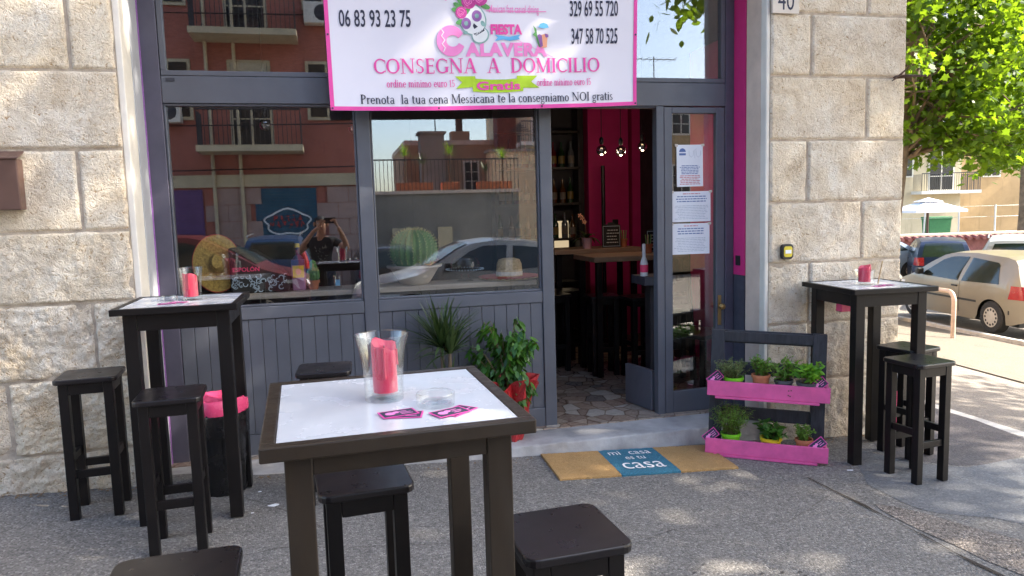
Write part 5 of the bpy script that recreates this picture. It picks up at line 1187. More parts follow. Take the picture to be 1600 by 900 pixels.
def chalkboard(label, x, y, z, w2, h_, seed):
    t = thing('chalkboard', label, 'chalkboard', (x, y, z), R(-10), 'small table chalkboards')
    q = [(-w2, 0), (w2, 0), (w2, h_ * .86), (w2 * .86, h_ * .9), (w2 * .42, h_ * .92), (w2 * .3, h_ * .99), (-w2 * .3, h_ * .99), (-w2 * .42, h_ * .92), (-w2 * .86, h_ * .9), (-w2, h_ * .86)]
    mb = MB(); mb.prism(q, 0, .012, Tm(rx=R(90))); mb.build('board', M['board_black'], t, bevel=.002)
    mb = MB(); mb.box(-w2 * .92, w2 * .92, -.0145, -.0125, h_ * .04, h_ * .06); mb.box(-w2 * .92, w2 * .92, -.0145, -.0125, h_ * .83, h_ * .85); mb.box(-w2 * .92, -w2 * .88, -.0145, -.0125, h_ * .0605, h_ * .8295); mb.box(w2 * .88, w2 * .92, -.0145, -.0125, h_ * .0605, h_ * .8295); mb.build('frame_line', M['text_grey'], t)
    mb = MB(); rr = random.Random(seed)
    for i in range(5):
        z_ = h_ * (.68 - .12 * i); a = -w2 * rr.uniform(.4, .65)
        while a < w2 * .6: b = a + rr.uniform(.012, .03); mb.box(a, b, -.0138, -.0126, z_ - .004, z_ + .004); a = b + .006
    mb.build('chalk_writing', M['chalk'], t)
chalkboard('small black chalkboard with chalk writing beside the orchid', 2.80, 7.12, 1.131, .095, .26, 1)
chalkboard('larger chalkboard with chalk writing further right inside', 2.97, 6.40, 1.111, .10, .235, 2)
for x, y, l, mm in ((2.95, 7.15, 'terracotta cup holding bright stirrers on the far bar table', 'terracotta'), (2.84, 6.30, 'terracotta pot at the right end of the near wooden table', 'terracotta')):
    t = thing('straw_cup', l, 'cup', (x, y, 1.131 if y > 7 else 1.111)); pot(MB(), .036, .028, .085).build('cup', M[mm], t, smooth=True)
    mb = MB(); mb2 = MB()
    for k in range(6): a = k * 1.05; (mb if k % 2 else mb2).tube([(.012 * math.cos(a), .012 * math.sin(a), .01), (.03 * math.cos(a), .03 * math.sin(a), .17)], .004, 6)
    mb.build('green_straws', M['green_print'], t); mb2.build('pale_straws', M['straw_pale'], t)
t = thing('sauce_bottle', 'white and pink bottle standing by the door post inside', 'bottle', (2.375, 5.35, 1.0))
mb = MB(); mb.lathe([(.001, 0), (.03, 0), (.031, .10), (.018, .14), (.014, .15), (.014, .25), (.001, .255)], 24); mb.build('body', M['paper'], t, smooth=True)
mb = MB(); mb.lathe([(.0305, .03), (.0318, .04), (.0318, .085), (.0305, .09)], 24); mb.build('label', M['print_pink_bright'], t, smooth=True)
t = thing('side_table', 'low grey ledge table inside the doorway under the white bottle', 'side table', (2.44, 5.36, .031))
mb = MB(); mb.box(-.10, .16, -.10, .16, .90, .968); mb.build('top', M['grey_dark'], t, bevel=.003); mb = MB(); mb.box(-.02, .08, -.02, .08, 0, .899); mb.build('pedestal', M['int_dark'], t)
# bottle shelves on the left rear of the doorway view
t = thing('bottle_rack', 'dark wall rack of shelves for bottles deep inside the bar', 'shelf', (2.28, 7.98, .031))
for z_ in (1.15, 1.55, 1.95, 2.35): mb = MB(); mb.box(-.5, .5, 0, .2, z_, z_ + .025); mb.build('shelf_board', M['dark_wood'], t)
for x_ in (-.5, .475): mb = MB(); mb.box(x_, x_ + .025, .0, .2, 0, 2.7) ; mb.build('side_panel', M['int_dark'], t)
bt = None; rr = random.Random(8); bc = [mat('amber_glass', (.09, .035, .008), .12), mat('green_glass', (.015, .045, .015), .12), mat('clear_spirit', (.12, .13, .13), .1), mat('red_liquor', (.12, .012, .012), .12), mat('dark_glass', (.02, .02, .02), .1)]
names = {}; bl_lab = (mat('dim_paper_label', (.20, .17, .13), .7), mat('dim_gold_label', (.22, .15, .03), .5))
for z_ in (1.176, 1.576, 1.976):
    for k in range(9):
        i = rr.randrange(5); key = i
        if key not in names:
            t = thing('spirit_bottle', 'spirit bottle of %s glass standing on the bottle rack inside' % ('amber', 'green', 'clear', 'red', 'dark')[i], 'bottle', (0, 0, 0), 0, '%s bottles on the rack' % ('amber', 'green', 'clear', 'red', 'dark')[i]); h_ = rr.uniform(.26, .32); w_ = rr.uniform(.032, .042)
            mb = MB(); mb.lathe([(.001, 0), (w_, 0), (w_, h_ * .58), (w_ * .45, h_ * .72), (.013, h_ * .78), (.013, h_), (.001, h_)], 20); mb.build('body', bc[i], t, smooth=True)
            mb = MB(); mb.lathe([(w_ + .0006, h_ * .15), (w_ + .0006, h_ * .45)], 20); mb.build('label', bl_lab[i % 2], t); names[key] = t; o = t
        else: o = copy_tree(names[key])
        o.location = (1.86 + k * .105 + rr.uniform(-.02, .02), 8.08, z_ + .031)
# dark pole before the magenta panel, wall plate, added glow at the back
mb = MB(); mb.tube([(2.96, 7.75, .031), (2.96, 7.75, 2.0)], .022, 12); mb.lathe([(.16, 0), (.16, .02), (.03, .04)], 24, (2.96, 7.75, .031)); tag(mb.build('coat_stand', M['black_plastic'], smooth=True), 'slim black pole standing before the magenta panel inside', 'pole')
mb = MB(); mb.box(3.18, 3.25, 8.035, 8.049, 1.28, 1.40); tag(mb.build('switch', M['black_plastic'], bevel=.003), 'black wall plate on the magenta panel inside the bar', 'switch')
# added glowing panel that gives the bright spots at the back
t = thing('glow_panel', 'added glowing panel for bright spots low on the dark back wall inside', 'hatch', (2.60, 8.19, 1.0))
mb = MB(); mb.box(-.12, .12, -.02, .0, 0, .03); mb.box(-.12, .12, -.02, 0, .40, .43); mb.box(-.12, -.09, -.02, 0, .031, .399); mb.box(.09, .12, -.02, 0, .031, .399); mb.build('frame', M['int_dark'], t)
mb = MB(); mb.box(-.089, .089, -.008, -.002, .031, .399); mb.build('glow_sheet', emit('warm_glow_sheet', (1, .78, .48), .14), t)
# dark chair behind the glass door
t = thing('chair', 'black wooden chair behind the glass door leaf', 'chair', (2.92, 5.50, .031), R(25))
for sx_ in (-1, 1):
    mb = MB(); mb.box(sx_ * .19 - .02, sx_ * .19 + .02, -.21, -.17, 0, .44); mb.build('leg', M['black_wood'], t)
    mb = MB(); mb.bar((sx_ * .19, .19, 0), (sx_ * .19, .25, .92), .04, .04); mb.build('back_post', M['black_wood'], t)
mb = MB(); mb.box(-.21, .21, -.21, .21, .441, .475); mb.build('seat', M['black_top'], t, bevel=.006)
for z_ in (.62, .82): mb = MB(); mb.bar((-.17, .225 + .02 * (z_ > .7), z_), (.17, .225 + .02 * (z_ > .7), z_), .02, .09); mb.build('back_rail', M['black_wood'], t)
# ================================================================== CARS
def ipo(x, pts): return float(np.interp(x, [p[0] for p in pts], [p[1] for p in pts]))
CAR = {  # silhouettes: x from -half length (tail) to +half length (nose)
 'hatch': dict(L=3.75, W=1.64, top=[(-1.875, .48), (-1.865, .62), (-1.84, .82), (-1.80, .92), (-1.72, 1.08), (-1.60, 1.30), (-1.50, 1.385), (-1.3, 1.425), (-.5, 1.465), (.15, 1.44), (.42, 1.38), (.75, 1.21), (1.14, .97), (1.30, .91), (1.62, .82), (1.76, .74), (1.83, .62), (1.875, .46)], belt=.90, wb=(-1.19, 1.19), rear=(-1.795, -1.57), front=(.38, 1.10),
   win=[[(-1.36, .93), (-1.20, 1.30), (-.40, 1.36), (-.36, .905)], [(-.30, .905), (-.34, 1.365), (.10, 1.35), (.36, 1.28), (.92, .93)]]),
 'suv': dict(L=4.35, W=1.78, top=[(-2.175, .55), (-2.165, .75), (-2.14, .98), (-2.08, 1.15), (-1.98, 1.52), (-1.90, 1.62), (-1.6, 1.68), (-.4, 1.70), (.3, 1.66), (.55, 1.58), (1.15, 1.16), (1.35, 1.10), (1.9, 1.02), (2.06, .90), (2.14, .70), (2.175, .52)], belt=1.05, wb=(-1.32, 1.36), rear=(-2.085, -1.955), front=(.50, 1.12),
   win=[[(-1.78, 1.10), (-1.70, 1.50), (-.95, 1.56), (-.92, 1.08)], [(-.86, 1.08), (-.88, 1.57), (-.15, 1.58), (-.10, 1.06)], [(-.04, 1.06), (-.08, 1.58), (.25, 1.55), (.92, 1.10)]]),
 'sedan': dict(L=4.3, W=1.72, top=[(-2.15, .50), (-2.14, .68), (-2.11, .88), (-2.0, .95), (-1.55, .99), (-1.25, 1.12), (-.85, 1.34), (-.6, 1.39), (-.1, 1.42), (.3, 1.38), (.55, 1.28), (1.05, .99), (1.2, .93), (1.8, .82), (2.02, .70), (2.12, .56), (2.15, .45)], belt=.91, wb=(-1.28, 1.32), rear=(-1.50, -.88), front=(.36, 1.0),
   win=[[(-1.18, .97), (-.80, 1.26), (-.32, 1.31), (-.30, .92)], [(-.24, .92), (-.26, 1.315), (.12, 1.32), (.36, 1.24), (.82, .95)]])}
car_win = mat('car_window_tint', (.018, .026, .022), .07, .2, spec=.6)
def make_car(kind, col, name, label, loc, heading, group='parked cars in the streets', rails=False, moulding=True, plate=True, rimcol='rim'):
    c = CAR[kind]; t = thing(name, label, 'car', loc, heading, group); L, W = c['L'], c['W']; hl = L / 2; rw = .335 if kind == 'suv' else .30; ra = rw + .055
    def zbot(x):
        z = .20 if abs(x) < hl - .25 else .20 + (abs(x) - hl + .25) * .35
        for xw in c['wb']:
            d = abs(x - xw)
            if d < ra: z = max(z, rw - .02 + math.sqrt(ra * ra - d * d))
        return z
    def hw(x, z):
        e = max(0, (abs(x) - (hl - .75)) / .75); w_ = W / 2 * (1 - .17 * e ** 2.6); b = c['belt']
        if z < b: w_ *= 1 - .035 * ((b - .25 - z) / .6) ** 2 - .012 * max(0, (z - b + .12) / .12)
        else: w_ *= .988 - .30 * (z - b) / .55 * (.75 + .25 * (z - b) / .55)
        return w_
    xs = sorted(set([round(v, 4) for v in np.linspace(-hl, hl, 66)] + [p[0] for p in c['top']] + [round(xw + ra * math.cos(a), 4) for xw in c['wb'] for a in np.linspace(0, math.pi, 15)]))
    xs = [x for i, x in enumerate(xs) if i == 0 or x - xs[i - 1] > .004]
    mb = MB(); nl, na, nr_ = 6, 5, 5; npt = 0
    for x in xs:
        zt = ipo(x, c['top']); zb = min(zbot(x), zt - .08); bl_ = min(c['belt'], zt - .03); row = []
        zs = [zb + (bl_ - zb) * k / nl for k in range(nl + 1)] + [bl_ + (zt - .02 - bl_) * k / na for k in range(1, na + 1)]
        for z in zs: row.append((x, -hw(x, z), z))
        we = hw(x, zs[-1]) - .03
        for k in range(1, nr_): u = -1 + 2 * k / nr_; row.append((x, we * u, zt + .012 * (1 - u * u)))
        for z in zs[::-1]: row.append((x, hw(x, z), z))
        npt = len(row); mb.v += row
    for i in range(len(xs) - 1):
        for k in range(npt - 1): a = i * npt + k; mb.f.append((a, a + 1, a + npt + 1, a + npt)[::-1])
    mb.f.append(tuple(range(npt))); mb.f.append(tuple((len(xs) - 1) * npt + k for k in range(npt))[::-1])
    body = mb.build('body', col, t, smooth=True, sharp=38)
    mb = MB(); mb.box(-hl + .15, hl - .15, -W * .40, W * .40, .17, .62); mb.build('underbody', M['car_black'], t)
    # glass
    for poly in c['win']:
        for s in (-1, 1):
            mb = MB(); xa, xb = min(p[0] for p in poly), max(p[0] for p in poly); nx_ = 14; nz_ = 6; k_ = len(poly)
            for i in range(nx_ + 1):
                x = xa + (xb - xa) * min(.999, max(.001, i / nx_)); zz = []
                for q in range(k_):
                    (x0, za), (x1, zb_) = poly[q], poly[(q + 1) % k_]
                    if (x0 - x) * (x1 - x) <= 0 and x0 != x1: zz.append(za + (zb_ - za) * (x - x0) / (x1 - x0))
                for j in range(nz_ + 1): z = min(zz) + (max(zz) - min(zz)) * j / nz_; mb.v.append((x, s * (hw(x, z) + .007), z))
            mb.f = [((i * 7 + j, (i + 1) * 7 + j, (i + 1) * 7 + j + 1, i * 7 + j + 1) if s < 0 else (i * 7 + j + 1, (i + 1) * 7 + j + 1, (i + 1) * 7 + j, i * 7 + j)) for i in range(nx_) for j in range(nz_)]; mb.build('side_window', car_win, t, smooth=True)
    for nm, (xa, xb) in (('windscreen', c['front']), ('rear_window', c['rear'])):
        mb = MB(); n = 8
        for i in range(n + 1):
            x = xa + (xb - xa) * i / n; zt = ipo(x, c['top']); dzz = (ipo(x + .02, c['top']) - ipo(x - .02, c['top'])) / .04; nn = Vector((-dzz, 0, 1)).normalized() * .008
            we = hw(x, zt) * (.90 if nm == 'windscreen' else .86) - .03
            for k in range(7): u = -1 + k / 3; mb.v.append((x + nn.x, we * u, zt + .012 * (1 - u * u) + nn.z))
        mb.f = [(i * 7 + k, i * 7 + k + 1, (i + 1) * 7 + k + 1, (i + 1) * 7 + k) for i in range(n) for k in range(6)]; mb.build(nm, car_win, t, smooth=True)
    # lights, bumpers, mouldings
    def xtail(z): return next((x for x in np.linspace(-hl, 0, 500) if ipo(x, c['top']) >= z), -hl)
    for s in (-1, 1):
        z0_, z1_ = (c['belt'] - .22, c['belt'] + .02) if kind != 'suv' else (c['belt'] - .15, c['belt'] + .30); mb = MB(); nz_, na_ = 6, 9
        for j in range(nz_ + 1):
            z = z0_ + (z1_ - z0_) * j / nz_; xt = xtail(z); h_ = hw(xt + .04, z); row = []
            ln_ = (.26 if kind != 'suv' else .12) * (1 - .35 * j / nz_)
            for q in (.74, .84, .93): row.append((xt - .014, s * h_ * q, z))
            row.append((xt - .006, s * (h_ - .006), z)); row.append((xt + .012, s * (h_ + .012), z))
            for q in (.3, .6, .8, 1.0): xx = xt + .012 + ln_ * q; row.append((xx, s * (hw(xx, z) + .010), z))
            mb.v += row
        w9 = 9; mb.f = [((j * w9 + k, j * w9 + k + 1, (j + 1) * w9 + k + 1, (j + 1) * w9 + k) if s < 0 else (j * w9 + k + 1, j * w9 + k, (j + 1) * w9 + k, (j + 1) * w9 + k + 1)) for j in range(nz_) for k in range(w9 - 1)]
        mb.build('tail_light', M['tail'], t, smooth=True, sharp=50)
        zh = .66 if kind != 'suv' else .82; xf = hl - .06
        mb = MB(); mb.add([(xf + .03, s * W * .24, zh - .06), (xf - .02, s * W * .24, zh + .07), (xf - .16, s * (hw(xf - .16, zh) + .005), zh + .10), (xf - .36, s * (hw(xf - .36, zh) + .006), zh + .09), (xf - .12, s * (hw(xf - .1, zh) + .008), zh - .05)], [(0, 1, 2, 4) if s < 0 else (4, 2, 1, 0), (4, 2, 3) if s < 0 else (3, 2, 4)]); mb.build('headlight', M['head'], t)
        mb = MB(); xm = c['win'][-1][-1][0] - .08; zm = c['belt'] + .06; mb.box(xm - .05, xm + .06, s * (hw(xm, zm) + .03) - .03 * (s < 0), s * (hw(xm, zm) + .03) + .14 * s if s > 0 else s * (hw(xm, zm) + .03), zm - .02, zm + .11) if s > 0 else mb.box(xm - .05, xm + .06, -(hw(xm, zm) + .17), -(hw(xm, zm) + .03), zm - .02, zm + .11)
        mb.build('wing_mirror', M['car_black'], t, bevel=.02)
        if moulding:
            mb = MB(); q = np.linspace(c['wb'][0] + ra + .02, c['wb'][1] - ra - .02, 14)
            for i in range(13): a, b = q[i], q[i + 1]; mb.add([(a, s * (hw(a, .56) + .006), .535), (b, s * (hw(b, .56) + .006), .535), (b, s * (hw(b, .58) + .006), .575), (a, s * (hw(a, .58) + .006), .575)], [(0, 1, 2, 3) if s < 0 else (3, 2, 1, 0)])
            mb.build('side_moulding', M['car_black'], t)
        xd = c['win'][-1][0][0] - .02; mb = MB(); zz = np.linspace(.30, c['belt'] - .01, 8)
        for i in range(7): mb.add([(xd - .005, s * (hw(xd, zz[i]) + .003), zz[i]), (xd + .005, s * (hw(xd, zz[i]) + .003), zz[i]), (xd + .005, s * (hw(xd, zz[i + 1]) + .003), zz[i + 1]), (xd - .005, s * (hw(xd, zz[i + 1]) + .003), zz[i + 1])], [(0, 1, 2, 3) if s < 0 else (3, 2, 1, 0)])
        mb.build('door_gap', M['car_black'], t)
        mb = MB(); zh2 = c['belt'] - .10; y0 = s * (hw(xd + .15, zh2) + .012); mb.box(xd + .06, xd + .22, y0 - .012, y0 + .012, zh2 - .015, zh2 + .015); mb.build('door_handle', M['car_black'], t, bevel=.006)
    for xe, nm in ((-hl, 'rear_bumper'), (hl, 'front_bumper')):
        s = -1 if xe < 0 else 1; mb = MB()
        for z0, z1 in ((.40, .47),):
            n = 10; P = []
            for k in range(n + 1): u = -1 + 2 * k / n; x = xe - s * .30 * abs(u) ** 4; P.append((x + s * .022, u * hw(x, .44) * 1.01))
            for k in range(n): (a, b), (c2, d) = P[k], P[k + 1]; mb.add([(a, b, z0), (c2, d, z0), (c2, d, z1), (a, b, z1)], [(0, 1, 2, 3)]); mb.add([(a, b, z1), (c2, d, z1), (c2 - s * .03, d * .97, z1 + .01), (a - s * .03, b * .97, z1 + .01)], [(0, 1, 2, 3)])
        mb.build(nm, M['car_black'], t)
        if plate:
            zc = .62 if xe < 0 else .40; xp = next((x for x in np.linspace(xe, 0, 300) if ipo(x, c['top']) > zc + .06), xe); mb = MB(); mb.box(xp + s * .016 - .006, xp + s * .016 + .006, -.26, .26, zc - .055, zc + .055); pl = mb.build('number_plate', M['plate'], t)
            mb = MB(); mb.box(xp + s * .024 - .001, xp + s * .024 + .001, -.258, -.22, zc - .05, zc + .05); mb.build('country_band', M['text_blue'], pl)
    for xw in c['wb']:
        for s in (-1, 1):
            rot = Tm(xw, s * (W / 2 - .012), rw, rx=-s * R(90))
            mb = MB(); mb.lathe([(rw * .60, -.035), (rw * .62, .0), (rw * .92, -.002), (rw, -.02), (rw, -.17), (rw * .9, -.19), (rw * .5, -.19)], 36, mtx=rot); wh = mb.build('wheel', M['tyre'], t, smooth=True)
            mb = MB(); mb.lathe([(.001, .002), (rw * .22, .004), (rw * .5, -.010), (rw * .64, -.004), (rw * .66, -.03), (.001, -.04)], 32, mtx=rot); mb.build('wheel_cover', M[rimcol], wh, smooth=True)
            mb = MB()
            for k in range(12): a = 6.28319 * k / 12; mb.lathe([(.024, 0), (.001, .001)], 8, mtx=rot @ Tm(rw * .47 * math.cos(a), rw * .47 * math.sin(a), -.004))
            mb.build('cover_slots', M['car_black'], wh)
    if rails:
        for s in (-1, 1): mb = MB(); mb.tube([(-1.5, s * .62, 1.665), (-1.45, s * .62, 1.72), (.0, s * .62, 1.755), (.06, s * .62, 1.69)], .016, 8); mb.build('roof_rail', M['steel'], t, smooth=True)
    return t
beige = make_car('hatch', paint('beige_metallic_paint', (.235, .208, .158)), 'parked_car', 'beige metallic three door hatchback parked behind the tubular hoop', (12.80, 12.05, gz(12.8) - .0), R(80))
make_car('hatch', paint('midnight_blue_paint', (.010, .018, .045)), 'parked_car', 'dark blue hatchback seen from behind, between the umbrella pole and beige car', (18.9, 19.7, gz(18.5) - .02), R(52))
make_car('suv', paint('silver_grey_paint', (.42, .43, .44)), 'parked_car', 'silver grey tall wagon seen from behind with a wide dark rear window', (16.65, 14.80, gz(16) - .03), R(42), rails=True)
make_car('sedan', paint('pale_blue_paint', (.28, .36, .45)), 'parked_car', 'pale blue car half hidden by the stone corner, left of the dark blue hatchback', (17.6, 21.6, gz(18)), R(166))
# cars standing in the street behind the camera, mirrored in the shop windows
make_car('hatch', paint('maroon_paint', (.10, .012, .02)), 'parked_car', 'maroon hatchback at the kerb, mirrored behind the sombrero in the left window', (-2.15, -2.35, gz2(-2, -2.35) - .085), R(2))
make_car('sedan', paint('light_silver_paint', (.36, .37, .38)), 'parked_car', 'silver saloon at the kerb whose roof line is mirrored across the right window', (2.45, -2.4, gz2(2.5, -2.4) - .085), R(178))
make_car('suv', paint('deep_blue_paint', (.02, .05, .12)), 'parked_car', 'dark blue off roader with red lamps across the street, mirrored in the left window', (-1.35, -10.6, gz2(-1.3, -10) - .085), R(-90), rails=True)
make_car('hatch', M['white_paint'] if 'white_paint' in M else paint('white_paint', (.74, .74, .73), 0), 'parked_car', 'white hatchback across the street mirrored above the straw hat', (3.85, -10.3, gz2(3.8, -10) - .085), R(-84))
make_car('hatch', paint('black_paint', (.015, .015, .017)), 'parked_car', 'black hatchback across the street mirrored beside the barrel cactus', (1.35, -10.4, gz2(1.3, -10) - .085), R(-92))
make_car('sedan', paint('slate_paint', (.09, .10, .12)), 'parked_car', 'slate grey car across the street mirrored at the right edge of the window', (6.4, -10.5, gz2(6.3, -10) - .085), R(-80))
make_car('sedan', paint('silver_paint', (.45, .46, .47)), 'parked_car', 'silver car across the street mirrored at the far left of the window', (-4.3, -10.5, gz2(-4.3, -10) - .085), R(-95))

# ================================================================== STREET FURNITURE TO THE RIGHT
t = thing('hoop_barrier', 'bent tubular hoop barrier with flaking yellow paint in front of the beige car', 'barrier', (10.16, 10.2, gz(10.16)))
a = Vector((0, 0, 0)); b = Vector((.42, 1.85, gz(10.58) - gz(10.16))); d = (b - a); hgt = .72; rc = .16; dn = Vector((d.x, d.y, 0)).normalized()
pts = [a - Vector((0, 0, .1)), a + Vector((0, 0, hgt - rc))] + [a + dn * rc * (1 - math.cos(q)) + Vector((0, 0, hgt - rc + rc * math.sin(q))) for q in np.linspace(.2, 1.57, 6)]
pts2 = [b - dn * rc * (1 - math.cos(q)) + Vector((0, 0, hgt - rc + rc * math.sin(q))) for q in np.linspace(1.57, .2, 6)] + [b + Vector((0, 0, hgt - rc)), b - Vector((0, 0, .1))]
mb = MB(); mb.tube(pts, .038, 14); mb.build('near_leg', M['tube_pink'], t, smooth=True)
mb = MB(); mb.tube([pts[-1], (pts[-1] + pts2[0]) / 2, pts2[0]], .0375, 14); mb.build('top_rail', M['tube_pink'], t, smooth=True)
mb = MB(); mb.tube(pts2, .038, 14); mb.build('far_leg', M['tube_yellow'], t, smooth=True)
# parasol
t = thing('parasol', 'large square white parasol on a dark pole beyond the parked cars', 'parasol', (25.2, 26.85, gz(25)))
mb = MB(); mb.tube([(0, 0, 0), (0, 0, 2.62)], .055, 12); mb.build('pole', M['brown_metal'], t, smooth=True)
mb = MB(); n = 8; zc = 2.72; hw_ = 1.08
q = [(hw_ * sx_, hw_ * sy_) for sx_, sy_ in ((1, 1), (0, 1.0), (-1, 1), (-1.0, 0), (-1, -1), (0, -1.0), (1, -1), (1.0, 0))]
mb.v = [(0, 0, zc - .10)] + [(x * .42, y * .42, zc - .22) for x, y in q] + [(x, y, zc - .50) for x, y in q] + [(x * 1.0, y * 1.0, zc - .60) for x, y in q]
for k in range(8): k2 = (k + 1) % 8; mb.f += [(0, 1 + k, 1 + k2), (1 + k, 9 + k, 9 + k2, 1 + k2), (9 + k, 17 + k, 17 + k2, 9 + k2)]
cp = mb.build('canopy', M['canvas'], t, rot=(0, 0, R(-14))); cp.modifiers.new('s', 'SOLIDIFY').thickness = .01
mb = MB(); mb.v = [(0, 0, zc + .04)] + [(x * .40, y * .40, zc - .14) for x, y in q]; mb.f = [(0, 1 + k, 1 + (k + 1) % 8) for k in range(8)]; mb.build('vent_cap', M['canvas'], t, rot=(0, 0, R(-14))).modifiers.new('s', 'SOLIDIFY').thickness = .01
mb = MB()
for k in range(8): x, y = q[k]; mb.bar((0, 0, zc - .16), (x * .98, y * .98, zc - .53), .025, .02)
mb.build('ribs', M['steel'], t, rot=(0, 0, R(-14)))
mb = MB(); mb.box(-.4, .4, -.4, .4, 0, .1); mb.build('base', M['grey_plastic'], t, bevel=.01)
# low red wall with pale coping
dw = Vector((3.05, -.73, 0)).normalized(); ang = math.atan2(dw.y, dw.x)
t = thing('garden_wall', 'low red painted wall with a pale ridged coping behind the parked cars', 'wall', (19.0, 26.2, -1.32), ang)
mb = MB(); mb.box(0, 30, -.15, .15, 0, 1.30); mb.build('masonry', M['brick_red'], t)
mb = MB(); mb.box(-.05, 30.05, -.22, .22, 1.301, 1.40); mb.build('coping', M['coping'], t, bevel=.02)
mb = MB()
for k in range(100): mb.lathe([(.10, 0), (.09, .4)], 6, mtx=Tm(.15 + .3 * k, -.10, 1.27, rx=R(100)))
mb.build('coping_tiles', M['brick_red'], t)
t = thing('wire_fence', 'thin pale posts of a wire fence between the red wall and ochre house', 'fence', (22, 30.2, -1.32), ang)
for k in range(14): mb = MB(); mb.tube([(k * 1.7, 0, 0), (k * 1.7 + (.12 if k % 3 == 0 else 0), 0, 2.45)], .035, 6); mb.build('post', M['white_pl'], t)
mb = MB()
for z_ in (.5, 1.2, 1.9, 2.4): mb.tube([(0, 0, z_), (22, 0, z_)], .008, 4)
mb.build('wires', M['steel'], t)
t = thing('green_container', 'big green container standing before the ochre house, seen under the parasol', 'container', (30.4, 31.8, -1.32), ang); t.scale = (.55, .6, .82)
mb = MB(); mb.add([(-.85, -.5, 0), (.85, -.5, 0), (.85, .5, 0), (-.85, .5, 0), (-1.05, -.6, 2.1), (1.05, -.6, 2.1), (1.05, .6, 2.1), (-1.05, .6, 2.1)], [(0, 3, 2, 1), (4, 5, 6, 7), (0, 1, 5, 4), (1, 2, 6, 5), (2, 3, 7, 6), (3, 0, 4, 7)]); mb.build('body', M['green_box'], t, bevel=.03)
mb = MB(); mb.box(-1.1, 1.1, -.65, .65, 2.103, 2.28); mb.build('lid', M['green_box'], t, bevel=.04)

# ================================================================== BUILDINGS
def block(name, label, loc, rz, W_, D_, H_, wall_mat, floors, cols, gf=3.2, wz=1.5, ww=1.0, balc=(), trim='white_pl', skip=(), shutter=None, eaves=True, parapet=False):
    t = thing(name, label, 'building', loc, rz)
    mb = MB(); mb.box(-W_ / 2, W_ / 2, 0, D_, 0, H_); mb.build('wall', M[wall_mat], t)
    mb = MB(); mb.box(-W_ / 2 - .4, W_ / 2 + .4, -.4, D_ + .4, H_ + .002, H_ + .25) if eaves else mb.box(-W_ / 2 - .05, W_ / 2 + .05, -.05, D_ + .05, H_ + .002, H_ + .25); mb.build('roof', M['jamb_warm'], t)
    fh = (H_ - gf) / floors
    for f_ in range(floors):
        for c in range(cols):
            if (f_, c) in skip: continue
            x = -W_ / 2 + W_ * (c + .5) / cols; z0 = gf + fh * f_ + (.12 if (f_, c) in balc else .95); z1 = gf + fh * f_ + 2.45
            mb = MB(); mb.box(x - ww / 2 - .09, x + ww / 2 + .09, -.06, -.003, z0 - .09, z1 + .09); fr = mb.build('window', M[trim], t)
            mb = MB(); mb.box(x - ww / 2, x + ww / 2, -.075, -.061, z0, z1); mb.build('pane', M['window_dark'], fr)
            mb = MB(); mb.box(x - .03, x + .03, -.09, -.076, z0, z1); [mb.box(x - ww / 2, x + ww / 2, -.088, -.0765, z0 + (z1 - z0) * q - .02, z0 + (z1 - z0) * q + .02) for q in (.33, .66)]; mb.build('glazing_bar', M[trim], fr)
            if shutter and (f_ + c) % 2: mb = MB(); mb.box(x - ww / 2 + .01, x + ww / 2 - .01, -.10, -.091, z0 + (z1 - z0) * .5, z1); mb.build('roller_blind', M[shutter], fr)
            if (f_, c) in balc:
                zb = gf + fh * f_; mb = MB(); mb.box(x - ww * .9 - .5, x + ww * .9 + .5, -1.1, -.001, zb - .12, zb + .05); bo = mb.build('balcony', M[trim], t)
                mb = MB(); xa, xb = x - ww * .9 - .46, x + ww * .9 + .46
                for k in range(int((xb - xa) / .12) + 1): mb.box(xa + k * .12 - .009, xa + k * .12 + .009, -1.07, -1.05, zb + .051, zb + 1.0)
                for s_ in (xa, xb):
                    for k in range(8): mb.box(s_ - .009, s_ + .009, -1.0 + k * .12, -.98 + k * .12, zb + .051, zb + 1.0)
                mb.box(xa - .02, xb + .02, -1.09, -1.03, zb + 1.001, zb + 1.05); mb.build('railing', M['rail'], bo)
    return t
bg_ang = math.atan2(-1.86, 7.4)
block('apartment_house', 'long ochre apartment house far behind the parasol and plane tree', (40.5, 38.2, -1.35), bg_ang, 44, 12, 23, 'ochre', 6, 13, balc={(f_, c) for f_ in range(6) for c in (1, 4, 5, 9)}, shutter='shutter_beige')
t2 = block('apartment_house', 'pale yellow house corner with white balconies just right of the stone pier', (31.8, 36.0, -1.35), bg_ang, 7, 7, 14, 'cream_pl', 4, 3, balc={(f_, c) for f_ in range(4) for c in (2,)}, ww=1.3)
block('apartment_house', 'peach apartment house behind the crown of the plane tree', (66, 44, -1.4), bg_ang - .35, 26, 12, 26, 'peach', 7, 8, balc={(f_, 3) for f_ in range(7)}, shutter='shutter_grey')
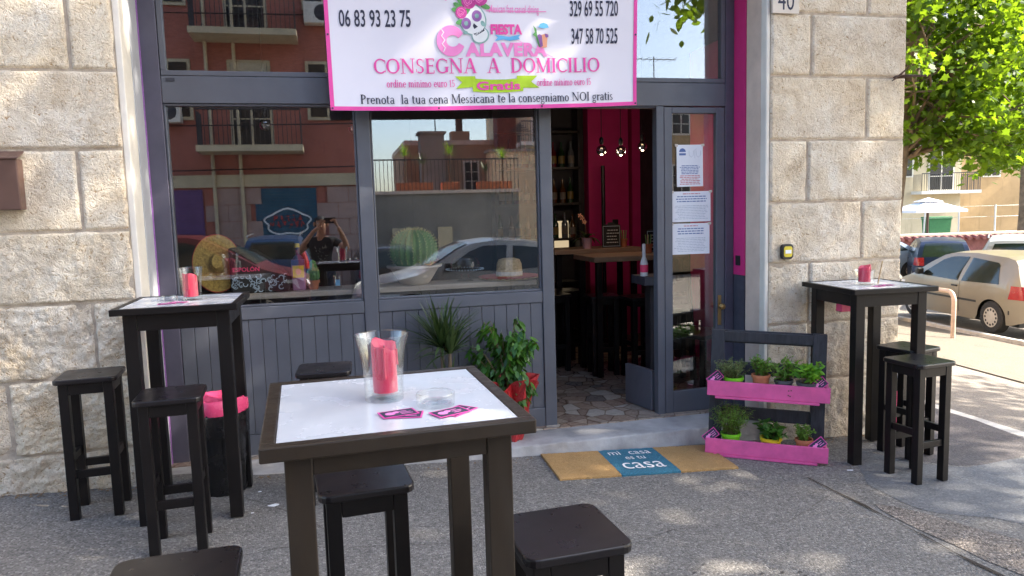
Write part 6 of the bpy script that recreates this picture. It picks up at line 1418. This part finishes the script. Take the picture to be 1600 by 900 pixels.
# opposite side of the street
def bz(x): return gz2(x, -13) - .4
sal = block('salmon_house', 'salmon apartment house across the street, mirrored in the left window and transom', (-7.4, -13, bz(-5)), R(180), 17.2, 11, 17, 'salmon', 4, 8, gf=4.45, wz=1.5, ww=1.0, balc={(0, 1), (1, 1), (2, 1), (3, 1), (0, 4), (1, 4), (2, 4)}, trim='cream_pl', shutter='shutter_beige')
mb = MB(); mb.box(-8.62, 8.62, -.10, -.001, 3.40, 3.75); mb.build('string_course', M['cream_pl'], sal)
mb = MB(); bw = .62
for r_ in range(7):
    x = -8.6 + (bw / 2 if r_ % 2 else 0)
    while x < 8.6:
        x1 = min(8.6, x + bw)
        if not any(a < (x + x1) / 2 < b for a, b in ((-7.15, -5.25), (-3.95, -2.95), (2.0, 4.6))): mb.box(x + .008, x1 - .008, -.05, -.0015, .02 + r_ * .48, .02 + (r_ + 1) * .48 - .016)
        x = x1
mb.build('ashlar', M['pale_ashlar'], sal)
def roller(parent, x0, x1, z0, z1, m_, y=-.03):
    mb = MB(); n = int((z1 - z0) / .09)
    for k in range(n): mb.box(x0, x1, y - .018 * (k % 2), -.002, z0 + k * .09, z0 + (k + 1) * .09 - .004)
    return mb.build('roller_shutter', M[m_], parent)
# local x runs the other way round because the house faces the shop
rs = roller(sal, -7.05, -5.32, .02, 3.36, 'shutter_blue'); roller(sal, -3.90, -3.0, .02, 3.36, 'shutter_purple'); roller(sal, 2.05, 4.55, .02, 3.36, 'shutter_grey')
mb = MB(); cl = [(-6.2 + .62 * math.cos(a) * (1 + .10 * math.sin(7 * a)), 2.35 + .36 * math.sin(a) * (1 + .12 * math.sin(5 * a))) for a in np.linspace(0, 6.283, 40)]
for i in range(39): (a, b), (c, d) = cl[i], cl[i + 1]; mb.bar((a, -.056, b), (c, -.056, d), .02, .05)
mb.build('graffiti_outline', M['white_print'], rs)
mb = MB(); rr = random.Random(5)
for k in range(11):
    x = -6.62 + .085 * k; a = Vector((x, -.056, 2.28 + .18 * (k % 2))); [mb.bar(a + Vector((rr.uniform(-.05, .05), 0, rr.uniform(-.10, .10))), a + Vector((rr.uniform(-.05, .05), -.001, rr.uniform(-.10, .10))), .02, .035) for q in range(3)]
mb.build('graffiti_strokes', M['red_trim'], rs)
mb = MB()
for k, (z_, x0, x1) in enumerate(((5.2, -8.6, 8.6), (5.9, -8.6, 8.6), (8.3, -8.6, 4), (3.95, -8.6, 8.6))): mb.tube([(x0, -.16, z_), ((x0 + x1) / 2, -.2, z_ - .12), (x1, -.16, z_ + .05)], .018, 5)
mb.build('facade_cables', M['wire'], sal)
for x, z in ((-3.1, 5.2), (-7.4, 8.0), (-2.0, 8.6)):
    mb = MB(); mb.box(x - .42, x + .42, -.38, -.02, z, z + .6); ac = mb.build('air_conditioner', M['white_pl'], sal, bevel=.02)
    mb = MB(); mb.lathe([(.23, 0), (.001, .002)], 20, mtx=Tm(x - .1, -.381, z + .3, rx=R(90))); mb.build('fan_grille', M['rail'], ac)
# downpipes
for x in (-4.25, -5.0): mb = MB(); mb.tube([(x, -.14, .02), (x, -.14, 16.5)], .05, 8); mb.build('downpipe', M['cream_pl'], sal, smooth=True)
gar = thing('garage', 'low grey garage with roof terrace across the street, mirrored in the right window', 'garage', (3.58, -13, bz(3.5)), R(180))
gt = 2.36 - bz(3.5)
mb = MB(); mb.box(-2.28, 2.28, 0, 9, 0, gt); mb.build('wall', M['grey_pl'], gar)
mb = MB(); mb.box(-2.33, 2.33, -.06, 9, gt + .001, gt + .10); mb.build('coping', M['jamb_warm'], gar)
roller(gar, -.35, 1.0, .02, 2.35, 'shutter_grey'); mb = MB(); mb.box(1.15, 1.75, -.05, -.002, .02, 2.4); mb.build('door', M['cream_pl'], gar); mb = MB(); mb.box(-.1, .35, -.06, -.002, 1.75, 2.4); mb.build('vent_panel', M['cream_pl'], gar)
mb = MB(); rr = random.Random(3)
for k in range(16):
    x = -2.0 + k * .085; a = Vector((x, -.006, 1.25)); [mb.bar(a + Vector((rr.uniform(-.06, .06), 0, rr.uniform(-.14, .14))), a + Vector((rr.uniform(-.06, .06), -.002, rr.uniform(-.14, .14))), .008, .02) for q in range(2)]
mb.build('graffiti', M['dark_print'], gar)
mb = MB()
for k in range(39): mb.box(-2.28 + .12 * k - .008, -2.28 + .12 * k + .008, -.01, .006, gt + .101, gt + 1.02)
mb.box(-2.3, 2.3, -.02, .016, gt + 1.021, gt + 1.06); mb.build('railing', M['rail'], gar)
for k, (x, h_, l) in enumerate(((2.35, 1.1, 'yucca in a box on the garage terrace, tallest at the left end'), (2.9, .85, 'small yucca on the garage terrace beside the tall one'), (3.75, 1.15, 'double headed yucca on the garage terrace, middle'), (4.9, .6, 'low bushy plant on the garage terrace'), (5.45, 1.0, 'yucca near the right end of the garage terrace'))):
    t = thing('terrace_plant', l, 'potted plant', (x, -13.45, 2.46), 0, 'yuccas on the garage terrace')
    mb = MB(); mb.box(-.28, .28, -.16, .16, 0, .26); mb.build('planter', M['terracotta'], t, bevel=.01)
    bl_v.clear(); bl_f.clear(); g2 = np.random.default_rng(k)
    blades((0, 0, h_), 60, .42, .5)
    mb = MB(); mb.add([(a, b if b < .12 else b, c) for a, b, c in bl_v], bl_f); mb.build('foliage', M['drac_leaf'] if k % 2 else M['herb_leaf'], t)
    mb = MB(); mb.tube([(0, 0, .2), (.02, 0, h_)], .03, 7); mb.build('stem', M['bark'], t)
block('far_house', 'ochre brown roof block with chimneys far behind the garage, mirrored above the terrace', (7.6, -30, -1), R(180), 7, 8, 6.6, 'peach', 1, 1, ww=.7, eaves=False)
for k, (x, y, w_, h_, z_, mm, l) in enumerate(((9.6, -29, 1.6, 2.4, 5.6, 'brick_red', 'square brick chimney beside the bent flue, mirrored in the right window'), (5.2, -28, 1.2, 1.5, 5.4, 'grey_pl', 'grey roof box left of the flue, mirrored in the right window'), (8.4, -24, 2.2, 1.2, 4.4, 'cream_pl', 'pale roof hut behind the garage terrace, mirrored in the right window'))):
    t = thing('roof_hut' if k else 'chimney_stack', l, 'chimney' if not k else 'roof hut', (x, y, z_ - 1)); mb = MB(); mb.box(-w_ / 2, w_ / 2, -.5, .5, -3, h_); mb.build('body', M[mm], t); mb = MB(); mb.box(-w_ / 2 - .1, w_ / 2 + .1, -.6, .6, h_ + .001, h_ + .12); mb.build('cap', M['grey_pl'], t)
    mb = MB(); mb.tube([(w_ * .2, 0, h_ + .12), (w_ * .2, 0, h_ + 1.3)], .03, 5); [mb.tube([(w_ * .2 - .5 + .1 * q, 0, h_ + 1.0 + .08 * q), (w_ * .2 + .5 - .1 * q, 0, h_ + 1.0 + .08 * q)], .02, 4) for q in range(4)]; mb.build('aerial', M['rail'], t)
t = thing('chimney_stack', 'bent metal flue rising over the far roof block, mirrored in the right window', 'chimney', (7.2, -31, 5.85))
mb = MB(); mb.tube([(0, 0, 0), (0, 0, 1.3), (-.15, 0, 1.6), (-.6, 0, 1.7), (-1.1, 0, 1.55)], .2, 12); mb.build('flue', M['brown_metal'], t, smooth=True)
mb = MB(); mb.box(-.5, .5, -.4, .4, -.2, .55); mb.build('base', M['peach'], t)
block('tower_house', 'cream tower block far across the street, mirrored at the right edge of the window', (12.0, -26, -1.2), R(180), 4.4, 10, 19, 'cream_pl', 5, 3, balc={(f_, 2) for f_ in range(5)})
block('corner_house', 'ochre flat roofed house mirrored in the transom window over the door', (21.5, -27, -1.6), R(172), 13, 9, 9.6, 'ochre', 2, 6, parapet=True)
mb = MB(); mb.tube([(17.2, -27.4, 8.2), (17.2, -27.4, 9.9)], .03, 6); mb.tube([(15.9, -27.4, 9.75), (18.5, -27.4, 9.75)], .02, 6)
for k in range(7): mb.tube([(16.0 + k * .38, -27.9, 9.75), (16.0 + k * .38, -26.9, 9.75)], .012, 4)
tag(mb.build('roof_aerial', M['rail']), 'thin television aerial on the flat roof, mirrored in the transom window', 'aerial')
# zebra crossing mirrored in the door glass
mb = MB()
for k in range(7):
    y = -1.9 - k * .98; xs_ = np.linspace(5.4, 9.6, 6); b = len(mb.v)
    for x in xs_: mb.v += [(x, y, gz2(x, y) - .080), (x, y - .5, gz2(x, y - .5) - .080)]
    mb.f += [(b + 2 * i, b + 2 * i + 1, b + 2 * i + 3, b + 2 * i + 2) for i in range(5)]
struct(mb.build('road_markings', mat('worn_road_paint', (.34, .32, .26), .8, .25, 8)))

# ================================================================== TREES
def tree(label, base, joints, crown_blobs, nleaf, leaf_size, shape, seed, limbs=9, twig_r=.02, spread=.42, per=55):
    g2 = np.random.default_rng(seed); t = thing('plane_tree', label, 'tree', base, 0, 'street plane trees')
    mb = MB(); J = [Vector(p[:3]) for p in joints]; mb.tube([p for p, r_ in [(q[:3], q[3]) for q in joints]], [q[3] for q in joints], 14); trunk = mb.build('trunk', M['bark'], t, smooth=True)
    lm = MB(); P = []; tot = sum(b[3] * b[4] * b[5] for b in crown_blobs)
    for b in crown_blobs:
        c = np.array(b[:3]); rad = np.array(b[3:6]); nl = int(nleaf * b[3] * b[4] * b[5] / tot); ncl = max(6, nl // per)
        d = rand_dirs(ncl, g2) * (g2.uniform(.25, 1, size=(ncl, 1)) ** .45); cen = c + d * rad
        for k in range(ncl):
            s = spread * g2.uniform(.6, 1.3); n = nl // ncl; P.append(cen[k] + g2.normal(size=(n, 3)) * np.array([s, s, s * .55]))
        for k in range(limbs):
            tgt = Vector(cen[g2.integers(ncl)]); q0 = min(tgt.z - .4, J[-1].z) - g2.uniform(.3, 2.2); q0 = max(q0, J[2].z); ki = max(i for i in range(len(J) - 1) if J[i].z <= q0 or i == 0); s0 = J[ki].lerp(J[ki + 1], min(1, max(0, (q0 - J[ki].z) / (J[ki + 1].z - J[ki].z)))); mid = (s0 + tgt) / 2 + Vector((0, 0, .25)) + Vector(g2.normal(size=3) * .15); q1 = s0 * .7 + mid * .3 + Vector(g2.normal(size=3) * .1); lm.tube([s0, q1, mid, tgt], [twig_r * 2.2, twig_r * 1.7, twig_r * 1.1, twig_r * .3], 7)
            for m2 in range(4):
                t2_ = Vector(cen[g2.integers(ncl)])
                if (t2_ - mid).length < 2.2: lm.tube([mid, (mid + t2_) / 2 + Vector(g2.normal(size=3) * .12), t2_], [twig_r * 1.1, twig_r * .7, twig_r * .25], 5)
    lm.build('limbs', M['bark'], t, smooth=True)
    P = np.concatenate(P); n = len(P); N = g2.normal(size=(n, 3)) * .75 + np.array([0, 0, .75]); N /= np.linalg.norm(N, axis=1, keepdims=True); T_ = g2.normal(size=(n, 3)) + np.array([0, 0, -.8])
    fast_mesh('crown', leaves(P, N, T_, leaf_size * g2.uniform(.6, 1.25, n), shape, .22), len(shape), M['plane_leaf'], t); return t
V0 = (11.0, 12.95, gz(11)); rel = lambda *p: (p[0] - V0[0], p[1] - V0[1], p[2] - V0[2])
tree('plane tree with sunlit leaves filling the top right beyond the stone corner', V0, [(0, 0, -.1, .26), (.15, .02, 1.2, .22), (.45, .08, 3.2, .19), (.95, .15, 6.1, .16), (1.5, .4, 8.6, .10), (1.8, .6, 10.6, .05)],
     [rel(11.5, 13.3, 4.0) + (2.1, 1.5, 1.7), rel(13.6, 12.6, 3.3) + (2.1, 1.6, 1.45), rel(12.9, 13.6, 5.6) + (2.6, 1.7, 1.8), rel(14.9, 13.3, 4.4) + (2.2, 1.6, 2.0), rel(12.6, 13.3, 8.2) + (2.8, 2.2, 1.8)], 27000, .150, MAPLE, 3, 8, .024, .31, 75)
A0 = (9.9, -2.6, gz2(9.9, -2.6)); relA = lambda *p: (p[0] - A0[0], p[1] - A0[1], p[2] - A0[2])
tree('tall plane tree on the far kerb of the side street, shading the tables', A0, [(0, 0, -.1, .3), (0, .1, 2.5, .26), (-.2, .5, 5.0, .22), (-.6, 1.2, 8, .15), (-1.0, 1.8, 10.5, .06)],
     [relA(8.2, -.4, 7.2) + (2.9, 3.0, 1.9), relA(8.4, 1.6, 8.6) + (3.0, 2.4, 2.2), relA(7.6, -2.6, 6.6) + (1.9, 1.9, 1.4), relA(10.2, -1.0, 8.2) + (2.6, 3.0, 2.2), relA(9.0, 2.2, 9.3) + (2.2, 1.2, 1.7)], 10300, .26, OVAL, 5, 12, .03)
B0 = (13.6, 2.6, gz(13.6)); relB = lambda *p: (p[0] - B0[0], p[1] - B0[1], p[2] - B0[2])
tree('second tall plane tree further along the side street', B0, [(0, 0, -.1, .3), (0, 0, 2.5, .26), (-.2, .1, 5.0, .22), (-.4, .2, 8, .15), (-.5, .2, 10.0, .06)],
     [relB(12.6, 2.6, 7.0) + (2.6, 2.6, 2.2), relB(13.6, 2.2, 9.2) + (2.8, 2.8, 2.0)], 5200, .26, OVAL, 6, 12, .03)
t = thing('tree_trunk', 'dark tree trunk in front of the ochre house at the right edge', 'tree', (31.2, 27.5, gz(31)))
mb = MB(); mb.tube([(0, 0, -.1), (.05, 0, 2), (0, 0, 5), (.2, .1, 8)], [.34, .30, .27, .2], 12); mb.build('trunk', M['bark'], t, smooth=True)
g2 = np.random.default_rng(9); P = np.concatenate([np.array([g2.normal() * 1.6, g2.normal() * 1.4, 7.5 + g2.normal() * 1.3]) + g2.normal(size=(50, 3)) * .5 for _ in range(45)]); n = len(P); N = g2.normal(size=(n, 3)); N /= np.linalg.norm(N, axis=1, keepdims=True)
fast_mesh('crown', leaves(P, N, g2.normal(size=(n, 3)), .32 * g2.uniform(.6, 1.2, n), OVAL, .2), 8, M['plane_leaf'], t)
# ================================================================== THE PHOTOGRAPHER, seen mirrored in the left window
ph = thing('person', 'person in a black tee shirt raising a phone, mirrored in the left window', 'person', (-.13, -.34, gz(-.13)))
def skin(name, joints, edges, material, parent, sub=2, root=0):
    me = bpy.data.meshes.new(name); me.from_pydata([j[:3] for j in joints], edges, []); me.update(); me.materials.append(material)
    o = bpy.data.objects.new(name, me); COL.objects.link(o); o.parent = parent
    md = o.modifiers.new('skin', 'SKIN'); md.use_smooth_shade = True
    for i, j in enumerate(joints):
        r_ = j[3]; me.skin_vertices[0].data[i].radius = (r_ if not isinstance(r_, tuple) else r_[0], r_ if not isinstance(r_, tuple) else r_[1]); me.skin_vertices[0].data[i].use_root = (i == root)
    s = o.modifiers.new('sub', 'SUBSURF'); s.levels = sub; s.render_levels = sub; return o
# joints: pelvis, spine, chest, neck, head, arms raised to the phone, legs
Jn = [(0, 0, .90, (.135, .10)), (0, .0, 1.02, (.12, .09)), (0, .01, 1.15, (.145, .10)), (0, .01, 1.26, (.12, .085)), (0, .02, 1.34, .052), (.01, .04, 1.40, .055), (.012, .055, 1.47, (.072, .085)), (.012, .05, 1.545, (.070, .082)), (.012, .045, 1.585, (.045, .055)),
      (-.17, .0, 1.27, .055), (-.285, .10, 1.13, .044), (-.20, .24, 1.26, .036), (-.085, .305, 1.40, .028), (-.02, .315, 1.455, .026),
      (.17, .0, 1.27, .055), (.335, .10, 1.15, .044), (.30, .22, 1.29, .036), (.245, .295, 1.42, .028), (.225, .31, 1.46, .026),
      (-.085, 0, .82, .085), (-.095, .02, .46, .058), (-.10, -.02, .09, .040), (-.10, .06, .035, .036), (-.10, .14, .03, .028),
      (.085, 0, .82, .085), (.095, .02, .46, .058), (.10, -.02, .09, .040), (.11, .06, .035, .036), (.115, .14, .03, .028)]
Ed = [(0, 1), (1, 2), (2, 3), (3, 4), (4, 5), (5, 6), (6, 7), (7, 8), (3, 9), (9, 10), (10, 11), (11, 12), (12, 13), (3, 14), (14, 15), (15, 16), (16, 17), (17, 18), (0, 19), (19, 20), (20, 21), (21, 22), (22, 23), (0, 24), (24, 25), (25, 26), (26, 27), (27, 28)]
skin('body', Jn, Ed, M['skin'], ph)
def fat(idx, k): return [(Jn[i][0], Jn[i][1], Jn[i][2], tuple(q * k + .006 for q in (Jn[i][3] if isinstance(Jn[i][3], tuple) else (Jn[i][3],) * 2))) for i in idx]
sj = fat([0, 1, 2, 3, 9, 14], 1.06) + [(-.235, .055, 1.195, (.060, .060)), (.262, .055, 1.205, (.060, .060)), (0, .012, 1.325, (.07, .062))]
skin('tee_shirt', sj, [(0, 1), (1, 2), (2, 3), (3, 4), (4, 6), (3, 5), (5, 7), (3, 8)], M['shirt'], ph)
mb = MB(); rr = random.Random(3)
for k in range(26): a = rr.uniform(-.075, .075); b = rr.uniform(1.0, 1.2); mb.bar((a, .125, b), (a + rr.uniform(-.03, .03), .126 + k * .0002, b + rr.uniform(-.03, .03)), .006, .010)
mb.build('chest_print', M['shirt_print'], ph)
tj = fat([0, 19, 20, 21, 24, 25, 26], 1.10); skin('trousers', tj, [(0, 1), (1, 2), (2, 3), (0, 4), (4, 5), (5, 6)], M['denim'], ph)
for s in (21, 26):
    x = Jn[s][0]; skin('shoe', [(x, -.06, .045, .042), (x, .05, .045, .042), (x, .15, .035, .034), (x, -.02, .09, .045)], [(0, 1), (1, 2), (0, 3)], M['shoe'], ph)
# hair, face, ears
mb = MB(); n = 20
for i, e in enumerate(np.linspace(-.1, 1.57, 9)):
    for k in range(n):
        a = 6.28319 * k / n; back = -math.sin(a); rr_ = math.cos(e) if e < 1.5 else .02; zz_ = 1.505 + .105 * math.sin(e) + (0 if back > -.2 else .045 * max(0, 1 - e / .9)); mb.v.append((.012 + .082 * rr_ * math.cos(a), .045 + .096 * rr_ * math.sin(a), zz_ - (.05 * max(0, back) * (1 - e / 1.6))))
mb.f = [(i * n + k, i * n + (k + 1) % n, (i + 1) * n + (k + 1) % n, (i + 1) * n + k) for i in range(8) for k in range(n)]; mb.build('hair', M['hair'], ph, smooth=True)
mb = MB(); mb.tube([(.012, .128, 1.505), (.012, .150, 1.475), (.012, .152, 1.462), (.012, .134, 1.452)], [.009, .013, .015, .010], 8); mb.build('nose', M['skin'], ph, smooth=True)
for s in (-1, 1):
    mb = MB(); mb.lathe([(.001, -.011), (.008, -.007), (.011, 0), (.008, .007), (.001, .011)], 12, (.012 + s * .030, .128, 1.505)); mb.build('eye', M['paper'], ph, smooth=True)
    mb = MB(); mb.lathe([(.001, -.005), (.005, -.003), (.006, 0), (.005, .003), (.001, .005)], 10, (.012 + s * .030, .136, 1.505)); mb.build('iris', M['hair'], ph, smooth=True)
    mb = MB(); mb.bar((.012 + s * .016, .136, 1.524), (.012 + s * .047, .128, 1.525), .008, .006); mb.build('eyebrow', M['hair'], ph)
    mb = MB(); mb.lathe([(.004, -.03), (.012, -.015), (.016, .01), (.010, .03), (.002, .034)], 10, (.012 + s * .086, .045, 1.495)); mb.build('ear', M['skin'], ph, smooth=True)
mb = MB(); mb.tube([(-.012, .136, 1.432), (.012, .142, 1.431), (.036, .136, 1.432)], [.003, .006, .003], 6); mb.build('mouth', mat('lips', (.38, .14, .12), .5), ph, smooth=True)
# hands round the phone: palm, four fingers and a thumb each
for s, wx, wz in ((-1, -.02, 1.455), (1, .225, 1.46)):
    # s=-1 is the hand at the left end of the phone; fingers wrap over its top and front edges
    d = 1 if s < 0 else -1; px0 = .055 if s < 0 else .20
    hj = [(wx, .315, wz, .020), (wx + d * .022, .318, wz + .045, (.026, .016)), (wx + d * .03, .318, wz + .075, (.024, .014))]; he = [(0, 1), (1, 2)]
    for q, (off, ln) in enumerate(((.000, .062), (.018, .070), (.036, .066), (.052, .052))):
        b = len(hj); a0 = Vector((wx + d * (.016 + .012 * q * .5), .319, wz + .085 - off * .35)); tip = Vector((d * ln, 0, 0))
        hj += [(a0.x, a0.y, a0.z, .0085), (a0.x + d * ln * .5, .327 if q else .320, a0.z + .012, .008), (a0.x + d * ln, .325, a0.z + .004 - q * .002, .0065)]; he += [(2, b), (b, b + 1), (b + 1, b + 2)]
    b = len(hj); hj += [(wx + d * .03, .300, wz + .03, .011), (wx + d * .055, .296, wz + .045, .009), (wx + d * .078, .298, wz + .052, .0075)]; he += [(1, b), (b, b + 1), (b + 1, b + 2)]
    skin('hand', hj, he, M['skin'], ph, 1)
pn = thing('phone', 'dark phone held sideways by the mirrored photographer', 'phone', (-.002, -.030, 1.545))
mb = MB(); mb.prism(rrect(.074, .036, .008), -.004, .004, Tm(rx=R(90))); mb.build('body', M['phone'], pn, bevel=.0015)
mb = MB(); mb.disc((0, .0046, 0), .007, 16, axis='y'); mb.disc((-.018, .0046, 0), .006, 16, axis='y'); mb.build('lens', M['board_black'], pn)
